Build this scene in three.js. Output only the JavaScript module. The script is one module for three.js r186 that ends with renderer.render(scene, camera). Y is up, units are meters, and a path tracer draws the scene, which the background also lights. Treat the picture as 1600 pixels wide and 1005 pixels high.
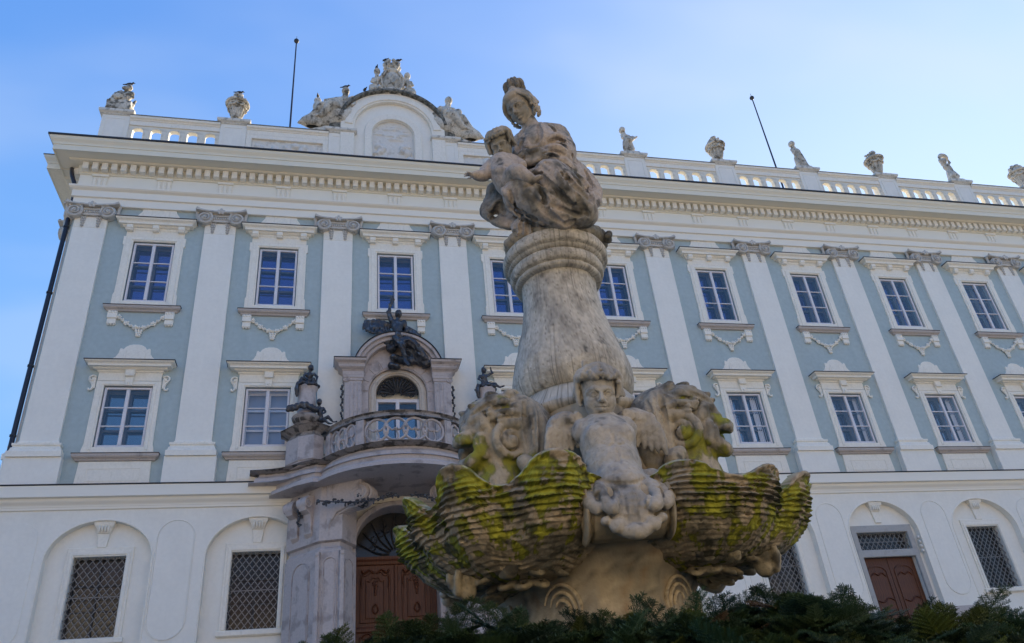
import * as THREE from 'three';
import { mergeGeometries, mergeVertices } from 'three/addons/utils/BufferGeometryUtils.js';

// ---------------------------------------------------------------- camera, sky, sun, exposure
const scene = new THREE.Scene();
const camera = new THREE.PerspectiveCamera(45.04, 1024 / 643, 0.1, 2000);
camera.rotation.order = 'YXZ';
camera.position.set(8.622, 0, 24.512);
camera.rotation.set(0.53446, -0.26287, -0.10541);
const renderer = new THREE.WebGLRenderer({ antialias: true });
renderer.setSize(1024, 643);
renderer.toneMapping = THREE.LinearToneMapping;
renderer.toneMappingExposure = 2.12;
renderer.shadowMap.enabled = true;

const SUN_AZ = 50 * Math.PI / 180, SUN_EL = 25 * Math.PI / 180;   // behind the palace, to the right
const sunDir = new THREE.Vector3(Math.sin(SUN_AZ) * Math.cos(SUN_EL), Math.sin(SUN_EL), -Math.cos(SUN_AZ) * Math.cos(SUN_EL));

// ---------------------------------------------------------------- noise
function rng(seed) { let s = seed >>> 0; return () => { s = (s + 0x6D2B79F5) | 0; let t = Math.imul(s ^ (s >>> 15), 1 | s); t = (t + Math.imul(t ^ (t >>> 7), 61 | t)) ^ t; return ((t ^ (t >>> 14)) >>> 0) / 4294967296; }; }
const PERM = (() => { const r = rng(7), p = [...Array(256).keys()]; for (let i = 255; i > 0; i--) { const j = Math.floor(r() * (i + 1)); [p[i], p[j]] = [p[j], p[i]]; } const o = new Uint8Array(512); for (let i = 0; i < 512; i++) o[i] = p[i & 255]; return o; })();
const GR = (() => { const r = rng(11), g = new Float32Array(256 * 3); for (let i = 0; i < 256; i++) { const z = r() * 2 - 1, a = r() * 6.2832, q = Math.sqrt(1 - z * z); g[i * 3] = q * Math.cos(a); g[i * 3 + 1] = q * Math.sin(a); g[i * 3 + 2] = z; } return g; })();
function noise3(x, y, z, per = 256) {
  let xi = Math.floor(x), yi = Math.floor(y), zi = Math.floor(z); const fx = x - xi, fy = y - yi, fz = z - zi;
  const u = fx * fx * fx * (fx * (fx * 6 - 15) + 10), v = fy * fy * fy * (fy * (fy * 6 - 15) + 10), w = fz * fz * fz * (fz * (fz * 6 - 15) + 10);
  let X1 = xi + 1, Y1 = yi + 1, Z1 = zi + 1;
  if (per < 256) { xi = ((xi % per) + per) % per; X1 = (xi + 1) % per; yi = ((yi % per) + per) % per; Y1 = (yi + 1) % per; zi = ((zi % per) + per) % per; Z1 = (zi + 1) % per; }
  xi &= 255; X1 &= 255; yi &= 255; Y1 &= 255; zi &= 255; Z1 &= 255;
  const A = PERM[xi], B = PERM[X1], AA = PERM[A + yi], AB = PERM[A + Y1], BA = PERM[B + yi], BB = PERM[B + Y1], gx = fx - 1, gy = fy - 1, gz = fz - 1; let h;
  h = PERM[AA + zi] * 3; const n000 = GR[h] * fx + GR[h + 1] * fy + GR[h + 2] * fz; h = PERM[BA + zi] * 3; const n100 = GR[h] * gx + GR[h + 1] * fy + GR[h + 2] * fz;
  h = PERM[AB + zi] * 3; const n010 = GR[h] * fx + GR[h + 1] * gy + GR[h + 2] * fz; h = PERM[BB + zi] * 3; const n110 = GR[h] * gx + GR[h + 1] * gy + GR[h + 2] * fz;
  h = PERM[AA + Z1] * 3; const n001 = GR[h] * fx + GR[h + 1] * fy + GR[h + 2] * gz; h = PERM[BA + Z1] * 3; const n101 = GR[h] * gx + GR[h + 1] * fy + GR[h + 2] * gz;
  h = PERM[AB + Z1] * 3; const n011 = GR[h] * fx + GR[h + 1] * gy + GR[h + 2] * gz; h = PERM[BB + Z1] * 3; const n111 = GR[h] * gx + GR[h + 1] * gy + GR[h + 2] * gz;
  const a0 = n000 + (n100 - n000) * u, a1 = n010 + (n110 - n010) * u, b0 = n001 + (n101 - n001) * u, b1 = n011 + (n111 - n011) * u, p = a0 + (a1 - a0) * v, q = b0 + (b1 - b0) * v;
  return (p + (q - p) * w) * 1.5;
}
function fbm(x, y, z, o = 4, per = 256) { let a = 0, k = 1, f = 1; for (let i = 0; i < o; i++) { a += k * noise3(x * f, y * f, z * f + i * 17, per * f); k *= 0.5; f *= 2; } return a; }
const clamp = (x, a = 0, b = 1) => Math.min(b, Math.max(a, x));
const sst = (a, b, x) => { const t = clamp((x - a) / (b - a)); return t * t * (3 - 2 * t); };
const mix = (a, b, t) => a + (b - a) * t;
const mix3 = (a, b, t) => [mix(a[0], b[0], t), mix(a[1], b[1], t), mix(a[2], b[2], t)];

// the sky: clear winter blue, paler towards the horizon and round the sun, a few thin veils of cirrus
function makeSky() {
  const W = 1024, H = 512, data = new Float32Array(W * H * 4);
  for (let j = 0; j < H; j++) for (let i = 0; i < W; i++) {
    const el = ((j + 0.5) / H - 0.5) * Math.PI, ph = ((i + 0.5) / W - 0.5) * 2 * Math.PI;   // equirect: u -> atan2(z, x)
    const dx = Math.cos(el) * Math.cos(ph), dz = Math.cos(el) * Math.sin(ph), dy = Math.sin(el);
    const cs = dx * sunDir.x + dy * sunDir.y + dz * sunDir.z, ang = Math.acos(clamp(cs, -1, 1));
    const h = Math.max(dy, 0);
    let c = mix3([0.225, 0.375, 0.55], [0.068, 0.20, 0.475], Math.pow(1 - Math.exp(-3.4 * h), 1));
    c = mix3(c, [0.028, 0.115, 0.38], 0.8 * sst(0.40, 0.95, h));
    const glow = Math.exp(-Math.pow(ang / 0.56, 2)), wide = Math.exp(-Math.pow(ang / 1.05, 2));
    c = [c[0] + 0.22 * glow + 0.06 * wide, c[1] + 0.19 * glow + 0.07 * wide, c[2] + 0.12 * glow + 0.06 * wide];
    if (h > 0.02) {
      const q = 1 / (h + 0.25), n = fbm(dx * q * 1.2 + 5, dz * q * 3.0, dy * 1.5, 5);
      const veil = sst(-0.1, 0.75, n) * 0.34 * (0.3 + 0.7 * wide);
      c = mix3(c, [0.40, 0.44, 0.50], veil);
    }
    if (dy < 0) c = mix3(c, [0.22, 0.22, 0.22], sst(0, 0.15, -dy));
    const o = (j * W + i) * 4; data[o] = c[0] * 0.93; data[o + 1] = c[1] * 0.94; data[o + 2] = c[2] * 0.95; data[o + 3] = 1;
  }
  const t = new THREE.DataTexture(data, W, H, THREE.RGBAFormat, THREE.FloatType);
  t.mapping = THREE.EquirectangularReflectionMapping; t.magFilter = t.minFilter = THREE.LinearFilter; t.needsUpdate = true;
  return t;
}
const sky = makeSky();
scene.background = sky; scene.environment = sky;
const sun = new THREE.DirectionalLight(new THREE.Color().setRGB(1, 0.86, 0.66), 5.0);
sun.position.copy(sunDir).multiplyScalar(120).add(new THREE.Vector3(15, 0, 0)); sun.target.position.set(15, 8, 10);
sun.castShadow = true; sun.shadow.mapSize.set(4096, 4096);
Object.assign(sun.shadow.camera, { left: -80, right: 80, top: 80, bottom: -80, near: 1, far: 300 });
scene.add(sun, sun.target);

// ---------------------------------------------------------------- scene bookkeeping
const taken = {};
function numbered(n) { taken[n] = (taken[n] ?? -1) + 1; return taken[n] ? `${n}_${String(taken[n]).padStart(3, '0')}` : n; }
function shadows(o) { o.traverse(m => { if (m.isMesh) { m.castShadow = true; m.receiveShadow = true; } }); return o; }
function tag(o, label, category, group, kind) { if (label) o.userData.label = label; if (category) o.userData.category = category; if (group) o.userData.group = group; if (kind) o.userData.kind = kind; return o; }
function thing(name, label, category, pos = [0, 0, 0], group) { const g = new THREE.Group(); g.name = numbered(name); g.position.set(...pos); scene.add(g); return tag(g, label, category, group); }
function grp(name, parent, pos = [0, 0, 0]) { const g = new THREE.Group(); g.name = name; g.position.set(...pos); parent.add(g); return g; }
function part(name, geo, mat, parent, pos) { const g = Array.isArray(geo) ? merge(geo) : geo; const m = new THREE.Mesh(g, mat); m.name = name; if (pos) m.position.set(...pos); m.castShadow = m.receiveShadow = true; parent.add(m); return m; }

// ---------------------------------------------------------------- geometry helpers
function strip(g, smooth) {            // position + normal + uv only, non-indexed
  const n = g.index ? g.toNonIndexed() : g.clone();
  for (const k of Object.keys(n.attributes)) if (!['position', 'normal', 'color'].includes(k)) n.deleteAttribute(k);
  if (!n.attributes.normal) n.computeVertexNormals();
  return n;
}
function boxUV(g) {                    // uv in metres, each face along its main axis
  const p = g.attributes.position, uv = new Float32Array(p.count * 2), a = new THREE.Vector3(), b = new THREE.Vector3(), c = new THREE.Vector3();
  for (let i = 0; i < p.count; i += 3) {
    a.fromBufferAttribute(p, i); b.fromBufferAttribute(p, i + 1).sub(a); c.fromBufferAttribute(p, i + 2).sub(a); b.cross(c);
    const x = Math.abs(b.x), y = Math.abs(b.y), z = Math.abs(b.z);
    for (let k = 0; k < 3; k++) { const X = p.getX(i + k), Y = p.getY(i + k), Z = p.getZ(i + k); let u, v; if (z >= x && z >= y) { u = X; v = Y; } else if (x >= y) { u = Z + 0.37; v = Y; } else { u = X; v = Z + 0.71; } uv[(i + k) * 2] = u; uv[(i + k) * 2 + 1] = v; }
  }
  g.setAttribute('uv', new THREE.BufferAttribute(uv, 2)); return g;
}
function merge(list) { const l = list.flat(9).map(g => strip(g)); return boxUV(l.length > 1 ? mergeGeometries(l) : l[0]); }
function fromTris(t) { const g = new THREE.BufferGeometry(); g.setAttribute('position', new THREE.Float32BufferAttribute(t, 3)); g.computeVertexNormals(); return g; }
function box(x0, x1, y0, y1, z0, z1) { const g = new THREE.BoxGeometry(x1 - x0, y1 - y0, z1 - z0); g.translate((x0 + x1) / 2, (y0 + y1) / 2, (z0 + z1) / 2); return g; }
function cbox(x0, x1, y0, y1, z0, z1, b = 0.012) {   // box with chamfered front edges
  const T = []; const q = (a, bb, c, d) => T.push(...a, ...bb, ...c, ...a, ...c, ...d);
  const A = [[x0, y0, z0], [x1, y0, z0], [x1, y1, z0], [x0, y1, z0]], B = A.map(p => [p[0], p[1], z1 - b]), C = [[x0 + b, y0 + b, z1], [x1 - b, y0 + b, z1], [x1 - b, y1 - b, z1], [x0 + b, y1 - b, z1]];
  for (let i = 0; i < 4; i++) { const j = (i + 1) % 4; q(A[i], A[j], B[j], B[i]); q(B[i], B[j], C[j], C[i]); }
  q(C[0], C[1], C[2], C[3]); q(A[3], A[2], A[1], A[0]); return fromTris(T);
}
// moulding: a block x0..x1, back zb, face zf, whose outline grows by `out` at each height; mitred returns at both ends
function moulding(x0, x1, zb, zf, prof, sides = [1, 1]) {
  const T = [], q = (a, b, c, d) => T.push(...a, ...b, ...c, ...a, ...c, ...d);
  const ring = ([o, y]) => [[x0 - o * sides[0], y, zb], [x0 - o * sides[0], y, zf + o], [x1 + o * sides[1], y, zf + o], [x1 + o * sides[1], y, zb]];
  const R = prof.map(ring);
  for (let i = 0; i + 1 < R.length; i++) { for (let k = 0; k < 3; k++) q(R[i][k], R[i][k + 1], R[i + 1][k + 1], R[i + 1][k]); q(R[i][3], R[i][0], R[i + 1][0], R[i + 1][3]); }
  const b = R[0], t = R[R.length - 1]; q(b[3], b[2], b[1], b[0]); q(t[0], t[1], t[2], t[3]);
  return fromTris(T);
}
// cyma / cavetto / ovolo pieces for moulding profiles
function cyma(o0, y0, o1, y1, n = 6) { const r = []; for (let i = 0; i <= n; i++) { const t = i / n; r.push([mix(o0, o1, t - Math.sin(2 * Math.PI * t) / (2 * Math.PI) * 0.9), mix(y0, y1, t)]); } return r; }
function ovolo(o0, y0, o1, y1, n = 5) { const r = []; for (let i = 0; i <= n; i++) { const a = i / n * Math.PI / 2; r.push([mix(o0, o1, Math.sin(a)), mix(y0, y1, 1 - Math.cos(a))]); } return r; }
function shape(pts) { const s = new THREE.Shape(); pts.forEach(([x, y], i) => i ? s.lineTo(x, y) : s.moveTo(x, y)); return s; }
function hole(pts) { const s = new THREE.Path(); pts.forEach(([x, y], i) => i ? s.lineTo(x, y) : s.moveTo(x, y)); return s; }
const rect = (x0, x1, y0, y1) => [[x0, y0], [x1, y0], [x1, y1], [x0, y1]];
function plate(pts, holes, z0, z1, bevel = 0) {
  const s = shape(pts); (holes || []).forEach(h => s.holes.push(hole(h)));
  const g = new THREE.ExtrudeGeometry(s, { depth: z1 - z0 - bevel, bevelEnabled: bevel > 0, bevelThickness: bevel, bevelSize: bevel, bevelOffset: -bevel, bevelSegments: 1, curveSegments: 12 });
  g.translate(0, 0, z0); return g;
}
function arc(cx, cy, rx, ry, a0, a1, n = 24) { const r = []; for (let i = 0; i <= n; i++) { const a = mix(a0, a1, i / n); r.push([cx + rx * Math.cos(a), cy + ry * Math.sin(a)]); } return r; }
function archPts(x0, x1, y0, ys, yt, n = 28) { return [[x0, y0], [x1, y0], ...arc((x0 + x1) / 2, ys, (x1 - x0) / 2, yt - ys, 0, Math.PI, n)]; }
function stadium(x0, x1, y0, y1, n = 14) { const r = (x1 - x0) / 2, c = (x0 + x1) / 2; return [...arc(c, y1 - r, r, r, 0, Math.PI, n), ...arc(c, y0 + r, r, r, Math.PI, 2 * Math.PI, n)]; }
function tube(pts, r, seg = 8, n, closed = false) {      // r: number or function of t
  const c = new THREE.CatmullRomCurve3(pts.map(p => new THREE.Vector3(...p)), closed, 'catmullrom', 0.5), N = n || pts.length * 4;
  const g = new THREE.TubeGeometry(c, N, 1, seg, closed), p = g.attributes.position, v = new THREE.Vector3(), o = new THREE.Vector3();
  for (let i = 0; i <= N; i++) { const t = i / N, rr = typeof r === 'function' ? r(t) : r; c.getPointAt(Math.min(t, 1), o); for (let j = 0; j <= seg; j++) { const k = i * (seg + 1) + j; v.fromBufferAttribute(p, k).sub(o).setLength(rr).add(o); p.setXYZ(k, v.x, v.y, v.z); } }
  g.computeVertexNormals(); return g;
}
function ball(x, y, z, rx, ry = rx, rz = rx, w = 10, h = 7) { const g = new THREE.SphereGeometry(1, w, h); g.scale(rx, ry, rz); g.translate(x, y, z); return g; }
function cyl(x, y0, y1, z, r0, r1 = r0, seg = 20) { const g = new THREE.CylinderGeometry(r1, r0, y1 - y0, seg); g.translate(x, (y0 + y1) / 2, z); return g; }
function lathe(prof, seg = 48) { const g = new THREE.LatheGeometry(prof.map(([r, y]) => new THREE.Vector2(r, y)), seg); return g; }
function spiralTube(cx, cy, z, r0, turns, dir, thick, z1 = z, seg = 7) {   // volute: winds inwards from radius r0
  const pts = []; const n = Math.round(turns * 14); for (let i = 0; i <= n; i++) { const t = i / n, a = Math.PI / 2 + dir * t * turns * 2 * Math.PI, r = r0 * Math.pow(1 - t, 0.85) + r0 * 0.12; pts.push([cx + r * Math.cos(a), cy + r * Math.sin(a), mix(z, z1, t)]); }
  return tube(pts, t => thick * (1 - 0.5 * t), seg, n * 2);
}

// ---------------------------------------------------------------- materials
function tex(size, metres, fn, srgb) {
  const d = new Uint8Array(size * size * 4);
  for (let j = 0; j < size; j++) for (let i = 0; i < size; i++) { const c = fn(i / size, j / size), o = (j * size + i) * 4; for (let k = 0; k < 3; k++) d[o + k] = clamp(Array.isArray(c) ? c[k] : c) * 255; d[o + 3] = 255; }
  const t = new THREE.DataTexture(d, size, size); t.wrapS = t.wrapT = THREE.RepeatWrapping; t.magFilter = THREE.LinearFilter; t.minFilter = THREE.LinearMipmapLinearFilter; t.generateMipmaps = true;
  if (srgb) t.colorSpace = THREE.SRGBColorSpace; t.repeat.set(1 / metres, 1 / metres); t.needsUpdate = true; return t;
}
const toS = (x) => x <= 0.0031308 ? 12.92 * x : 1.055 * Math.pow(x, 1 / 2.4) - 0.055;
// colour noise round a base colour: blotches, fine grain and thin vertical weather marks
function stainTex(base, dirt, { size = 512, metres = 5, blot = 0.5, grain = 0.06, runs = 0.2, seed = 0, thr = 0.15 } = {}) {
  return tex(size, metres, (u, v) => {
    const b = fbm(u * 5, v * 5, seed, 5, 5), f = fbm(u * 40, v * 40, seed + 3, 3, 40), r = fbm(u * 30, v * 3, seed + 9, 3, 3);
    let m = sst(thr, thr + 0.55, b) * blot + sst(0.25, 0.8, r) * runs * sst(-0.3, 0.4, b);
    const k = 1 + f * grain + b * 0.05; return mix3(base, dirt, clamp(m)).map(x => toS(clamp(x * k)));
  }, true);
}
const bumpTex = (metres, f0, o = 4, seed = 0, size = 512) => tex(size, metres, (u, v) => 0.5 + 0.33 * fbm(u * f0, v * f0, seed, o, f0));
const fineBump = bumpTex(1.2, 24, 3, 2), roughBump = bumpTex(1.5, 10, 5, 4);
const std = (o) => new THREE.MeshStandardMaterial({ roughness: 0.85, metalness: 0, ...o });
const M = {
  white: std({ map: stainTex([0.82, 0.785, 0.70], [0.69, 0.65, 0.57], { blot: 0.25, runs: 0.2, seed: 1, grain: 0.03 }), bumpMap: fineBump, bumpScale: 0.0015, roughness: 0.9 }),
  trim: std({ map: stainTex([0.83, 0.78, 0.675], [0.64, 0.59, 0.48], { blot: 0.35, runs: 0.3, seed: 5, metres: 3 }), bumpMap: fineBump, bumpScale: 0.0015, roughness: 0.9 }),
  blue: std({ map: stainTex([0.405, 0.475, 0.47], [0.35, 0.42, 0.42], { blot: 0.55, runs: 0.3, seed: 8, metres: 6, grain: 0.06 }), bumpMap: fineBump, bumpScale: 0.003, roughness: 0.95 }),
  relief: std({ map: stainTex([0.70, 0.67, 0.61], [0.45, 0.42, 0.36], { blot: 0.6, seed: 15, metres: 2 }), bumpMap: roughBump, bumpScale: 0.008 }),
  pinkStone: std({ map: stainTex([0.46, 0.40, 0.355], [0.27, 0.23, 0.20], { blot: 0.6, runs: 0.5, seed: 21, metres: 2.4 }), bumpMap: roughBump, bumpScale: 0.006, roughness: 0.7 }),
  portal: std({ map: stainTex([0.47, 0.41, 0.385], [0.22, 0.19, 0.175], { blot: 0.65, runs: 0.5, grain: 0.1, seed: 25, metres: 2.6, thr: 0.05 }), bumpMap: roughBump, bumpScale: 0.006, roughness: 0.65 }),
  portalDark: std({ map: stainTex([0.30, 0.265, 0.24], [0.055, 0.05, 0.045], { blot: 0.9, runs: 0.8, grain: 0.16, seed: 29, metres: 1.6, thr: -0.15 }), bumpMap: roughBump, bumpScale: 0.01, roughness: 0.85 }),
  weather: std({ map: stainTex([0.62, 0.59, 0.52], [0.11, 0.105, 0.085], { blot: 0.85, runs: 0.5, grain: 0.12, seed: 33, metres: 1.7, thr: -0.02 }), bumpMap: roughBump, bumpScale: 0.012, roughness: 0.95 }),
  stained: std({ map: stainTex([0.20, 0.19, 0.16], [0.05, 0.05, 0.04], { blot: 0.8, runs: 0.9, grain: 0.25, seed: 37, metres: 0.9, thr: -0.25 }), bumpMap: roughBump, bumpScale: 0.012, roughness: 0.95 }),
  metal: std({ color: new THREE.Color().setRGB(0.035, 0.036, 0.04), roughness: 0.6, metalness: 0.3 }),
  pipe: std({ color: new THREE.Color().setRGB(0.018, 0.017, 0.028), roughness: 0.35, metalness: 0.2 }),
  iron: std({ color: new THREE.Color().setRGB(0.22, 0.21, 0.20), roughness: 0.55, metalness: 0.4, bumpMap: roughBump, bumpScale: 0.003 }),
  ironDark: std({ map: stainTex([0.035, 0.034, 0.036], [0.09, 0.085, 0.08], { blot: 0.6, grain: 0.3, seed: 41, metres: 0.8 }), roughness: 0.55, metalness: 0.3, bumpMap: roughBump, bumpScale: 0.006 }),
  bronze: std({ map: stainTex([0.060, 0.060, 0.066], [0.13, 0.155, 0.175], { blot: 0.7, runs: 0.5, grain: 0.3, seed: 43, metres: 0.9, thr: 0.05 }), roughness: 0.42, metalness: 0.5, bumpMap: roughBump, bumpScale: 0.005 }),
  frame: std({ map: stainTex([0.70, 0.66, 0.66], [0.55, 0.50, 0.50], { blot: 0.3, seed: 47, metres: 1.5 }), roughness: 0.5 }),
  innerFrame: std({ color: new THREE.Color().setRGB(0.06, 0.055, 0.07), roughness: 0.6 }),
  room: std({ color: new THREE.Color().setRGB(0.45, 0.42, 0.38), roughness: 1 }),
  pane: new THREE.MeshPhysicalMaterial({ color: 0xffffff, roughness: 0.01, transmission: 1, thickness: 0, ior: 1.5 }),
  inner: new THREE.MeshPhysicalMaterial({ color: new THREE.Color().setRGB(0.010, 0.008, 0.075), roughness: 0.02, ior: 2.33, specularColor: new THREE.Color().setRGB(0.32, 0.42, 1.0) }),  // upper storey: deep blue sky reflection put into colour and specular tint
  innerSkyBright: new THREE.MeshPhysicalMaterial({ color: new THREE.Color().setRGB(0.012, 0.016, 0.06), roughness: 0.02, ior: 2.33, specularColor: new THREE.Color().setRGB(0.75, 0.9, 1.0) }),  // same glass for the lower storey, brighter sky reflection put into its tint
  innerPale: new THREE.MeshPhysicalMaterial({ color: new THREE.Color().setRGB(0.20, 0.22, 0.30), roughness: 0.3, ior: 1.6 }),
  darkGlass: new THREE.MeshPhysicalMaterial({ color: new THREE.Color().setRGB(0.035, 0.033, 0.03), roughness: 0.12, ior: 1.5, bumpMap: fineBump, bumpScale: 0.002 }),
  brass: std({ color: new THREE.Color().setRGB(0.75, 0.52, 0.18), roughness: 0.3, metalness: 1 }),
  bird: std({ color: new THREE.Color().setRGB(0.02, 0.02, 0.025), roughness: 0.7 }),
};
const woodTex = tex(512, 1.6, (u, v) => { const n = fbm(u * 4, v * 2, 3, 4, 2), g = fbm(u * 90, v * 4, 5, 3, 4); const t = 0.5 + 0.5 * Math.sin(u * 120 + n * 9) * 0.4 + g * 0.5; return mix3([0.045, 0.011, 0.0035], [0.145, 0.045, 0.013], clamp(t)).map(toS); }, true);
M.wood = std({ map: woodTex, bumpMap: fineBump, bumpScale: 0.002, roughness: 0.55 });
// ---------------------------------------------------------------- sculpting: a distance grid that takes smooth-blended strokes, meshed with surface nets
class Sculpt {
  constructor(min, max, h) {
    this.min = min; this.h = h; this.n = [0, 1, 2].map(a => Math.ceil((max[a] - min[a]) / h) + 1);
    this.d = new Float32Array(this.n[0] * this.n[1] * this.n[2]).fill(10); this.F = { p: [0, 0, 0], q: new THREE.Quaternion(), s: 1 }; this.k = 0.03;
  }
  frame(p = [0, 0, 0], euler = [0, 0, 0], s = 1) { this.F = { p, q: new THREE.Quaternion().setFromEuler(new THREE.Euler(...euler, 'YXZ')), s }; return this; }
  aim(p, fwd, s = 1, roll = 0) { const z = new THREE.Vector3(...fwd).normalize(), x = new THREE.Vector3(0, 1, 0).cross(z).normalize(), y = z.clone().cross(x); const m = new THREE.Matrix4().makeBasis(x, y, z); this.F = { p, q: new THREE.Quaternion().setFromRotationMatrix(m).multiply(new THREE.Quaternion().setFromAxisAngle(new THREE.Vector3(0, 0, 1), roll)), s }; return this; }
  P(a) { const v = new THREE.Vector3(a[0], a[1], a[2] ?? 0).multiplyScalar(this.F.s).applyQuaternion(this.F.q); return [v.x + this.F.p[0], v.y + this.F.p[1], v.z + this.F.p[2]]; }
  apply(lo, hi, f, k, op) {
    const { n, h, min, d } = this, m = k + 2 * h, a = [0, 1, 2].map(i => Math.max(0, Math.floor((lo[i] - m - min[i]) / h))), b = [0, 1, 2].map(i => Math.min(n[i] - 1, Math.ceil((hi[i] + m - min[i]) / h)));
    for (let z = a[2]; z <= b[2]; z++) { const pz = min[2] + z * h; for (let y = a[1]; y <= b[1]; y++) { const py = min[1] + y * h; let o = (z * n[1] + y) * n[0] + a[0]; for (let x = a[0]; x <= b[0]; x++, o++) {
      const v = f(min[0] + x * h, py, pz), c = d[o];
      if (op === 0) { const q = Math.max(k - Math.abs(v - c), 0); d[o] = Math.min(v, c) - (k > 0 ? q * q / (4 * k) : 0); }
      else { const w = -v, q = Math.max(k - Math.abs(w - c), 0); d[o] = Math.max(w, c) + (k > 0 ? q * q / (4 * k) : 0); }
    } } }
    return this;
  }
  cap(a, b, ra, rb = ra, k = this.k, op = 0) {
    const s = this.F.s, A = this.P(a), B = this.P(b); ra *= s; rb *= s; k *= s; const dx = B[0] - A[0], dy = B[1] - A[1], dz = B[2] - A[2], l2 = dx * dx + dy * dy + dz * dz + 1e-9, R = Math.max(ra, rb);
    return this.apply([0, 1, 2].map(i => Math.min(A[i], B[i]) - R), [0, 1, 2].map(i => Math.max(A[i], B[i]) + R), (x, y, z) => { const px = x - A[0], py = y - A[1], pz = z - A[2]; let t = (px * dx + py * dy + pz * dz) / l2; t = t < 0 ? 0 : t > 1 ? 1 : t; return Math.hypot(px - t * dx, py - t * dy, pz - t * dz) - (ra + (rb - ra) * t); }, k, op);
  }
  ell(c, r, k = this.k, rot = [0, 0, 0], op = 0) {
    const s = this.F.s, C = this.P(c), q = this.F.q.clone().multiply(new THREE.Quaternion().setFromEuler(new THREE.Euler(...rot, 'YXZ'))).invert(), e = new THREE.Matrix4().makeRotationFromQuaternion(q).elements, R = (Array.isArray(r) ? r : [r, r, r]).map(v => v * s), m = Math.max(...R); k *= s;
    return this.apply(C.map(v => v - m), C.map(v => v + m), (x, y, z) => { x -= C[0]; y -= C[1]; z -= C[2]; const X = (e[0] * x + e[4] * y + e[8] * z) / R[0], Y = (e[1] * x + e[5] * y + e[9] * z) / R[1], Z = (e[2] * x + e[6] * y + e[10] * z) / R[2]; const k0 = Math.hypot(X, Y, Z), k1 = Math.hypot(X / R[0], Y / R[1], Z / R[2]); return k1 < 1e-9 ? -Math.min(...R) : k0 * (k0 - 1) / k1; }, k, op);
  }
  box(c, hf, round = 0.01, k = this.k, rot = [0, 0, 0], op = 0) {
    const s = this.F.s, C = this.P(c), q = this.F.q.clone().multiply(new THREE.Quaternion().setFromEuler(new THREE.Euler(...rot, 'YXZ'))).invert(), e = new THREE.Matrix4().makeRotationFromQuaternion(q).elements, H = hf.map(v => v * s), m = Math.hypot(...H); round *= s; k *= s;
    return this.apply(C.map(v => v - m), C.map(v => v + m), (x, y, z) => { x -= C[0]; y -= C[1]; z -= C[2]; const X = Math.abs(e[0] * x + e[4] * y + e[8] * z) - H[0] + round, Y = Math.abs(e[1] * x + e[5] * y + e[9] * z) - H[1] + round, Z = Math.abs(e[2] * x + e[6] * y + e[10] * z) - H[2] + round; return Math.hypot(Math.max(X, 0), Math.max(Y, 0), Math.max(Z, 0)) + Math.min(Math.max(X, Y, Z), 0) - round; }, k, op);
  }
  chain(pts, r, k = this.k, op = 0, sub = 3) {      // a curved, tapering stroke; r: number, list per point, or function of t
    const c = new THREE.CatmullRomCurve3(pts.map(p => new THREE.Vector3(...p)), false, 'catmullrom', 0.5), N = (pts.length - 1) * sub, R = t => typeof r === 'function' ? r(t) : Array.isArray(r) ? (() => { const x = t * (r.length - 1), i = Math.min(r.length - 2, Math.floor(x)); return mix(r[i], r[i + 1], x - i); })() : r;
    let a = c.getPoint(0); for (let i = 1; i <= N; i++) { const b = c.getPoint(i / N); this.cap([a.x, a.y, a.z], [b.x, b.y, b.z], R((i - 1) / N), R(i / N), k, op); a = b; } return this;
  }
  displace(f, band = 0.06) { const { n, h, min, d } = this; let o = 0; for (let z = 0; z < n[2]; z++) for (let y = 0; y < n[1]; y++) for (let x = 0; x < n[0]; x++, o++) if (Math.abs(d[o]) < band) d[o] += f(min[0] + x * h, min[1] + y * h, min[2] + z * h); return this; }
  at(x, y, z) { const { n, h, min, d } = this, X = (x - min[0]) / h, Y = (y - min[1]) / h, Z = (z - min[2]) / h, i = Math.floor(X), j = Math.floor(Y), k = Math.floor(Z); if (i < 0 || j < 0 || k < 0 || i > n[0] - 2 || j > n[1] - 2 || k > n[2] - 2) return 10; const o = (k * n[1] + j) * n[0] + i, a = X - i, b = Y - j, c = Z - k, q = n[0], w = n[0] * n[1]; const l = (u, v, t) => u + (v - u) * t; return l(l(l(d[o], d[o + 1], a), l(d[o + q], d[o + q + 1], a), b), l(l(d[o + w], d[o + w + 1], a), l(d[o + w + q], d[o + w + q + 1], a), b), c); }
  // a chisel stroke: a line drawn on the front of the stone as seen from `eye`, through points on the plane z = zp; raises a fold (op 0) or cuts a groove (op 1)
  stroke(eye, pts, zp, r, op, k = 0.008, sink = 0.25) {
    const c = new THREE.CatmullRomCurve3(pts.map(p => new THREE.Vector3(p[0], p[1], p[2] ?? zp))), N = Math.max(6, Math.ceil(c.getLength() / 0.02)), hits = [];
    for (let i = 0; i <= N; i++) { const p = c.getPoint(i / N), dx = p.x - eye[0], dy = p.y - eye[1], dz = p.z - eye[2], L = Math.hypot(dx, dy, dz); let t = L - 1.4, hit = null; for (; t < L + 1.2; t += this.h * 0.6) { const q = [eye[0] + dx / L * t, eye[1] + dy / L * t, eye[2] + dz / L * t]; if (this.at(...q) < 0) { const m = op ? 0 : sink * r; hit = [q[0] + dx / L * m, q[1] + dy / L * m, q[2] + dz / L * m]; break; } } hits.push(hit); }
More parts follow.
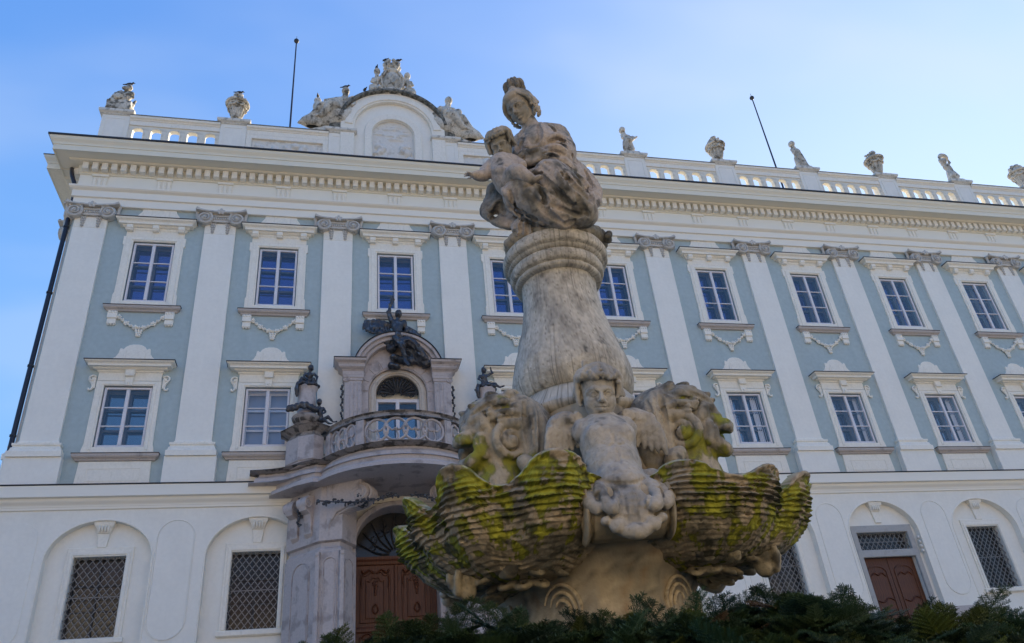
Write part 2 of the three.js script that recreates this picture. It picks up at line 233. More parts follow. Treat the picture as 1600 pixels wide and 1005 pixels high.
    for (let i = 0; i < N; i++) { const a = hits[i], b = hits[i + 1]; if (!a || !b || Math.hypot(a[0] - b[0], a[1] - b[1], a[2] - b[2]) > 0.09) continue; const f = t => r * (0.35 + 0.65 * Math.sin(Math.PI * clamp(t, 0.02, 0.98))); this.cap(a, b, f(i / N), f((i + 1) / N), k, op); } return this;
  }
  // cloth folds: ridges running across `dir`, inside a soft sphere
  folds(c, r, dir, wave, amp, seed = 0) { const C = this.P(c), R = r * this.F.s, v = new THREE.Vector3(...dir).normalize().applyQuaternion(this.F.q), a = amp * this.F.s, w = wave * this.F.s; return this.displace((x, y, z) => { const q = Math.hypot(x - C[0], y - C[1], z - C[2]) / R; if (q > 1) return 0; const f = 1 - sst(0.6, 1, q), ph = (x * v.x + y * v.y + z * v.z) / w + 0.7 * noise3(x / w * 0.35 + seed, y / w * 0.35, z / w * 0.35) * 1.6; const s = 1 - Math.abs(((ph % 1) + 1) % 1 * 2 - 1); return -a * f * (s * s * (3 - 2 * s) - 0.5) * 2 * (0.6 + 0.6 * noise3(x * 3 + seed, y * 3, z * 3)); }, a * 4 + 0.02); }
  mesh(color) {
    const { n, h, min, d } = this, [nx, ny, nz] = n, id = new Int32Array(nx * ny * nz).fill(-1), V = [], I = [], sx = 1, sy = nx, sz = nx * ny, off = [0, sx, sy, sx + sy, sz, sz + sx, sz + sy, sz + sx + sy];
    const E = [[0, 1], [2, 3], [4, 5], [6, 7], [0, 2], [1, 3], [4, 6], [5, 7], [0, 4], [1, 5], [2, 6], [3, 7]];
    for (let z = 0; z < nz - 1; z++) for (let y = 0; y < ny - 1; y++) for (let x = 0; x < nx - 1; x++) {
      const o = z * sz + y * sy + x; let m = 0; for (let c = 0; c < 8; c++) if (d[o + off[c]] < 0) m |= 1 << c; if (m === 0 || m === 255) continue;
      let px = 0, py = 0, pz = 0, k = 0; for (const [a, b] of E) { const A = d[o + off[a]], B = d[o + off[b]]; if ((A < 0) === (B < 0)) continue; const t = A / (A - B); px += (a & 1) + ((b & 1) - (a & 1)) * t; py += (a >> 1 & 1) + ((b >> 1 & 1) - (a >> 1 & 1)) * t; pz += (a >> 2) + ((b >> 2) - (a >> 2)) * t; k++; }
      id[o] = V.length / 3; V.push(min[0] + (x + px / k) * h, min[1] + (y + py / k) * h, min[2] + (z + pz / k) * h);
    }
    const quad = (a, b, c, e, flip) => { if (a < 0 || b < 0 || c < 0 || e < 0) return; flip ? I.push(a, c, b, a, e, c) : I.push(a, b, c, a, c, e); };
    for (let z = 1; z < nz - 1; z++) for (let y = 1; y < ny - 1; y++) for (let x = 1; x < nx - 1; x++) {
      const o = z * sz + y * sy + x, s = d[o] < 0;
      if (s !== (d[o + sx] < 0)) quad(id[o - sy - sz], id[o - sz], id[o], id[o - sy], !s);
      if (s !== (d[o + sy] < 0)) quad(id[o - sx - sz], id[o - sx], id[o], id[o - sz], !s);
      if (s !== (d[o + sz] < 0)) quad(id[o - sx - sy], id[o - sy], id[o], id[o - sx], !s);
    }
    const g = new THREE.BufferGeometry(); g.setAttribute('position', new THREE.Float32BufferAttribute(V, 3)); g.setIndex(I); g.computeVertexNormals();
    this.d = null; if (color) paint(g, color); return g;
  }
}
function paint(g, color) { const p = g.attributes.position, nn = g.attributes.normal, c = new Float32Array(p.count * 3); for (let i = 0; i < p.count; i++) { const r = color(p.getX(i), p.getY(i), p.getZ(i), nn.getX(i), nn.getY(i), nn.getZ(i)); c[i * 3] = r[0]; c[i * 3 + 1] = r[1]; c[i * 3 + 2] = r[2]; } g.setAttribute('color', new THREE.BufferAttribute(c, 3)); return g; }
const finish = (g) => boxUV(strip(g));
// weathered sandstone: pale beige and grey patches, black crust, thin streaks down the stone
function stone({ pale = [0.40, 0.345, 0.27], grey = [0.25, 0.235, 0.20], dark = [0.075, 0.07, 0.058], crust = 0.25, streak = 0.5, seed = 0, sc = 1, grain = 1 } = {}) {
  return (x, y, z) => {
    const a = fbm(x * 2.2 * sc + seed, y * 1.6 * sc, z * 2.2 * sc, 4), b = fbm(x * 6 * sc, y * 5 * sc + seed, z * 6 * sc, 4), s = fbm(x * 16 * sc, y * 1.3 * sc, z * 16 * sc + seed, 3), f = noise3(x * 55, y * 55, z * 55 + seed);
    let c = mix3(pale, grey, sst(-0.35, 0.4, a + 0.4 * b)); c = mix3(c, dark, sst(crust, crust + 0.45, b + 0.35 * a) * 0.85); c = mix3(c, dark, sst(0.15, 0.6, s) * streak * sst(-0.5, 0.3, a)); const g = fbm(x * 24, y * 24, z * 24 + seed, 3), pit = sst(0.38, 0.55, noise3(x * 42, y * 42 + seed, z * 42)); c = mix3(c, dark, pit * 0.5 * grain); const k = (1 + 0.14 * f * grain) * (1 + 0.28 * g * grain); return [c[0] * k, c[1] * k, c[2] * k];
  };
}
const pitBump = bumpTex(0.6, 14, 5, 6);
M.carved = std({ vertexColors: true, bumpMap: pitBump, bumpScale: 0.006, roughness: 0.92 });

// a head: unit = chin to crown, centred between them, looking along +z
function headOn(S, { child = false, k = 1, hair = null, seed = 1, lookUp = 0 } = {}) {
  S.ell([0, 0.13, -0.07], [0.35, 0.375, 0.42], 0.05); S.ell([0, -0.13, 0.09], [child ? 0.30 : 0.265, 0.35, 0.31], 0.08);
  for (const s of [-1, 1]) { S.ell([s * 0.155, -0.17, 0.20], child ? [0.135, 0.13, 0.14] : [0.10, 0.12, 0.13], 0.06); S.ell([s * 0.36, -0.05, -0.03], [0.045, 0.10, 0.07], 0.02); }
  S.ell([0, -0.30, 0.13], child ? [0.22, 0.17, 0.23] : [0.19, 0.19, 0.22], 0.07); S.ell([0, -0.425, 0.24], [0.085, 0.07, 0.075], 0.05);
  S.chain([[-0.24, 0.02, 0.25], [-0.13, 0.075, 0.345], [-0.03, 0.05, 0.375]], 0.042, 0.05); S.chain([[0.24, 0.02, 0.25], [0.13, 0.075, 0.345], [0.03, 0.05, 0.375]], 0.042, 0.05);
  for (const s of [-1, 1]) S.ell([s * 0.14, -0.015, 0.40], [0.098, 0.060, 0.095], 0.035, [0, s * 0.35, 0], 1);
  S.cap([0, 0.05, 0.37], [0, -0.13, 0.475], 0.030, 0.044, 0.025); S.ell([0, -0.145, 0.475], [0.055, 0.045, 0.05], 0.02); for (const s of [-1, 1]) S.ell([s * 0.05, -0.155, 0.405], [0.034, 0.032, 0.04], 0.02);
  for (const s of [-1, 1]) { S.ell([s * 0.14, -0.022, 0.315], [0.072, 0.047, 0.05], 0.006); S.chain([[s * 0.065, -0.025, 0.362], [s * 0.135, 0.028, 0.372], [s * 0.215, -0.015, 0.318]], 0.015, 0.008); S.chain([[s * 0.07, -0.035, 0.36], [s * 0.14, -0.066, 0.358], [s * 0.21, -0.03, 0.315]], 0.011, 0.008); S.ell([s * 0.142, -0.02, 0.372], [0.016, 0.016, 0.014], 0.004, [0, 0, 0], 1); }
  S.ell([0, -0.205, 0.365], [0.11, 0.05, 0.05], 0.04);
  S.chain([[-0.115, -0.268, 0.325], [-0.04, -0.243, 0.395], [0, -0.252, 0.402], [0.04, -0.243, 0.395], [0.115, -0.268, 0.325]], [0.012, 0.024, 0.022, 0.024, 0.012], 0.012); S.chain([[-0.09, -0.285, 0.33], [0, -0.315, 0.388], [0.09, -0.285, 0.33]], [0.014, 0.034, 0.014], 0.014);
  S.chain([[-0.13, -0.272, 0.345], [0, -0.277, 0.425], [0.13, -0.272, 0.345]], 0.014, 0.008, 1); S.ell([0, -0.365, 0.365], [0.08, 0.018, 0.03], 0.02, [0, 0, 0], 1);
  S.cap([0, -0.30, -0.06], [0, -0.72, -0.12], 0.19, 0.21, 0.08);
}
function curls(S, list, seed, r = 0.07) { const R = rng(seed); for (const [x, y, z] of list) { const n = new THREE.Vector3(x, y, z).normalize(), t = new THREE.Vector3(R() - 0.5, R() - 0.5, R() - 0.5).cross(n).normalize(), b = n.clone().cross(t), q = r * (0.8 + 0.5 * R()), pts = []; for (let i = 0; i <= 7; i++) { const a = i / 7 * 7.5, rr = q * (1 - i / 9); pts.push([x + (t.x * Math.cos(a) + b.x * Math.sin(a)) * rr + n.x * 0.03 * i / 7, y + (t.y * Math.cos(a) + b.y * Math.sin(a)) * rr + n.y * 0.03 * i / 7, z + (t.z * Math.cos(a) + b.z * Math.sin(a)) * rr + n.z * 0.03 * i / 7]); } S.chain(pts, t2 => 0.042 * (1 - 0.4 * t2), 0.006, 0, 1); } }
// tousled locks from the crown to the hairline
function locks(S, seed) { const R = rng(seed); for (let i = 0; i < 26; i++) { const a = (i / 26 - 0.5) * 5.4 + (R() - 0.5) * 0.15, ex = 0.40 * Math.sin(a), ez = -0.04 + 0.40 * Math.cos(a), low = Math.abs(a) < 1.0 ? 0.33 + 0.08 * R() : 0.10 - 0.25 * R(), sw = (R() - 0.5) * 0.16; S.chain([[0.03 * Math.sin(a), 0.53, -0.08], [ex * 0.6 + sw * 0.5, 0.50 + 0.04 * R(), ez * 0.6 - 0.03], [ex * 1.02 + sw, 0.30 + 0.06 * R(), ez * 1.0], [ex * (1.06 + 0.06 * R()) - sw * 0.6, low, ez * (1.02 + 0.08 * R())], [ex * 1.02 - sw * 1.1, low - 0.06, ez * 0.98 + 0.03]], [0.05, 0.062, 0.06, 0.045, 0.02], 0.005, 0, 2); } }
// a hand: palm at the origin pointing along +x, palm down, thumb to +z; unit = metres for a hand 0.19 long, times the frame's scale
function handOn(S, curl = 0.35, spread = 0.12) {
  S.ell([0.045, 0, 0], [0.055, 0.018, 0.042], 0.012); const L = [0.07, 0.082, 0.076, 0.06];
  L.forEach((l, i) => { const z = 0.032 - i * 0.021, a = (1.5 - i) * spread, p = [0.085, 0, z], q = [p[0] + l * 0.5 * Math.cos(a), -l * 0.5 * curl * 0.6, z + l * 0.5 * Math.sin(a)], r = [q[0] + l * 0.5 * Math.cos(a) * (1 - curl * 0.4), q[1] - l * 0.5 * curl * 1.4, q[2] + l * 0.4 * Math.sin(a)]; S.cap([0.05, 0, z * 0.9], p, 0.011, 0.0105, 0.008); S.cap(p, q, 0.0105, 0.0095, 0.004); S.cap(q, r, 0.0095, 0.0075, 0.004); });
  S.cap([0.02, -0.004, 0.03], [0.055, -0.012, 0.062], 0.014, 0.012, 0.01); S.cap([0.055, -0.012, 0.062], [0.088, -0.018, 0.072], 0.0115, 0.0085, 0.004);
}
// ---------------------------------------------------------------- the ground: a paved square that climbs to the palace
{
  const prof = [[900, -1.6], [60, -1.6], [26, -1.6], [2.5, 3.0], [-60, 3.0], [-900, 3.0]], T = [];
  for (let i = 0; i + 1 < prof.length; i++) { const [z0, y0] = prof[i], [z1, y1] = prof[i + 1]; T.push(-900, y0, z0, 900, y0, z0, 900, y1, z1, -900, y0, z0, 900, y1, z1, -900, y1, z1); }
  const cob = tex(512, 4, (u, v) => { const x = u * 32, y = v * 32, o = (Math.floor(y) % 2) * 0.5, fx = (x + o) % 1, fy = y % 1; const e = Math.min(fx, 1 - fx, fy, 1 - fy); const n = fbm(u * 32, v * 32, 2, 2, 32); return mix3([0.16, 0.145, 0.12], mix3([0.42, 0.38, 0.32], [0.34, 0.31, 0.265], clamp(0.5 + n)), sst(0.02, 0.12, e)).map(toS); }, true);
  const g = part('ground', boxUV(strip(fromTris(T))), std({ map: cob, bumpMap: roughBump, bumpScale: 0.01 }), scene);
  tag(g, 'paved square sloping up to the palace', 'ground', null, 'structure');
}
// ---------------------------------------------------------------- the palace
const PX = [0, 4.4, 8.68, 13.11, 17.42, 21.8, 26.33, 30.76, 35.15, 39.58, 44.0, 48.4];          // pilaster axes
const WX = [2.22, 6.54, 10.85, 15.27, 19.58, 24.12, 28.58, 33.03, 37.42, 41.8, 46.2];             // upper window axes
const X0 = -0.62, X1 = 52, PC = 10.78, DC = 10.86;                                                // corner, far end, portal and pediment axes
const palace = thing('palace', 'long pale blue and white baroque palace behind the fountain', 'palace', [0, 0, 0]);

// walls with real openings
{
  const holes = [];
  for (const c of WX) { holes.push(rect(c - 0.70, c + 0.70, 15.36, 17.90)); if (c !== 10.85) holes.push(rect(c - 0.73, c + 0.73, 10.00, 12.12)); }
  holes.push(archPts(PC - 0.78, PC + 0.78, 9.06, 11.9, 12.68));
  part('upper_wall', merge([plate(rect(X0, X1, 8.6, 22.0), holes, -0.45, 0)]), M.blue, palace);
  const niches = [], wins = [];
  for (const c of [2.22, 6.55, 15.2, 19.6, 24.0, 28.3, 32.7, 37.1, 41.5, 46]) {
    niches.push(archPts(c - 1.42, c + 1.42, 2.9, 6.55, 7.70));
    wins.push(c === 28.3 ? rect(c - 1.1, c + 1.1, 3.0, 6.62) : rect(c - 0.70, c + 0.70, 4.47, 6.70));
  }
  const portalHole = archPts(9.46, 12.1, 2.9, 6.75, 8.0);
  part('ground_wall', merge([plate(rect(X0, X1, 2.5, 8.6), [...niches, portalHole], -0.20, 0.03), plate(rect(X0, X1, 2.5, 8.6), [...wins, portalHole], -0.60, -0.203)]), M.white, palace);
  part('rear_wall', merge([box(X0, X1, 2.5, 21.9, -16, -15.5), box(X1 - 0.4, X1, 2.5, 21.9, -15.5, -0.62), box(X0, X1, 21.5, 21.9, -15.5, -0.45)]), M.white, palace);
  part('side_wall', merge([box(X0, X0 + 0.4, 2.5, 21.5, -15.5, -0.62)]), M.white, palace);
  part('room_backing', merge([box(X0 + 0.4, X1 - 0.4, 9, 21, -1.5, -1.4), box(X0 + 0.4, X1 - 0.4, 3, 8.6, -1.5, -1.4)]), M.room, palace);
  for (const [a, b] of [[X0 - 0.03, 0.78], [3.68, 5.1], [16.65, 18.15], [21.05, 22.55], [25.45, 26.85], [29.75, 31.25], [34.15, 35.65], [38.55, 40.05]]) part('grey_plinth', [moulding(a, b, -0.05, 0.06, [[0, 2.5], [0, 3.75], [-0.03, 3.9]])], M.pinkStone, palace);
}
// string course with its metal flashing
part('string_course', moulding(X0, X1, -0.1, 0.03, [[0.0, 8.02], [0.05, 8.04], [0.05, 8.10], ...cyma(0.06, 8.12, 0.16, 8.30), [0.17, 8.34], [0.28, 8.36], [0.28, 8.70], [0.0, 8.73]]), M.trim, palace);
part('string_flashing', moulding(X0, X1, -0.1, 0.03, [[0.31, 8.715], [0.31, 8.74], [0.02, 8.80]]), M.metal, palace);

// pilasters
function volute(sx) {
  return [spiralTube(sx * 0.56, 0.18, 0.25, 0.25, 2.0, sx, 0.05, 0.32), ball(sx * 0.56, 0.18, 0.32, 0.085, 0.085, 0.06), cylX(sx * 0.56, 0.18, 0.02, 0.25, 0.26)];
}
function cylX(x, y, z0, z1, r) { const g = new THREE.CylinderGeometry(r, r, z1 - z0, 22); g.rotateX(Math.PI / 2); g.translate(x, y, (z0 + z1) / 2); return g; }
const capGeo = (() => {                      // origin: pilaster axis, y = 18.80
  const L = [];
  for (const s of [-1, 1]) {
    L.push(...volute(s));
    L.push(tube([[s * 0.30, 0.40, 0.26], [s * 0.5, 0.46, 0.28], [s * 0.72, 0.52, 0.30], [s * 0.87, 0.60, 0.31]], t => 0.05 - 0.01 * t, 7));
    L.push(tube([[s * 0.80, 0.10, 0.06], [s * 0.84, 0.25, 0.10], [s * 0.86, 0.44, 0.12], [s * 0.88, 0.56, 0.14]], 0.06, 7), spiralTube(s * 0.82, 0.2, 0.02, 0.15, 1.4, s, 0.04, 0.1));
  }
  const ab = []; for (let i = 0; i <= 16; i++) { const t = i / 16 * 2 - 1; ab.push([t * 0.90, 0.56 - 0.10 * (1 - t * t) * 1.0]); }
  L.push(plate([...ab, ...ab.slice().reverse().map(([x, y]) => [x, y - 0.055 - 0.01])], null, 0.0, 0.36, 0.012));
  L.push(plate([[-0.56, 0.06], [0.56, 0.06], [0.62, 0.45], [0.3, 0.40], [-0.3, 0.40], [-0.62, 0.45]], null, 0.0, 0.19, 0.01));
  L.push(tube([[-0.36, 0.30, 0.2], [0, 0.29, 0.22], [0.36, 0.30, 0.2]], 0.035, 7));
  for (let i = -4; i <= 4; i++) L.push(ball(i * 0.082, 0.20, 0.20, 0.036, 0.062, 0.04, 8, 6));
  L.push(ball(0, 0.44, 0.34, 0.07, 0.07, 0.05)); for (let k = 0; k < 5; k++) { const a = k / 5 * 6.283 + 0.3; L.push(ball(0.095 * Math.cos(a), 0.445 + 0.095 * Math.sin(a), 0.33, 0.055, 0.055, 0.04, 8, 6)); }
  return merge(L);
})();
const bellGeo = (() => { const L = []; for (const s of [-1, 1]) for (let k = 0; k < 4; k++) { const y = -0.02 - k * 0.12, r = 0.085 - k * 0.012; for (let j = -1; j <= 1; j++) L.push(ball(s * 0.26 + j * r * 0.75, y - Math.abs(j) * -0.02, 0.025, r * 0.42, r * 0.85, 0.035, 7, 5)); L.push(ball(s * 0.26, y - 0.06, 0.03, 0.018, 0.03, 0.02, 6, 5)); } return merge(L); })();
const M_capital = std({ map: stainTex([0.56, 0.53, 0.48], [0.27, 0.25, 0.22], { blot: 0.7, grain: 0.12, seed: 51, metres: 1.2 }), bumpMap: roughBump, bumpScale: 0.006 });
const shaftGeo = merge([cbox(-0.547, 0.547, 10.16, 18.36, -0.02, 0.10, 0.012)]), neckGeo = merge([cbox(-0.547, 0.547, 18.365, 18.85, -0.02, 0.092, 0.012)]);
const baseGeo = merge([moulding(-0.547, 0.547, -0.02, 0.10, [[0.20, 9.62], [0.20, 9.80], ...ovolo(0.20, 9.80, 0.14, 9.92, 4).map(([o, y]) => [o, y]), [0.10, 9.96], ...cyma(0.10, 9.98, 0.13, 10.02), [0.13, 10.08], [0.03, 10.12], [0.02, 10.16], [0, 10.18]])]);
const plinthGeo = merge([cbox(-0.77, 0.77, 8.62, 9.62, -0.02, 0.24, 0.012)]);
PX.forEach((x, i) => {
  const p = grp('pilaster', palace, [x, 0, 0]);
  part('shaft', shaftGeo, M.white, p); part('necking', neckGeo, M.trim, p); part('base', baseGeo, M.trim, p); part('plinth', plinthGeo, M.white, p);
  part('capital', capGeo, M_capital, p, [0, 18.80, 0]);
  part('bellflower_drop', bellGeo, M_capital, p, [0, 18.80, 0.09]);
});
// the corner: a capital and pilaster round the left side
{
  const p = grp('pilaster', palace, [X0, 0, -0.66]); p.rotation.y = -Math.PI / 2;
  part('shaft', shaftGeo, M.white, p); part('base', baseGeo, M.trim, p); part('plinth', plinthGeo, M.white, p); part('capital', capGeo, M_capital, p, [0, 18.80, 0]);
}

// entablature
const T2 = (prof) => moulding(X0, X1, -1.2, 0.0, prof);
part('architrave', T2([[0.10, 19.36], [0.12, 19.37], [0.12, 19.69], [0.19, 19.71], [0.19, 19.97], ...cyma(0.17, 19.98, 0.29, 20.08), [0.31, 20.09], [0.31, 20.16], [0.1, 20.20]]), M.trim, palace);
part('frieze', T2([[0.10, 20.2], [0.10, 20.80]]), M.white, palace);
const cornice = part('cornice', T2([[0.10, 20.78], [0.15, 20.79], [0.15, 20.85], [0.18, 20.86], [0.18, 21.19], [0.40, 21.20], ...ovolo(0.40, 21.20, 0.47, 21.26, 3), [0.88, 21.27], [0.88, 21.23], [0.91, 21.23], [0.91, 21.46], [0.94, 21.47], ...cyma(0.94, 21.49, 1.06, 21.74), [1.07, 21.76], [1.07, 21.82], [0.5, 21.92]]), std({ map: stainTex([0.76, 0.71, 0.58], [0.56, 0.50, 0.38], { blot: 0.35, runs: 0.2, seed: 5, metres: 3 }), bumpMap: fineBump, bumpScale: 0.003, roughness: 0.9 }), palace);
part('cornice_flashing', T2([[1.08, 21.78], [1.11, 21.785], [1.11, 21.855], [0.5, 21.98], [-0.3, 22.02]]), M.metal, palace);
{
  const dg = merge([cbox(-0.10, 0.10, 20.87, 21.185, 0.18, 0.39, 0.008)]), ds = merge([cbox(-0.10, 0.10, 20.87, 21.185, 0.18, 0.39, 0.008)]);
  for (let x = X0 + 0.1; x < 46; x += 0.327) part('dentil', dg, M.trim, cornice, [x, 0, 0]);
  for (let k = 0; k < 4; k++) { const m = part('dentil', ds, M.trim, cornice, [X0, 0, -0.1 - k * 0.327]); m.rotation.y = -Math.PI / 2; }
  const tg = []; tg.push(box(-0.28, 0.28, 20.69, 20.782, 0.1, 0.2), box(-0.255, 0.255, 20.215, 20.70, 0.1, 0.135)); for (let k = -1; k <= 1; k++) tg.push(cbox(k * 0.175 - 0.065, k * 0.175 + 0.065, 20.22, 20.64, 0.135, 0.18, 0.025));
  const g = merge(tg); for (let i = 0; i < PX.length; i++) { part('triglyph', g, M.trim, palace, [PX[i], 0, 0]); if (i < WX.length) part('triglyph', g, M.trim, palace, [WX[i], 0, 0]); }
}

// windows: one geometry set each for the two storeys
function casement(w, y0, y1, z) {     // outer casement of two leaves and three rows
  const f = [], f2 = []; const t = 0.075, m = 0.05;
  f.push(cbox(-w, -w + t, y0, y1, z - 0.05, z + 0.02), cbox(w - t, w, y0, y1, z - 0.05, z + 0.02), cbox(-w + t, w - t, y0, y0 + 0.075, z - 0.05, z + 0.02), cbox(-w + t, w - t, y1 - t, y1, z - 0.05, z + 0.02), cbox(-0.055, 0.055, y0 + 0.075, y1 - t, z - 0.05, z + 0.035));
  const H = (y1 - t - y0 - 0.075) / 3, rows = [0, 1, 2].map(k => [y0 + 0.075 + k * H, y0 + 0.075 + (k + 1) * H]);
  for (const k of [1, 2]) for (const s of [-1, 1]) f2.push(cbox(s < 0 ? -w + t : 0.055, s < 0 ? -0.055 : w - t, rows[k][0] - 0.02, rows[k][0] + 0.02, z - 0.04, z + 0.012, 0.008));
  const panes = []; for (const s of [-1, 1]) for (const [a, b] of rows) panes.push(box(s < 0 ? -w + t : 0.055, s < 0 ? -0.055 : w - t, a + 0.02, b - 0.02, z - 0.022, z - 0.018));
  return { frame: merge([...f, ...f2]), panes: panes.map(p => merge([p])) };
}
function innerCasement(w, y0, y1, z) {
  const f = [box(-w, -w + 0.13, y0, y1, z, z + 0.05), box(w - 0.13, w, y0, y1, z, z + 0.05), box(-0.09, 0.09, y0, y1, z, z + 0.05), box(-w, w, y1 - 0.16, y1, z, z + 0.049), box(-w, w, y0, y0 + 0.1, z, z + 0.049)];
  const H = (y1 - y0) / 3; for (const k of [1, 2]) f.push(box(-w, w, y0 + k * H - 0.06, y0 + k * H + 0.01, z, z + 0.047));
  return merge(f);
}
const uframe = (x, y0, y1, xi, yi) => [[-x, y0], [-xi, y0], [-xi, yi], [xi, yi], [xi, y0], [x, y0], [x, y1], [-x, y1]];
const U = (() => {
  const o = { ...casement(0.675, 15.38, 17.87, -0.04), innerFrame: innerCasement(0.72, 15.36, 17.9, -0.34), inner: merge([box(-0.74, 0.74, 15.35, 17.92, -0.37, -0.35)]) };
  o.surround = merge([plate([[-1.04, 15.10], [1.04, 15.10], [1.04, 15.6], [1.0, 15.7], [1.0, 17.7], [1.05, 17.75], [1.05, 18.10], [-1.05, 18.10], [-1.05, 17.75], [-1.0, 17.7], [-1.0, 15.7], [-1.04, 15.6]], [rect(-0.70, 0.70, 15.36, 17.90)], -0.01, 0.06, 0.012), plate(uframe(0.92, 15.2, 18.0, 0.76, 17.94), null, 0.058, 0.085, 0.01)]);
  o.frieze = merge([cbox(-0.98, 0.98, 18.10, 18.50, -0.01, 0.05, 0.01), plate([[-0.80, 18.60], [0.80, 18.60], [0.78, 18.9], [0.70, 19.1], [0.60, 19.25], [0.57, 19.37], [-0.57, 19.37], [-0.60, 19.25], [-0.70, 19.1], [-0.78, 18.9]], null, -0.01, 0.05, 0.01)]);
  o.hood = merge([moulding(-1.02, 1.02, -0.01, 0.05, [[0, 18.36], [0.03, 18.40], [0.03, 18.46], ...ovolo(0.05, 18.47, 0.12, 18.53, 3), [0.22, 18.535], [0.22, 18.60], ...cyma(0.23, 18.62, 0.33, 18.71, 4), [0.34, 18.74], [0.0, 18.77]])]);
  o.flash = merge([moulding(-1.02, 1.02, -0.01, 0.05, [[0.36, 18.745], [0.36, 18.77], [0.0, 18.84]])]);
  o.bracket = merge([cbox(-0.11, 0.11, 18.30, 18.36, 0.05, 0.15), cbox(-0.11, 0.11, 18.36, 18.53, 0.05, 0.24, 0.02), cylX2(-0.10, 0.10, 18.34, 0.16, 0.05)]);
  o.sill = merge([moulding(-1.10, 1.10, -0.01, 0.06, [[0.0, 14.92], [0.02, 14.93], ...cyma(0.03, 14.95, 0.11, 15.04, 4), [0.12, 15.05], [0.12, 15.12], [0.0, 15.15]])]);
  o.sillFlash = merge([moulding(-1.10, 1.10, -0.01, 0.06, [[0.135, 15.118], [0.135, 15.14], [0.0, 15.18]])]);
  const g = []; { g.push(cbox(-0.15, 0.15, 14.62, 14.90, -0.01, 0.13, 0.015), cbox(-0.14, 0.14, 14.42, 14.62, -0.01, 0.09, 0.015)); for (let k = -1; k <= 1; k++) g.push(ball(k * 0.09, 14.40, 0.04, 0.04, 0.035, 0.04, 7, 5), ball(k * 0.09, 14.85, 0.13, 0.035, 0.05, 0.03, 7, 5)); }
  o.apron = merge(g);
  const gp = t => [-0.70 + 1.4 * t, 14.70 - 0.42 * Math.sin(Math.PI * t) + (t < 0.5 ? 0 : 0), 0.05]; const L = [], R = rng(5);
  for (const [a, b] of [[0, 0.5], [0.5, 1]]) L.push(tube([0, 0.25, 0.5, 0.75, 1].map(k => gp(mix(a, b, k))), 0.03, 6));
  for (let k = 0; k <= 10; k++) { const [x, y] = gp(k / 10), big = k % 2 ? 0.055 : 0.085; for (let j = 0; j < 5; j++) { const a = j / 5 * 6.28 + k; L.push(ball(x + Math.cos(a) * big * 0.7, y + Math.sin(a) * big * 0.7, 0.04 + R() * 0.03, big * 0.55, big * 0.5, 0.045, 6, 5)); } L.push(ball(x, y, 0.08, big * 0.5, big * 0.5, 0.04, 6, 5)); }
  for (let k = 0; k < 3; k++) for (let j = -1; j <= 1; j++) L.push(ball(j * (0.08 - k * 0.02), 14.17 - k * 0.09, 0.05, 0.05, 0.06, 0.045, 6, 5));
  o.garland = merge(L); return o;
})();
function cylX2(x0, x1, y, z, r) { const g = new THREE.CylinderGeometry(r, r, x1 - x0, 12); g.rotateZ(Math.PI / 2); g.translate((x0 + x1) / 2, y, z); return g; }
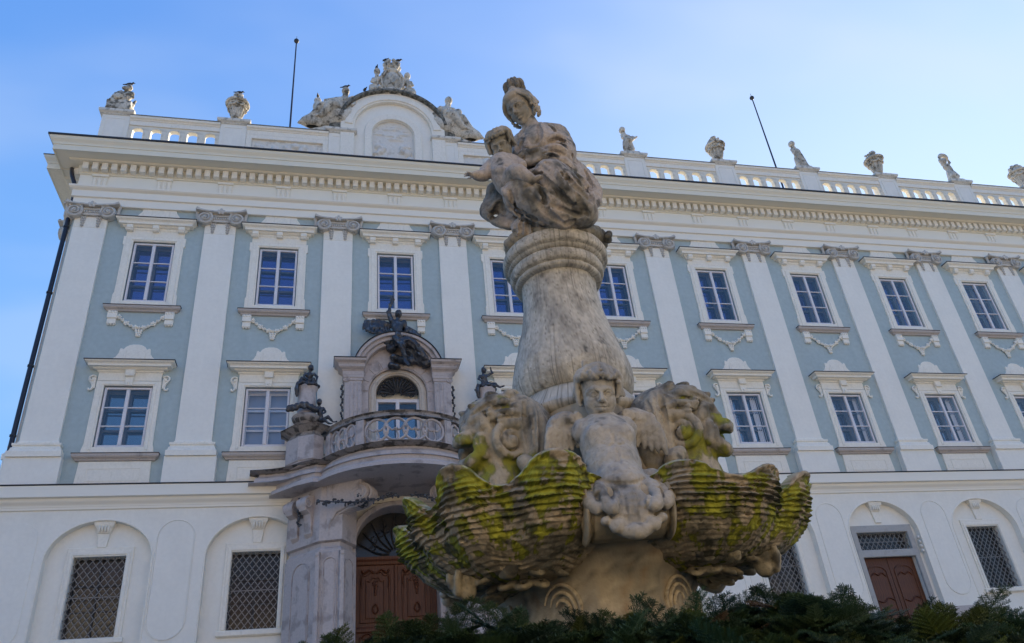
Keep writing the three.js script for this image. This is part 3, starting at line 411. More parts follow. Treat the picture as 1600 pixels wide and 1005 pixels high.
const Lw = (() => {
  const o = { ...casement(0.71, 10.02, 12.09, -0.04), innerFrame: innerCasement(0.75, 10.0, 12.12, -0.34), inner: merge([box(-0.77, 0.77, 9.98, 12.14, -0.37, -0.35)]) };
  o.surround = merge([plate([[-1.06, 9.70], [1.06, 9.70], [1.03, 9.95], [0.99, 10.1], [0.97, 12.28], [-0.97, 12.28], [-0.99, 10.1], [-1.03, 9.95]], [rect(-0.73, 0.73, 10.0, 12.12)], -0.01, 0.06, 0.012), plate(uframe(0.86, 9.9, 12.2, 0.78, 12.15), null, 0.058, 0.08, 0.008), cbox(-0.96, 0.96, 12.29, 12.64, -0.01, 0.055, 0.01)]);
  o.hood = merge([moulding(-0.96, 0.96, -0.01, 0.055, [[0, 12.58], [0.04, 12.60], [0.04, 12.64], ...ovolo(0.08, 12.65, 0.16, 12.70, 3), [0.28, 12.705], [0.28, 12.77], ...cyma(0.29, 12.78, 0.38, 12.84, 4), [0.39, 12.86], [0.0, 12.89]])]);
  o.flash = merge([moulding(-0.96, 0.96, -0.01, 0.055, [[0.41, 12.865], [0.41, 12.89], [0.0, 12.95]])]);
  const half = [[0.80, 12.8], [0.78, 13.06], [0.66, 13.10], [0.56, 13.18], [0.49, 13.32], [0.47, 13.48], [0.42, 13.50], [0.36, 13.46], [0.30, 13.55], [0.20, 13.62], [0.08, 13.65]];
  o.crest = merge([plate([...half, ...half.slice().reverse().map(([x, y]) => [-x, y])], null, -0.01, 0.05, 0.012), plate(arc(0, 13.2, 0.34, 0.26, 0, 6.28, 28), null, 0.048, 0.066, 0.012)]);
  o.key = merge([plate([[-0.10, 12.10], [0.10, 12.10], [0.14, 12.45], [-0.14, 12.45]], null, 0.05, 0.13, 0.015), cbox(-0.15, 0.15, 12.46, 12.66, 0.05, 0.20, 0.03), ball(0, 12.2, 0.13, 0.05, 0.06, 0.03, 8, 6), cylX2(-0.13, 0.13, 12.44, 0.17, 0.045)]);
  const e = []; for (const s of [-1, 1]) { const S = pts => pts.map(([x, y, z]) => [s * x, y, z]); e.push(tube(S([[1.0, 12.42, 0.04], [1.10, 12.46, 0.05], [1.19, 12.40, 0.05], [1.18, 12.30, 0.06], [1.10, 12.30, 0.06], [1.10, 12.36, 0.06]]), 0.038, 7), tube(S([[1.17, 12.28, 0.05], [1.10, 12.18, 0.05], [1.07, 12.06, 0.05], [1.10, 11.97, 0.05], [1.17, 11.96, 0.05], [1.18, 12.02, 0.05]]), 0.036, 7), plate(S([[1.0, 12.42, 0], [1.14, 12.40, 0], [1.08, 12.18, 0], [1.06, 12.02, 0], [1.0, 12.02, 0]]), null, 0, 0.05)); }
  o.scroll = [merge(e.slice(0, 3)), merge(e.slice(3))];
  o.sill = merge([moulding(-1.10, 1.10, -0.01, 0.06, [[0.0, 9.54], [0.03, 9.55], ...cyma(0.04, 9.57, 0.12, 9.66, 4), [0.13, 9.67], [0.13, 9.755]])]);
  o.sillFlash = merge([moulding(-1.10, 1.10, -0.01, 0.06, [[0.145, 9.75], [0.145, 9.77], [0.0, 9.80]])]);
  o.apron = merge([plate([[-1.06, 8.66], [1.06, 8.66], [1.02, 9.535], [-1.02, 9.535]], null, -0.01, 0.05, 0.01), plate(rect(-0.75, 0.75, 8.9, 9.3), [rect(-0.74, 0.74, 8.91, 9.29)], 0.048, 0.062)]);
  return o;
})();
let gz = 0; const gR = rng(61);
function glazing(G, w, pale, low) {
  part('casement_frame', G.frame, M.frame, w);
  for (const p of G.panes) part('pane', p, M.pane, w);
  part('inner_casement', G.innerFrame, pale ? M.frame : M.innerFrame, w); const ig = part('inner_glass', G.inner, pale ? M.innerPale : low ? M.innerSkyBright : M.inner, w, [0, 0, 0]); const ty = (gR() - 0.5) * 0.05, tx = (gR() - 0.5) * 0.006; ig.rotation.y = ty; ig.position.z = -Math.abs(ty) * 0.4 - 0.02; ig.position.x = -0.36 * ty; 
}
WX.forEach((c, i) => {
  const w = grp('upper_window', palace, [c, 0, 0]);
  glazing(U, w);
  part('surround', U.surround, M.trim, w); part('frieze_panel', U.frieze, M.trim, w); part('hood', U.hood, M.trim, w); part('hood_flashing', U.flash, M.metal, w);
  for (const dx of [-0.87, 0, 0.87]) part('bracket', U.bracket, M.trim, w, [dx, 0, 0]);
  part('sill', U.sill, M.pinkStone, w); part('sill_flashing', U.sillFlash, M.metal, w); for (const dx of [-0.9, 0.9]) part('apron_bracket', U.apron, M.trim, w, [dx, 0, 0]);
  if (i !== 2) part('garland', U.garland, M.trim, w);
});
WX.forEach((c, i) => {
  if (i === 2) return;
  const w = grp('lower_window', palace, [c, 0, 0]);
  glazing(Lw, w, i === 1, true);
  part('surround', Lw.surround, M.trim, w); part('hood', Lw.hood, M.trim, w); part('hood_flashing', Lw.flash, M.metal, w); part('crest', Lw.crest, M.trim, w); part('keystone', Lw.key, M.trim, w); for (const q of Lw.scroll) part('side_scroll', q, M.trim, w);
  part('sill', Lw.sill, M.pinkStone, w); part('sill_flashing', Lw.sillFlash, M.metal, w); part('apron', Lw.apron, M.trim, w);
  if (i >= 5) { // white curtains hanging inside, drawn apart
    const P = []; for (const s of [-1, 1]) { const wd = 0.22 + 0.1 * ((i * 7 + (s > 0 ? 3 : 0)) % 3) / 2, n = 24, T = []; for (let k = 0; k < n; k++) { const a = k / n, b = (k + 1) / n, f = t => [s * (0.70 - wd * t), -0.30 + 0.02 * Math.sin(t * 26 + i)]; const [xa, za] = f(a), [xb, zb] = f(b); T.push(xa, 10.1, za, xb, 10.1, zb, xb, 12.05, zb, xa, 10.1, za, xb, 12.05, zb, xa, 12.05, za); } P.push(merge([fromTris(T)])); }
    for (const q of P) part('curtain', q, std({ color: new THREE.Color().setRGB(0.62, 0.62, 0.66), roughness: 1, side: THREE.DoubleSide }), w);
  }
});

// ground floor: niches with grilled windows, one small door, incised panels
function grille(x0, x1, y0, y1, z, px, py) {     // diamond lattice of bent bars, clipped to the opening
  const T = [], r = 0.010, L = []; const seg = (a, b) => { const dx = b[0] - a[0], dy = b[1] - a[1], l = Math.hypot(dx, dy), nx = -dy / l * r, ny = dx / l * r; const c = [[a[0] + nx, a[1] + ny], [a[0] - nx, a[1] - ny], [b[0] - nx, b[1] - ny], [b[0] + nx, b[1] + ny]]; const A = c.map(p => [...p, z - r]), B = c.map(p => [...p, z + r]); const q = (p, s, t, u) => T.push(...p, ...s, ...t, ...p, ...t, ...u); q(B[0], B[1], B[2], B[3]); for (let i = 0; i < 4; i++) { const j = (i + 1) % 4; q(A[i], A[j], B[j], B[i]); } };
  const clip = (a, b) => { let t0 = 0, t1 = 1; const d = [b[0] - a[0], b[1] - a[1]]; for (const [p, q] of [[-d[0], a[0] - x0], [d[0], x1 - a[0]], [-d[1], a[1] - y0], [d[1], y1 - a[1]]]) { if (p === 0) { if (q < 0) return; } else { const t = q / p; if (p < 0) t0 = Math.max(t0, t); else t1 = Math.min(t1, t); } } if (t0 < t1) seg([a[0] + d[0] * t0, a[1] + d[1] * t0], [a[0] + d[0] * t1, a[1] + d[1] * t1]); };
  const slope = py / px, H = y1 - y0; for (let x = x0 - H / slope - px; x < x1 + H / slope + px; x += px) { clip([x, y0], [x + H / slope, y1]); clip([x, y0], [x - H / slope, y1]); }
  L.push(fromTris(T), box(x0, x1, (y0 + y1) / 2 - 0.012, (y0 + y1) / 2 + 0.012, z - 0.02, z - 0.0102)); return merge(L);
}
function nicheKey() { return [moulding(-0.16, 0.16, -0.2, -0.12, [[0, 7.36], [0.02, 7.38], [0.05, 7.5], [0.10, 7.58], [0.12, 7.64], [0.12, 7.69]]), ...[-0.12, -0.04, 0.04, 0.12].map(x => ball(x, 7.5, -0.05, 0.035, 0.12, 0.05, 8, 6)), plate([[-0.12, 6.95], [0.12, 6.95], [0.17, 7.36], [-0.17, 7.36]], null, -0.21, -0.13, 0.01)]; }
const nicheSurr = (x, y0, y1) => merge([plate(rect(-x - 0.19, x + 0.19, y0 - 0.02, y1 + 0.26), [rect(-x, x, y0, y1)], -0.21, -0.15, 0.01), plate(uframe(x + 0.12, y0 + 0.01, y1 + 0.14, x + 0.02, y1 + 0.04), null, -0.152, -0.125, 0.01)]);
const G = { surr: nicheSurr(0.70, 4.47, 6.70), key: merge(nicheKey()), sill: merge([moulding(-0.9, 0.9, -0.21, -0.15, [[0, 4.28], [0.05, 4.32], [0.05, 4.44], [0, 4.46]])]), grille: grille(-0.70, 0.70, 4.47, 6.70, -0.28, 0.195, 0.25), pane: merge([box(-0.72, 0.72, 4.45, 6.72, -0.50, -0.49)]), bars: merge([box(-0.03, 0.03, 4.47, 6.7, -0.49, -0.45), box(-0.7, 0.7, 5.9, 5.96, -0.49, -0.455), box(-0.7, -0.64, 4.47, 6.7, -0.49, -0.45), box(0.64, 0.7, 4.47, 6.7, -0.49, -0.45), box(-0.64, 0.64, 5.2, 5.23, -0.49, -0.46)]) };
const archiv = merge([(() => { return plate([[1.42, 3.0], [1.47, 3.0], ...arc(0, 6.55, 1.47, 1.20, 0, Math.PI, 28), [-1.47, 3.0], [-1.42, 3.0], ...arc(0, 6.55, 1.42, 1.15, Math.PI, 0, 28)], null, 0.028, 0.05, 0.008); })()]);
[2.22, 6.55, 15.2, 19.6, 24.0, 28.3, 32.7, 37.1, 41.5].forEach((c) => {
  const door = c === 28.3, w = grp(door ? 'side_entrance' : 'ground_window', palace, [c, 0, 0]);
  part('niche_edge', archiv, M.trim, w); part('keystone', G.key, M.trim, w);
  if (!door) { part('surround', G.surr, M.trim, w); part('sill', G.sill, M.trim, w); part('lattice_grille', G.grille, M.iron, w); part('pane', G.pane, M.darkGlass, w); part('glazing_bars', G.bars, M.ironDark, w); }
  else {
    part('stone_frame', [plate([[1.08, 2.9], [1.28, 2.9], [1.28, 6.86], [-1.28, 6.86], [-1.28, 2.9], [-1.08, 2.9], [-1.08, 5.72], [1.08, 5.72]], [rect(-1.06, 1.06, 5.98, 6.60)], -0.22, -0.13, 0.02)], std({ map: stainTex([0.40, 0.39, 0.37], [0.27, 0.26, 0.24], { blot: 0.5, seed: 75, metres: 1.6 }), bumpMap: roughBump, bumpScale: 0.004 }), w);
    part('lattice_grille', grille(-1.08, 1.08, 5.98, 6.60, -0.3, 0.195, 0.25), M.iron, w); part('pane', [box(-1.1, 1.1, 5.9, 6.62, -0.5, -0.48)], M.darkGlass, w);
    for (const s of [-1, 1]) { const d = part('door_leaf', [box(s < 0 ? -1.08 : 0.012, s < 0 ? -0.012 : 1.08, 3.0, 5.74, -0.46, -0.38)], M.wood, w); d.userData.label = 'dark brown carved door leaf'; }
    const orn = []; for (const s of [-1, 1]) { const cx = s * 0.55; orn.push(plate([[cx - 0.40, 3.2], [cx + 0.40, 3.2], [cx + 0.40, 5.25], ...arc(cx, 5.25, 0.40, 0.24, 0, Math.PI, 14)], [[[cx - 0.35, 3.25], [cx + 0.35, 3.25], [cx + 0.35, 5.23], ...arc(cx, 5.23, 0.35, 0.20, 0, Math.PI, 14)]], -0.38, -0.345, 0.01)); orn.push(tube([[cx - 0.3, 5.1, -0.37], [cx - 0.15, 5.22, -0.36], [cx, 5.14, -0.36], [cx + 0.15, 5.22, -0.36], [cx + 0.3, 5.1, -0.37]], 0.025, 6), tube([[cx - 0.35, 4.3, -0.37], [cx - 0.1, 4.22, -0.36], [cx + 0.12, 4.36, -0.36], [cx + 0.35, 4.28, -0.37]], 0.025, 6)); }
    part('door_carving', orn.slice(0, 3), M.wood, w); part('door_carving', orn.slice(3), M.wood, w);
  }
});
for (const c of [4.25, 17.4, 21.8, 26.2, 30.6, 34.9, 39.3]) part('oval_panel', [plate(stadium(c - 0.53, c + 0.53, 4.26, 7.68), [stadium(c - 0.50, c + 0.50, 4.29, 7.65).reverse()], 0.02, 0.055, 0.008), plate(stadium(c - 0.499, c + 0.499, 4.291, 7.649), null, 0.0, 0.042, 0.008)], M.white, palace);
part('oval_panel', [plate(stadium(-0.45, 0.55, 4.26, 7.68), null, 0.0, 0.05, 0.012)], M.white, palace);
// a string of three bulbs of plaster on the door niche's reveal, as in the photograph
part('plaster_drop', [0, 1, 2, 3].map(k => ball(29.66 + k * 0.0, 6.35 - k * 0.16, -0.05, 0.05, 0.07, 0.06, 8, 6)), M.relief, palace);

// parapet: pedestals, balusters, rails, relief panels
const pedGeo = { body: merge([cbox(-0.51, 0.51, 21.95, 24.06, -0.55, 0.0, 0.012), plate(rect(-0.36, 0.36, 22.2, 23.86), [rect(-0.345, 0.345, 22.215, 23.845)], -0.002, 0.014)]), cap: merge([moulding(-0.51, 0.51, -0.62, 0.0, [[0.0, 24.03], [0.04, 24.05], ...cyma(0.05, 24.07, 0.13, 24.16, 4), [0.14, 24.17], [0.14, 24.27], [0, 24.33]])]), base: merge([moulding(-0.51, 0.51, -0.62, 0.0, [[0.06, 21.9], [0.06, 22.05], [0, 22.1]])]) };
const balGeo = (() => { const h = 0.33, w = 0.14, yt = 23.62, ys = 23.36; const p = [[-w, 22.25], [w, 22.25], [w, ys]]; for (let i = 0; i <= 8; i++) { const a = Math.PI - i / 8 * Math.PI / 2; p.push([h + (h - w) * Math.cos(a), ys + (yt - 0.12 - ys) * Math.sin(a)]); } p.push([h, yt], [-h, yt]); for (let i = 8; i >= 0; i--) { const a = i / 8 * Math.PI / 2; p.push([-h + (h - w) * Math.cos(a), ys + (yt - 0.12 - ys) * Math.sin(a)]); } return merge([plate(p, null, -0.27, -0.07, 0.012), cbox(-0.075, 0.075, 22.4, 23.3, -0.075, -0.05, 0.008)]); })();
const M_bal = std({ map: stainTex([0.74, 0.70, 0.60], [0.46, 0.43, 0.35], { blot: 0.5, runs: 0.3, seed: 61, metres: 2 }), bumpMap: fineBump, bumpScale: 0.004, roughness: 0.9 });
const M_cap = std({ map: stainTex([0.66, 0.63, 0.56], [0.26, 0.245, 0.21], { blot: 0.7, runs: 0.5, grain: 0.12, seed: 34, metres: 1.1, thr: 0.05 }), bumpMap: roughBump, bumpScale: 0.006, roughness: 0.95 });
PX.slice(0, 11).forEach((x, i) => {
  const p = grp('pedestal', palace, [x, 0, 0]);
  part('pedestal_die', pedGeo.body, M.white, p); part('pedestal_cap', pedGeo.cap, M_cap, p); part('pedestal_base', pedGeo.base, M.trim, p);
  if (i === 10) return; const a = x + 0.515, b = PX[i + 1] - 0.515;
  if (i === 2) return;
  part('parapet_rail', [moulding(a, b, -0.34, -0.03, [[0, 23.62], [0, 23.84], [0.03, 23.86], ...cyma(0.03, 23.88, 0.10, 23.96, 4), [0.11, 24.03]], [0, 0])], M.trim, palace);
  part('parapet_coping', [moulding(a, b, -0.38, -0.03, [[0.11, 24.03], [0.125, 24.04], [0.125, 24.075], [0, 24.12]], [0, 0])], M.stained, palace);
  part('parapet_base', [box(a, b, 21.9, 22.25, -0.45, -0.03)], M.trim, palace);
  if (i === 1 || i === 3) {
    const w2 = (b - a) / 2, m = (a + b) / 2;
    part('relief_panel_frame', [plate(rect(a, b, 22.25, 23.62), [rect(a + 0.22, b - 0.22, 22.45, 23.42)], -0.4, -0.03, 0.01)], M.trim, palace);
    const T = [], nx = 110, ny = 34, F = (s, t) => { const X = (s - 0.5) * 2 * (w2 - 0.2), Y = 22.4 + t * 1.05; let h = 0; const r = rng(77 + i); for (let k = 0; k < 16; k++) { const cx = (r() - 0.5) * 2 * (w2 - 0.45), cy = 22.6 + r() * 0.6, rx = 0.1 + r() * 0.2, ry = 0.07 + r() * 0.16, an = r() * 3; const dx = X - cx, dy = Y - cy, u = (dx * Math.cos(an) + dy * Math.sin(an)) / rx, v = (-dx * Math.sin(an) + dy * Math.cos(an)) / ry, q = 1 - u * u - v * v; if (q > 0) h = Math.max(h, Math.sqrt(q) * 0.13); } return [m + X, Y, -0.13 + h + 0.02 * fbm(X * 6, Y * 6, i, 3)]; };
    for (let s = 0; s < nx; s++) for (let t = 0; t < ny; t++) { const A = F(s / nx, t / ny), B = F((s + 1) / nx, t / ny), C = F((s + 1) / nx, (t + 1) / ny), D = F(s / nx, (t + 1) / ny); T.push(...A, ...B, ...C, ...A, ...C, ...D); }
    part('figure_relief', mergeSmooth(T), M.relief, palace);
  } else { const m = (a + b) / 2, n = Math.round((b - a) / 0.66), pitch = (b - a) / n; for (let k = 0; k <= n; k++) { const q = part('baluster', balGeo, M_bal, palace, [a + k * pitch, 0, 0]); q.scale.x = pitch / 0.66; } }
});
function mergeSmooth(T) { const g = new THREE.BufferGeometry(); g.setAttribute('position', new THREE.Float32BufferAttribute(T, 3)); const w = mergeVertices(g, 1e-4); w.computeVertexNormals(); return boxUV(strip(w)); }

// the arched attic over the middle bay
{
  const at = grp('attic_arch', palace, [DC, 0, 0]);
  const wall = []; for (const p of [[-1.75, 21.9], [1.75, 21.9], [1.75, 24.6]]) wall.push(p); wall.push(...arc(0, 24.5, 1.75, 1.75, 0, Math.PI, 32));
  part('tympanum', [plate(wall, [archPts(-0.88, 0.88, 22.0, 24.3, 25.15)], -0.5, -0.12)], M.white, at);
  part('archivolt', [plate([[1.64, 22.1], [2.22, 22.1], ...arc(0, 24.52, 2.22, 2.12, 0.02, Math.PI - 0.02, 40), [-2.22, 22.1], [-1.64, 22.1], ...arc(0, 24.5, 1.64, 1.62, Math.PI, 0, 40)], null, -0.55, 0.06, 0.015), plate([...arc(0, 24.52, 2.05, 1.95, 0.05, Math.PI - 0.05, 40), ...arc(0, 24.5, 1.72, 1.70, Math.PI - 0.05, 0.05, 40)], null, 0.058, 0.11, 0.02)], M.trim, at);
  part('arch_coping', [plate([...arc(0, 24.52, 2.36, 2.28, 0.16, Math.PI - 0.16, 44), ...arc(0, 24.52, 2.215, 2.115, Math.PI - 0.16, 0.16, 44)], null, -0.62, 0.24, 0.03)], M.stained, at);
  part('panel_frame', [plate([[0.9, 22.0], [1.22, 22.0], ...arc(0, 24.3, 1.22, 1.18, 0, Math.PI, 28), [-1.22, 22.0], [-0.9, 22.0], ...arc(0, 24.3, 0.9, 0.87, Math.PI, 0, 28)], null, -0.14, -0.03, 0.02)], M.trim, at);
  const T = [], nx = 60, ny = 90, F = (s, t) => { const X = (s - 0.5) * 1.9, Y = 22.1 + t * 3.2; let h = 0; const r = rng(91); for (let k = 0; k < 34; k++) { const top = k < 12, side = k % 2 ? 1 : -1, cx = top ? (r() - 0.5) * 1.2 : side * (0.3 + r() * 0.45), cy = top ? 24.1 + r() * 0.75 : 22.5 + r() * 1.2, rx = top ? 0.16 + r() * 0.16 : 0.09 + r() * 0.16, ry = top ? 0.03 + r() * 0.04 : 0.09 + r() * 0.12; const u = (X - cx) / rx, v = (Y - cy) / ry, q = 1 - u * u - v * v; if (q > 0) h = Math.max(h, Math.sqrt(q) * (top ? 0.06 : 0.14)); } return [X, Y, -0.22 + h + 0.018 * fbm(X * 7, Y * 7, 4, 3)]; };
  for (let s = 0; s < nx; s++) for (let t = 0; t < ny; t++) { const A = F(s / nx, t / ny), B = F((s + 1) / nx, t / ny), C = F((s + 1) / nx, (t + 1) / ny), D = F(s / nx, (t + 1) / ny); T.push(...A, ...B, ...C, ...A, ...C, ...D); }
  part('figure_relief', mergeSmooth(T), M.relief, at);
  for (const s of [-1, 1]) {   // scrolled shoulders and the stained blocks under the figures
    const b = [[1.9, 24.1], [3.35, 24.1], [3.45, 24.2], [3.30, 24.32], [3.0, 24.40], [2.74, 24.62], [2.62, 24.95], [2.55, 25.3], [2.2, 25.9], [1.9, 25.9]].map(([x, y]) => [s * x, y]);
    part('scroll_shoulder', [plate(s > 0 ? b : b.reverse(), null, -0.5, -0.05, 0.02)], M.weather, at);
    part('figure_block', [cbox(s * 2.32 - 0.36, s * 2.32 + 0.36, 24.3, 25.28, -0.45, 0.02, 0.02)], M.stained, at);
  }
}
// the side front steps out behind the corner: its own cornice and capital show at the left
{
  const w = grp('side_projection', palace), b = (prof) => moulding(-1.10, X0, -15.5, -1.10, prof, [1, 0]);
  part('side_block', [box(-1.10, X0 + 0.01, 2.5, 21.9, -15.5, -1.10)], M.white, w);
  part('side_cornice', [b([[0.10, 20.78], [0.15, 20.79], [0.15, 20.85], [0.18, 20.86], [0.18, 21.19], [0.40, 21.20], [0.47, 21.26], [0.88, 21.27], [0.91, 21.23], [0.91, 21.46], ...cyma(0.94, 21.49, 1.05, 21.74), [1.06, 21.79]])], cornice.material, w);
  part('side_flashing', [b([[1.08, 21.785], [1.08, 21.81], [0.5, 21.9]])], M.metal, w); part('side_architrave', [b([[0.10, 19.36], [0.12, 19.7], [0.17, 19.72], [0.17, 19.97], [0.25, 20.1], [0.26, 20.18], [0.1, 20.22]])], M.trim, w);
  const c = part('side_capital', capGeo, M_capital, w, [-1.08, 18.8, -1.75]); c.rotation.y = -Math.PI / 2;
}
// downpipe at the corner, with its hopper and brackets
{
  const p = grp('downpipe', palace);
  const x = X0 - 0.16; part('pipe', [tube([[X0 - 0.5, 21.2, -0.1], [X0 - 0.35, 20.7, 0.12], [x, 20.1, 0.02], [x, 19.3, 0.0], [x, 12, 0.0], [x, 8.9, 0.0], [x - 0.12, 8.6, 0.1], [x - 0.15, 8.1, 0.1], [x, 7.8, 0.06], [x, 3.05, 0.06]], 0.075, 12, 120)], M.pipe, p);
  for (const y of [18.4, 15.6, 12.8, 10.4, 6.5, 4.5]) part('pipe_clip', [cyl(x, y - 0.03, y + 0.03, y < 8 ? 0.06 : 0, 0.095)], M.metal, p);
}
shadows(palace);
// ---------------------------------------------------------------- unseen houses behind the camera, placed to throw warm sunlight back onto the shaded palace
{
  const walls = [[0.74, 0.62, 0.42], [0.72, 0.66, 0.54], [0.75, 0.60, 0.40], [0.70, 0.62, 0.50], [0.74, 0.66, 0.48]];
  const names = ['ochre', 'cream', 'apricot', 'pale grey', 'straw yellow'];
  let x = -34;
  walls.forEach((c, i) => {
    const w = [17, 15, 18, 16, 19][i], h = [15.5, 17, 14.5, 16.5, 15][i], z = 42, hs = thing('unseen_town_house', `${names[i]} plastered town house across the square, out of view, lighting the palace`, 'house', [x + w / 2, -1.6, z]);
    const n = Math.floor(w / 3.2), holes = []; for (let f = 0; f < 4; f++) for (let k = 0; k < n; k++) { const cx = (k - (n - 1) / 2) * 3.1, y = 1.4 + f * 3.6; if (y + 2.2 < h) holes.push([cx, y]); }
    part('wall', [box(-w / 2, w / 2, 0, h, 0, 10)], std({ color: new THREE.Color().setRGB(...c), roughness: 0.9, bumpMap: fineBump, bumpScale: 0.004 }), hs);
    part('roof', [plate([[-w / 2 - 0.3, h], [w / 2 + 0.3, h], [w / 2 + 0.3, h + 0.3], [-w / 2 - 0.3, h + 0.3]], null, -0.5, 10.5), fromTris([-w / 2, h + 0.3, -0.4, w / 2, h + 0.3, -0.4, w / 2, h + 4, 5, -w / 2, h + 0.3, -0.4, w / 2, h + 4, 5, -w / 2, h + 4, 5, -w / 2, h + 0.3, 10.4, w / 2, h + 0.3, 10.4, w / 2, h + 4, 5, -w / 2, h + 0.3, 10.4, w / 2, h + 4, 5, -w / 2, h + 4, 5])], std({ color: new THREE.Color().setRGB(0.20, 0.09, 0.055), roughness: 0.9 }), hs);
    for (const [cx, y] of holes) { const f = part('window', [plate(rect(-0.62, 0.62, 0, 2), [rect(-0.5, 0.5, 0.1, 1.9)], -0.06, 0.02)], M.trim, hs, [cx, y, -0.02]); part('pane', [box(-0.5, 0.5, 0.1, 1.9, -0.03, -0.02)], M.darkGlass, f); }
    x += w;
  });
}
// ---------------------------------------------------------------- the portal: stone piers, balcony, bronze figures
const PO = 10.84;
function planMould(line, prof, back, mat) {     // a moulding that follows a plan line (x, z); grows outwards along mitred normals; closed behind along `back`
  const n = line.length, N = line.map((p, i) => { const a = line[Math.max(0, i - 1)], b = line[Math.min(n - 1, i + 1)]; const d1 = i > 0 ? norm2(p[0] - a[0], p[1] - a[1]) : null, d2 = i < n - 1 ? norm2(b[0] - p[0], b[1] - p[1]) : null, q = d1 && d2 ? norm2(d1[0] + d2[0], d1[1] + d2[1]) : (d1 || d2), m = d1 && d2 ? 1 / Math.max(0.5, Math.sqrt((1 + d1[0] * d2[0] + d1[1] * d2[1]) / 2)) : 1; return [-q[1] * m, q[0] * m]; });
  function norm2(x, y) { const l = Math.hypot(x, y) || 1; return [x / l, y / l]; }
  const T = [], q = (a, b, c, d) => T.push(...a, ...b, ...c, ...a, ...c, ...d), ring = ([o, y]) => line.map((p, i) => [p[0] + N[i][0] * o, y, p[1] + N[i][1] * o]), R = prof.map(ring);
  for (let i = 0; i + 1 < R.length; i++) for (let k = 0; k + 1 < n; k++) q(R[i][k], R[i][k + 1], R[i + 1][k + 1], R[i + 1][k]);
  for (const [r, up] of [[R[0], -1], [R[R.length - 1], 1]]) { const poly = [...r.map(p => new THREE.Vector2(p[0], p[2])), ...back.map(p => new THREE.Vector2(p[0], p[1]))]; for (const [a, b, c] of THREE.ShapeUtils.triangulateShape(poly, [])) { const y = r[0][1], A = poly[a], B = poly[b], C = poly[c]; T.push(A.x, y, A.y, B.x, y, B.y, C.x, y, C.y); } }
  return fromTris(T);
}
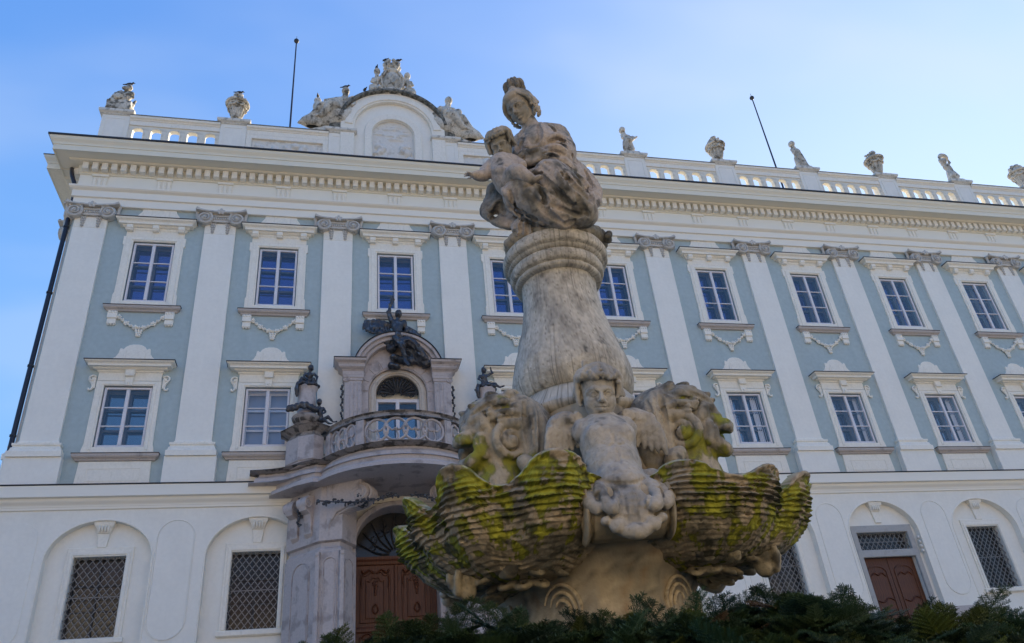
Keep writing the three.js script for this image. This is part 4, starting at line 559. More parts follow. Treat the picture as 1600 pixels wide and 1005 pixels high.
// line runs from right to left seen from the square so that normals point outwards
const mirror = (l) => l.map(([x, z]) => [-x, z]).reverse();
const portal = grp('portal', palace, [PO, 0, 0]);
{
  const pierL = [[-1.36, -0.5], [-1.36, 0.62], [-1.80, 1.38], [-2.46, 1.22], [-3.42, 0.10], [-3.42, 0.0]];      // left pier
  const PP = [[0.10, 2.7], [0.10, 3.35], [0.05, 3.42], [0, 3.46], [0, 6.22], [0.03, 6.24], [0.03, 6.30], ...cyma(0.04, 6.31, 0.10, 6.40, 4), [0.11, 6.41], [0.11, 6.52], [0.0, 6.56], [0, 7.35], [0.02, 7.9], [0.05, 8.26]];
  for (const [l, s] of [[pierL, -1], [mirror(pierL), 1]]) {
    part('pier', [planMould(l, PP, [])], M.portal, portal);
    const face = (a, b, y0, y1, w, nm, mt = M.portal) => { const A = [s * a[0] * -1, a[1]], B = [s * b[0] * -1, b[1]]; const cx = (A[0] + B[0]) / 2, cz = (A[1] + B[1]) / 2; let nx = B[1] - A[1], nz = -(B[0] - A[0]); if (nz < 0) { nx = -nx; nz = -nz; } const m = part(nm, [plate(stadium(-w, w, y0, y1), [stadium(-w + 0.035, w - 0.035, y0 + 0.035, y1 - 0.035).reverse()], 0, 0.028, 0.008), plate(stadium(-w + 0.07, w - 0.07, y0 + 0.07, y1 - 0.07), null, -0.01, 0.014, 0.006)], mt, portal, [cx, 0, cz]); m.rotation.y = Math.atan2(nx, nz); };
    face([-1.80, 1.38], [-2.46, 1.22], 3.62, 6.08, 0.22, 'pier_panel'); face([-1.36, 0.62], [-1.80, 1.38], 3.62, 6.08, 0.26, 'pier_panel'); face([-2.46, 1.22], [-3.42, 0.10], 3.62, 6.08, 0.40, 'pier_panel');
    for (const [dx, dz, ry] of [[-2.46, 1.22, -0.55], [-1.80, 1.38, 0.32]]) { const m = part('pier_rib', [cbox(-0.07, 0.07, 3.46, 6.22, -0.05, 0.07, 0.02), cbox(-0.07, 0.07, 6.10, 6.22, -0.05, 0.09, 0.02)], M.portal, portal, [-s * dx, 0, dz]); m.rotation.y = -s * ry * 1; }
    // consoles with curled heads on the outer face
    for (const [t, w] of [[0.30, 0.13], [0.72, 0.13]]) { const x = mix(-2.46, -3.42, t), z = mix(1.22, 0.10, t); const c = part('scroll_console', [plate([[0, 6.75], [0.10, 6.85], [0.12, 7.25], [0.16, 7.42], [0.34, 7.5], [0.42, 7.68], [0.38, 7.86], [0.26, 7.96], [0, 8.0]], null, -w, w, 0.015), cylZ(0.26, 7.72, -w - 0.03, w + 0.03, 0.17), spiralTube(0.26, 7.72, w + 0.035, 0.15, 1.6, -1, 0.03), spiralTube(0.26, 7.72, -w - 0.035, 0.15, 1.6, -1, 0.03)], M.portal, portal, [s * x * -1, 0, z]); c.rotation.y = s < 0 ? Math.PI + 0.86 + 0.0 : -0.86; if (s < 0) c.rotation.y = Math.PI + 0.862; }
    // great consoles under the balcony
    const cp = [[0.2, 6.62], [0.30, 6.8], [0.36, 7.1], [0.50, 7.34], [0.85, 7.48], [1.15, 7.50], [1.36, 7.62], [1.44, 7.82], [1.38, 8.02], [1.22, 8.10], [1.20, 8.30], [0.2, 8.30]];
    const gc = part('balcony_console', [plate(cp, null, -0.30, 0.30, 0.03), cylZ(1.18, 7.80, -0.335, 0.335, 0.23), ...[-0.2, -0.07, 0.07, 0.2].map(d => tubeZ([[1.1, 8.12], [1.30, 8.08], [1.46, 7.9], [1.45, 7.7], [1.32, 7.56], [1.1, 7.46], [0.85, 7.44], [0.55, 7.32]], d, 0.045)), spiralTube(1.18, 7.80, 0.34, 0.2, 1.8, -1, 0.035), spiralTube(1.18, 7.80, -0.34, 0.2, 1.8, -1, 0.035)], M.portal, portal, [s * 2.36, 0, 0.92]); gc.rotation.y = s < 0 ? -0.50 : -Math.PI + 0.50; gc.scale.set(1.12, 1, 0.85);
    const R = rng(s + 9), fl = []; for (let k = 0; k < 40; k++) { const t = R(); fl.push(ball(s * (1.22 + (R() - 0.5) * 0.3), 7.62 - t * 0.25 + R() * 0.3, 1.72 + (R() - 0.5) * 0.2, 0.04 + R() * 0.045, 0.03 + R() * 0.04, 0.04, 6, 5)); }
    part('bronze_foliage', fl, M.bronze, portal);
    const vine = []; for (let k = 0; k <= 26; k++) { const t = k / 26, x = s * mix(2.55, 0.2, t), y = 7.66 - 0.30 * Math.sin(Math.PI * Math.min(1, t * 1.0)) * 0.5 - 0.05 * Math.sin(t * 20), z = mix(1.55, 2.05, Math.sin(t * 1.57)); vine.push(ball(x + (R() - 0.5) * 0.08, y + (R() - 0.5) * 0.1, z, 0.035 + R() * 0.04, 0.03 + R() * 0.03, 0.04, 6, 5)); if (k % 3 === 0) vine.push(ball(x, y - 0.08, z + 0.03, 0.03, 0.06, 0.03, 6, 5)); }
    vine.push(tube([[s * 2.55, 7.66, 1.55], [s * 1.8, 7.50, 1.85], [s * 1.0, 7.48, 2.0], [s * 0.2, 7.62, 2.05]], 0.02, 6)); part('leaf_festoon', vine, M.bronze, portal);
    const dr = []; for (let k = 0; k < 26; k++) dr.push(ball(s * (3.05 + (R() - 0.5) * 0.18), 7.9 - k * 0.032 + (R() - 0.5) * 0.04, 0.95 + (R() - 0.5) * 0.12, 0.03 + R() * 0.03, 0.035 + R() * 0.02, 0.035, 6, 5)); part('leaf_drop', dr, M.bronze, portal);
  }
  function cylZ(x, y, z0, z1, r) { const g = new THREE.CylinderGeometry(r, r, z1 - z0, 24); g.rotateX(Math.PI / 2); g.translate(x, y, (z0 + z1) / 2); return g; }
  function tubeZ(pts, z, r) { return tube(pts.map(([x, y]) => [x, y, z]), r, 7); }
  // entablature and balcony floor
  const RB = 2.62, CZ = 0.12, circ = []; for (let i = 0; i <= 40; i++) { const a = mix(0.44, Math.PI - 0.44, i / 40); circ.push([RB * Math.cos(a), CZ + RB * Math.sin(a)]); }
  const half = [[2.62, 1.28], [2.95, 1.10], [3.25, 0.82], [3.6, 0.60], [4.0, 0.48], [4.42, 0.42], [4.46, 0.0]], plan = [...half.slice().reverse(), ...circ, ...half.map(([x, z]) => [-x, z])];
  const half2 = [[2.62, 1.28], [2.95, 1.06], [3.25, 0.74], [3.55, 0.42], [3.66, 0.30], [3.68, 0.0]], plan2 = [...half2.slice().reverse(), ...circ, ...half2.map(([x, z]) => [-x, z])];
  part('portal_frieze', [planMould(plan2, [[-0.34, 8.22], [-0.30, 8.24], [-0.30, 8.34], ...cyma(-0.28, 8.35, -0.17, 8.44, 4), [-0.15, 8.45], [-0.15, 8.60]], [])], M.portal, portal);
  part('portal_cornice', [planMould(plan, [[-0.22, 8.57], [-0.18, 8.60], [-0.06, 8.65], [-0.05, 8.74], ...cyma(-0.04, 8.75, 0.07, 8.86, 5), [0.08, 8.87], [0.08, 8.91]], [])], M.portal, portal);
  part('cornice_capping', [planMould(plan, [[0.095, 8.905], [0.10, 8.94], [-0.2, 8.99]], [])], M.portalDark, portal);
  // balustrade: posts, rails, interlaced rings
  const rr = 2.44, pt = (a, y, d = 0) => [(rr + d) * Math.cos(a), y, CZ + (rr + d) * Math.sin(a)], arcLine = (d, a0, a1, n = 36) => { const l = []; for (let i = 0; i <= n; i++) { const a = mix(a0, a1, i / n), p = pt(a, 0, d); l.push([p[0], p[2]]); } return l; };
  const A0 = 0.36, A1 = Math.PI - A0;
  part('balcony_base_rail', [planMould(arcLine(0.10, A0, A1), [[0, 8.98], [0, 9.10], [-0.03, 9.12]], arcLine(-0.12, A0, A1).reverse())], M.portalDark, portal);
  part('balcony_handrail', [planMould(arcLine(0.10, A0, A1), [[0, 9.93], [0.03, 9.96], [0.05, 10.02], [0.05, 10.07], [-0.02, 10.11]], arcLine(-0.12, A0, A1).reverse())], M.portalDark, portal);
  const posts = [0.42, 1.0, Math.PI - 1.0, Math.PI - 0.42]; for (const a of posts) { const m = part('balcony_post', [cbox(-0.14, 0.14, 9.12, 9.93, -0.10, 0.09, 0.015), plate(rect(-0.09, 0.09, 9.2, 9.86), [rect(-0.075, 0.075, 9.215, 9.845)], 0.088, 0.102)], M.portal, portal, [rr * Math.cos(a), 0, CZ + rr * Math.sin(a)]); m.rotation.y = Math.PI / 2 - a; }
  const ringAt = (ac, w, h, r) => { const p = []; for (let i = 0; i < 28; i++) { const t = i / 28 * 6.2832; p.push(pt(ac + w * Math.cos(t) / rr, 9.525 + h * Math.sin(t), 0.012 * Math.cos(2 * t))); } return tube(p, r, 7, 56, true); };
  for (const [a, b, n] of [[0.50, 0.92, 3], [1.09, Math.PI - 1.09, 4], [Math.PI - 0.92, Math.PI - 0.50, 3]]) for (let i = 0; i < n; i++) {
    const ac = mix(a, b, (i + 0.5) / n), w = (b - a) / n * rr * 0.60; part('balcony_ring', [ringAt(ac, w, 0.36, 0.045)], M.portal, portal);
    if (i < n - 1) for (const dy of [-0.09, 0.09]) part('ring_knot', [ball(...pt(mix(a, b, (i + 1) / n), 9.525 + dy, 0.03), 0.05, 0.05, 0.045, 8, 6)], M.portal, portal);
    const kn = [tube([pt(ac - w * 0.7 / rr, 9.62, 0), pt(ac - w * 0.3 / rr, 9.50, 0), pt(ac, 9.54, 0.02), pt(ac + w * 0.3 / rr, 9.50, 0), pt(ac + w * 0.7 / rr, 9.62, 0)], 0.035, 6), tube([pt(ac, 9.17, 0), pt(ac - 0.03, 9.3, 0), pt(ac, 9.52, 0)], 0.03, 6), ball(...pt(ac, 9.525, 0.0), 0.06, 0.05, 0.06, 8, 6)]; part('ring_scrollwork', kn, M.portal, portal);
  }
  // corner pedestals with columns, bowls
  for (const s of [-1, 1]) {
    const line = s < 0 ? [[-2.42, 0.0], [-2.42, 0.95], [-2.72, 1.22], [-3.2, 1.02], [-3.58, 0.55], [-3.58, 0.0]] : mirror([[-2.42, 0.0], [-2.42, 0.95], [-2.72, 1.22], [-3.2, 1.02], [-3.58, 0.55], [-3.58, 0.0]]);
    part('corner_pedestal', [planMould(line, [[0.04, 8.95], [0.04, 9.1], [0, 9.14], [0, 9.92]], [])], M.portal, portal);
    part('pedestal_cap', [planMould(line, [[0, 9.92], [0.03, 9.94], ...cyma(0.04, 9.96, 0.10, 10.04, 4), [0.10, 10.10], [0.0, 10.16], [-0.12, 10.24], [-0.2, 10.26]], [])], M.portalDark, portal);
    const cx = s * 3.0; part('bowl_base', [((g) => { g.translate(cx, 0, 0.68); return g; })(lathe([[0.02, 10.22], [0.40, 10.22], [0.40, 10.30], [0.26, 10.36], [0.24, 10.42], [0.34, 10.48], [0.43, 10.58], [0.46, 10.68], [0.43, 10.72], [0.3, 10.74]], 40))], M.portalDark, portal);
    part('pedestal_column', [((g) => { g.translate(cx, 0, 0.68); return g; })(lathe([[0.02, 10.7], [0.31, 10.7], [0.31, 10.78], [0.285, 10.82], [0.275, 11.5], [0.28, 11.64], [0.31, 11.68], [0.33, 11.74], [0.33, 11.80], [0.02, 11.82]], 40))], M.portal, portal);
  }
  // aedicule of the balcony door
  const ae = grp('balcony_door', palace, [PO, 0, 0]);
  for (const s of [-1, 1]) { const fl = [cbox(s * 1.52 - 0.29, s * 1.52 + 0.29, 9.0, 12.34, -0.02, 0.52, 0.015)]; for (let k = -1; k <= 1; k++) fl.push(cbox(s * 1.45 + k * 0.13 - 0.05, s * 1.45 + k * 0.13 + 0.05, 9.5, 12.1, 0.515, 0.545, 0.02)); fl.push(moulding(s * 1.52 - 0.29, s * 1.52 + 0.29, -0.02, 0.52, [[0, 12.16], [0.03, 12.18], [0.03, 12.24], [0.06, 12.28], [0.06, 12.36]]), spiralTube(s * 1.78, 12.22, 0.54, 0.11, 1.5, s, 0.035)); part('fluted_pilaster', fl, M.portal, ae);
    part('side_drop', [...Array(16).keys()].map(k => ball(s * (1.88 + 0.03 * Math.sin(k * 2)), 12.0 - k * 0.10, 0.42, 0.05 - 0.0015 * k, 0.06, 0.05, 7, 5)), M.bronze, ae);
    part('cornice_block', [moulding(s < 0 ? -1.86 : 1.18, s < 0 ? -1.18 : 1.86, -0.02, 0.54, [[0, 12.36], [0.02, 12.38], [0.02, 12.52], ...cyma(0.04, 12.53, 0.14, 12.62, 4), [0.16, 12.63], [0.16, 12.70], ...cyma(0.17, 12.71, 0.30, 12.84, 4), [0.31, 12.88]], s < 0 ? [1, 0.25] : [0.25, 1])], M.portal, ae); part('cornice_flashing', [moulding(s < 0 ? -1.86 : 1.18, s < 0 ? -1.18 : 1.86, -0.02, 0.54, [[0.33, 12.885], [0.33, 12.91], [0, 12.97]], s < 0 ? [1, 0.25] : [0.25, 1])], M.metal, ae); }
  const ringP = (r0, r1, cy, a0 = 0.32, n = 34) => [...arc(0, cy, r1, r1, a0, Math.PI - a0, n), ...arc(0, cy, r0, r0, Math.PI - a0, a0, n)];
  part('arched_cornice', [plate(ringP(1.30, 1.44, 12.42), null, -0.02, 0.70, 0.02), plate(ringP(1.42, 1.54, 12.42), null, -0.02, 0.82, 0.02), plate(ringP(1.18, 1.32, 12.42), null, -0.02, 0.58, 0.02)], M.portal, ae); part('arch_flashing', [plate(ringP(1.54, 1.565, 12.42), null, -0.02, 0.86)], M.metal, ae);
  part('door_surround', [plate([[1.0, 9.0], [1.26, 9.0], [1.26, 12.6], ...arc(0, 12.42, 1.24, 1.24, 0.1, Math.PI - 0.1, 30), [-1.26, 12.6], [-1.26, 9.0], [-1.0, 9.0], [-1.0, 11.85], ...arc(0, 11.85, 1.0, 0.93, Math.PI, 0, 30), [1.0, 9.0]], null, -0.02, 0.30, 0.012)], M.portal, ae);
  for (let k = 0; k < 9; k++) { const a = Math.PI * (k + 0.5) / 9; part('arch_stone', [plate([...arc(0, 11.87, 1.30, 1.28, a - 0.165, a + 0.165, 5), ...arc(0, 11.87, 1.02, 0.96, a + 0.165, a - 0.165, 5)], null, 0.28, 0.325, 0.012)], M.portal, ae); }
  part('door_frame_moulding', [plate([[0.74, 9.0], [1.0, 9.0], ...arc(0, 11.85, 1.0, 0.93, 0, Math.PI, 30), [-1.0, 9.0], [-0.74, 9.0], ...arc(0, 11.85, 0.74, 0.72, Math.PI, 0, 30)], null, -0.2, 0.20, 0.03), plate([[0.80, 9.0], [0.92, 9.0], ...arc(0, 11.85, 0.92, 0.86, 0, Math.PI, 30), [-0.92, 9.0], [-0.80, 9.0], ...arc(0, 11.85, 0.80, 0.77, Math.PI, 0, 30)], null, 0.198, 0.24, 0.02)], std({ map: stainTex([0.55, 0.48, 0.40], [0.36, 0.31, 0.25], { blot: 0.5, seed: 71, metres: 1.4 }), bumpMap: roughBump, bumpScale: 0.004 }), ae);
  // shell grille in the lunette
  const sh = []; for (let k = 0; k <= 12; k++) { const a = Math.PI * (0.04 + 0.92 * k / 12); sh.push(tube([[0.12 * Math.cos(a), 11.86 + 0.1 * Math.sin(a), 0.05], [0.40 * Math.cos(a), 11.86 + 0.38 * Math.sin(a), 0.13], [0.62 * Math.cos(a), 11.86 + 0.6 * Math.sin(a), 0.08]], t => 0.03 + 0.03 * t, 7)); } for (const [r, t] of [[0.68, 0.035], [0.60, 0.02], [0.52, 0.016]]) sh.push(tube(arc(0, 11.85, r, r * 0.97, 0, Math.PI, 24).map(([x, y]) => [x, y, 0.1]), t, 6, 60)); for (const s of [-1, 1]) sh.push(spiralTube(s * 0.22, 11.93, 0.14, 0.12, 1.4, s, 0.035), spiralTube(s * 0.48, 11.84, 0.12, 0.10, 1.4, s, 0.03)); part('shell_grille', sh, M.ironDark, ae);
  part('lunette_panel', [plate([[0.74, 11.70], ...arc(0, 11.85, 0.74, 0.72, 0, Math.PI, 24), [-0.74, 11.70]], null, -0.16, -0.12)], M.trim, ae);
  part('door_leaf_frame', [box(-0.74, 0.74, 11.60, 11.72, -0.14, 0.03), box(-0.74, -0.66, 9.0, 11.6, -0.14, 0.02), box(0.66, 0.74, 9.0, 11.6, -0.14, 0.02), box(-0.06, 0.06, 9.0, 11.6, -0.14, 0.025), box(-0.66, -0.06, 10.2, 10.28, -0.13, 0.01), box(0.06, 0.66, 10.2, 10.28, -0.13, 0.01)], M.frame, ae);
  for (const s of [-1, 1]) for (const [y0, y1] of [[9.02, 10.2], [10.28, 11.6]]) part('pane', [box(s < 0 ? -0.66 : 0.06, s < 0 ? -0.06 : 0.66, y0, y1, -0.06, -0.055)], M.pane, ae);
  part('inner_glass', [box(-0.74, 0.74, 9.0, 11.7, -0.4, -0.38)], M.innerSkyBright, ae);
  // main door under the balcony
  const md = grp('main_door', palace, [PO - 0.1, 0, 0]);
  part('door_arch', [plate([[1.26, 2.7], [1.46, 2.7], ...arc(0, 6.72, 1.46, 1.32, 0, Math.PI, 28), [-1.46, 2.7], [-1.26, 2.7], ...arc(0, 6.72, 1.26, 1.16, Math.PI, 0, 28)], null, -0.6, 0.30, 0.03)], M.portal, md);
  part('transom', [moulding(-1.26, 1.26, -0.5, -0.40, [[0, 6.20], [0.03, 6.22], [0.05, 6.30], [0.10, 6.36], [0.10, 6.44], [0, 6.46]], [0, 0])], M.wood, md);
  for (const s of [-1, 1]) {
    const d = grp('door_leaf', md, [s * 0.635, 0, 0]); part('leaf_board', [box(-0.615, 0.615, 2.9, 6.2, -0.52, -0.44)], M.wood, d);
    const wav = (w, h, n = 24) => { const p = []; for (let i = 0; i <= n; i++) { const t = i / n; p.push([mix(-w, w, t), h + 0.06 * Math.cos(t * 6.28 * 1.0) * -1 + 0.03 * Math.cos(t * 18.8)]); } return p; };
    const pan = (w, y0, y1, z, nm) => { const top = wav(w, y1), inT = wav(w - 0.05, y1 - 0.05); part(nm, [plate([[-w, y0], [w, y0], ...top.slice().reverse()], [[[-w + 0.05, y0 + 0.05], [w - 0.05, y0 + 0.05], ...inT.slice().reverse()]], z, z + 0.05, 0.012)], M.wood, d); };
    pan(0.46, 4.5, 5.98, -0.44, 'panel_moulding'); pan(0.30, 4.62, 5.80, -0.44, 'panel_moulding'); pan(0.46, 3.1, 4.15, -0.44, 'panel_moulding'); part('lock_rail', [moulding(-0.58, 0.58, -0.46, -0.42, [[0, 4.22], [0.03, 4.26], [0.03, 4.34], [0, 4.40]])], M.wood, d);
    const cv = []; const R = rng(5 + s); for (let k = 0; k < 22; k++) { const t = k / 22; cv.push(ball((R() - 0.5) * 0.16 * (1 - t), 5.72 - t * 0.42, -0.415, 0.035, 0.04, 0.03, 6, 5)); } for (const q of [-1, 1]) cv.push(tube([[q * 0.05, 5.95, -0.40], [q * 0.2, 6.05, -0.39], [q * 0.34, 5.96, -0.39], [q * 0.42, 6.06, -0.4]], 0.032, 6), tube([[q * 0.40, 5.9, -0.41], [q * 0.43, 5.7, -0.40], [q * 0.40, 5.5, -0.41]], 0.026, 6), tube([[0, 4.75, -0.4], [q * 0.08, 4.85, -0.4], [q * 0.05, 4.98, -0.4], [0, 5.05, -0.4]], 0.024, 6), tube([[q * 0.1, 4.12, -0.4], [q * 0.25, 4.2, -0.4], [q * 0.42, 4.1, -0.4]], 0.028, 6)); part('carving', cv, M.wood, d);
    const kn = []; kn.push(...[0, 1].map(e => tube([[-s * 0.50, 4.02, -0.38], [-s * 0.50 - 0.05, 4.10, -0.36], [-s * 0.50, 4.20, -0.38], [-s * 0.50 + 0.05, 4.10, -0.36], [-s * 0.50, 4.02, -0.38]].map(p => [p[0], p[1] + 0 * e, p[2]]), 0.014, 6))); part('brass_knocker', kn, M.brass, d);
  }
  part('meeting_stile', [cbox(-0.05, 0.05, 2.9, 6.2, -0.45, -0.37, 0.015)], M.wood, md);
  const fan = []; for (let k = 0; k < 9; k++) { const a = Math.PI * (k + 0.5) / 9; fan.push(tube([[0.2 * Math.cos(a), 6.5 + 0.2 * Math.sin(a), -0.42], [0.6 * Math.cos(a + 0.2), 6.6 + 0.6 * Math.sin(a + 0.2), -0.42], [1.15 * Math.cos(a), 6.7 + 1.05 * Math.sin(a), -0.42]], 0.02, 6), spiralTube(0.75 * Math.cos(a), 6.62 + 0.75 * Math.sin(a), -0.42, 0.12, 1.2, k % 2 ? 1 : -1, 0.018)); } part('fanlight_grille', fan, M.ironDark, md); part('fanlight_glass', [plate([[1.26, 6.46], ...arc(0, 6.72, 1.26, 1.16, 0, Math.PI, 24), [-1.26, 6.46]], null, -0.52, -0.50)], M.darkGlass, md);
}
shadows(palace);

// ---------------------------------------------------------------- a figure from joints (metres), for bronzes and roof statues
function figure(S, J, h, { k = 0.03, headR = 0.068, neckR = 0.033 } = {}) {   // h: standing height
  const r = (f) => f * h, kk = k * h / 1.7;
  S.chain([J.pelvis, J.belly || mid(J.pelvis, J.chest), J.chest], [r(0.085), r(0.075), r(0.088)], kk); S.ell(J.chest, [r(0.105), r(0.09), r(0.075)], kk); S.cap(J.chest, J.neck, r(0.06), r(neckR * 1.1), kk); S.cap(J.neck, J.head, r(neckR), r(neckR * 0.9), kk); S.ell(J.head, [r(headR * 0.9), r(headR * 1.12), r(headR)], kk * 0.4); S.ell([J.head[0], J.head[1] - r(0.012), J.head[2] + r(0.058)], [r(0.014), r(0.022), r(0.02)], kk * 0.3);
  for (const s of ['L', 'R']) { if (J['sh' + s]) { S.cap(J.chest, J['sh' + s], r(0.06), r(0.045), kk); S.cap(J['sh' + s], J['el' + s], r(0.042), r(0.034), kk); S.cap(J['el' + s], J['ha' + s], r(0.033), r(0.022), kk * 0.6); S.ell(J['ha' + s], [r(0.028), r(0.028), r(0.026)], kk * 0.5); } if (J['hp' + s]) { S.cap(J['hp' + s], J['kn' + s], r(0.07), r(0.05), kk); S.cap(J['kn' + s], J['an' + s], r(0.047), r(0.028), kk); S.cap(J['an' + s], J['ft' + s], r(0.026), r(0.024), kk * 0.6); } }
  function mid(a, b) { return [0, 1, 2].map(i => (a[i] + b[i]) / 2); }
}
function wing(S, root, tip, drop, th = 0.05, n = 9) { for (let i = 0; i < n; i++) { const t = i / (n - 1), a = [0, 1, 2].map(k => mix(root[k], tip[k], 0.15 + 0.85 * t)), b = [0, 1, 2].map(k => a[k] + drop[k] * (0.55 + 0.5 * Math.sin(t * 2.4)) + (tip[k] - root[k]) * 0.22 * t); S.cap(a, b, th, th * 0.55, 0.012); } S.chain([root, [0, 1, 2].map(k => mix(root[k], tip[k], 0.5) - drop[k] * 0.25), tip], [th * 1.3, th * 1.25, th * 0.8], 0.03); }
{
  // winged bronze figure with a torch, riding a cloud over the balcony door
  const S = new Sculpt([-1.45, -0.35, -0.72], [1.4, 3.15, 0.62], 0.026); const j = (x, y, z = 0) => [x - PO, y - 12.5, z];
  figure(S, { pelvis: j(10.86, 13.68, 0), belly: j(10.83, 13.98, 0.06), chest: j(10.83, 14.32, 0), neck: j(10.83, 14.58, 0), head: j(10.86, 14.78, 0.06), shL: j(10.62, 14.50, 0.02), elL: j(10.52, 14.84, 0.06), haL: j(10.58, 15.12, 0.1), shR: j(11.06, 14.46, 0), elR: j(11.16, 14.16, -0.02), haR: j(11.06, 13.9, 0.14), hpL: j(10.80, 13.62, 0.08), knL: j(10.98, 13.28, 0.34), anL: j(11.06, 12.76, 0.24), ftL: j(11.14, 12.56, 0.36), hpR: j(11.0, 13.62, 0.02), knR: j(11.5, 13.35, 0.12), anR: j(11.74, 12.98, 0.0), ftR: j(11.9, 12.86, 0.0) }, 2.15);
  S.cap(j(10.60, 15.05, 0.1), j(10.64, 15.3, 0.12), 0.035, 0.05, 0.02); S.ell(j(10.65, 15.42, 0.12), [0.07, 0.12, 0.07], 0.03); S.ell(j(10.69, 15.36, 0.13), [0.06, 0.07, 0.05], 0.03);
  wing(S, j(10.65, 14.42, -0.2), j(9.72, 14.56, -0.22), [0.12, -0.42, 0.05], 0.075, 10); wing(S, j(11.02, 14.34, -0.2), j(11.62, 14.06, -0.2), [0.0, -0.34, 0.05], 0.07, 8);
  for (const [x, y, r] of [[10.38, 13.86, 0.22], [10.25, 14.06, 0.14], [10.5, 13.7, 0.2], [10.62, 13.45, 0.2], [10.72, 13.1, 0.18], [10.62, 12.78, 0.15], [10.8, 12.72, 0.14], [11.2, 13.3, 0.24], [11.45, 13.2, 0.22], [11.65, 13.0, 0.2], [11.82, 12.86, 0.18], [11.3, 12.98, 0.2], [11.55, 13.42, 0.2], [11.0, 12.98, 0.18]]) S.ell(j(x, y, -0.12), [r, r * 0.85, r * 0.9], 0.06);
  S.chain([j(10.7, 13.7, 0.18), j(10.9, 13.55, 0.24), j(11.15, 13.62, 0.18), j(11.45, 13.42, 0.12), j(11.8, 13.0, 0.05)], [0.10, 0.12, 0.14, 0.14, 0.10], 0.05); S.folds(j(11.3, 13.4, 0.1), 0.75, [0.7, 0.7, 0.2], 0.16, 0.03, 3); S.displace((x, y, z) => 0.03 * fbm(x * 5, y * 5, z * 5, 3));
  const a = thing('bronze_figure', 'dark bronze winged figure raising a torch above the balcony door', 'sculpture', [PO, 12.5, 0.62]); part('winged_figure', finish(S.mesh()), M.bronze, a);
  // putti on the two columns
  for (const s of [-1, 1]) {
    const P = new Sculpt([-0.6, -0.55, -0.5], [0.85, 1.05, 0.6], 0.022), c = s < 0 ? [-1, 0] : [1, 0];
    if (s < 0) figure(P, { pelvis: [0, 0.18, 0], belly: [0.02, 0.30, 0.02], chest: [0.05, 0.42, 0.05], neck: [0.06, 0.55, 0.06], head: [0.08, 0.68, 0.1], shL: [-0.08, 0.48, 0.05], elL: [-0.14, 0.3, 0.15], haL: [0.0, 0.2, 0.22], shR: [0.18, 0.47, 0.05], elR: [0.30, 0.34, 0.12], haR: [0.26, 0.14, 0.2], hpL: [-0.08, 0.14, 0.05], knL: [-0.2, 0.2, 0.26], anL: [-0.24, 0.0, 0.28], ftL: [-0.28, -0.04, 0.34], hpR: [0.1, 0.14, 0.05], knR: [0.18, 0.16, 0.28], anR: [0.16, -0.02, 0.3], ftR: [0.16, -0.05, 0.38] }, 1.15, { headR: 0.09 });
    else figure(P, { pelvis: [0, 0.2, 0], belly: [-0.02, 0.32, 0.02], chest: [-0.05, 0.44, 0.05], neck: [-0.06, 0.56, 0.06], head: [-0.04, 0.70, 0.08], shL: [-0.18, 0.48, 0.05], elL: [-0.26, 0.34, 0.12], haL: [-0.14, 0.2, 0.2], shR: [0.08, 0.5, 0.05], elR: [0.26, 0.6, 0.08], haR: [0.2, 0.80, 0.1], hpL: [-0.08, 0.16, 0.05], knL: [-0.16, 0.18, 0.28], anL: [-0.16, -0.02, 0.3], ftL: [-0.18, -0.05, 0.38], hpR: [0.1, 0.16, 0.05], knR: [0.3, 0.1, 0.2], anR: [0.46, -0.02, 0.22], ftR: [0.60, 0.02, 0.24] }, 1.15, { headR: 0.09 });
    P.ell([0, 0.02, 0.02], [0.34, 0.09, 0.32], 0.05); for (let k = 0; k < 9; k++) { const R = rng(k + 3 * s + 20), q = k / 9 * 6.28; P.ell([0.3 * Math.cos(q), -0.02 + R() * 0.08, 0.3 * Math.sin(q)], [0.10, 0.07, 0.10], 0.03); } P.chain([[-0.3, 0.05, 0.2], [-0.34, -0.15, 0.22], [-0.32, -0.4, 0.2]], [0.06, 0.07, 0.05], 0.03); P.displace((x, y, z) => 0.02 * fbm(x * 8, y * 8, z * 8, 3));
    const t = thing('bronze_putto', s < 0 ? 'crouching bronze putto on the portal column left of the balcony' : 'bronze putto with raised arm on the portal column right of the balcony', 'sculpture', [PO + s * 3.0, 11.81, 0.68], 'bronze putti on the portal columns'); part('putto', finish(P.mesh()), M.bronze, t);
  }
  // reclining bronze child and flowers at the foot of the left column, mirrored on the right
  for (const s of [-1, 1]) {
    const P = new Sculpt([-0.75, -0.45, -0.35], [1.1, 0.75, 0.55], 0.024); figure(P, { pelvis: [0.46, -0.12, 0.05], belly: [0.44, 0.03, 0.1], chest: [0.42, 0.2, 0.12], neck: [0.40, 0.33, 0.14], head: [0.40, 0.46, 0.18], shL: [0.30, 0.28, 0.12], elL: [0.16, 0.28, 0.22], haL: [0.02, 0.32, 0.26], shR: [0.52, 0.26, 0.12], elR: [0.6, 0.1, 0.2], haR: [0.5, -0.02, 0.28], hpL: [0.5, -0.16, 0.08], knL: [0.68, -0.1, 0.25], anL: [0.84, -0.26, 0.22], ftL: [0.96, -0.26, 0.24], hpR: [0.44, -0.18, 0.08], knR: [0.6, -0.24, 0.28], anR: [0.74, -0.34, 0.26], ftR: [0.82, -0.36, 0.3] }, 1.1, { headR: 0.09 });
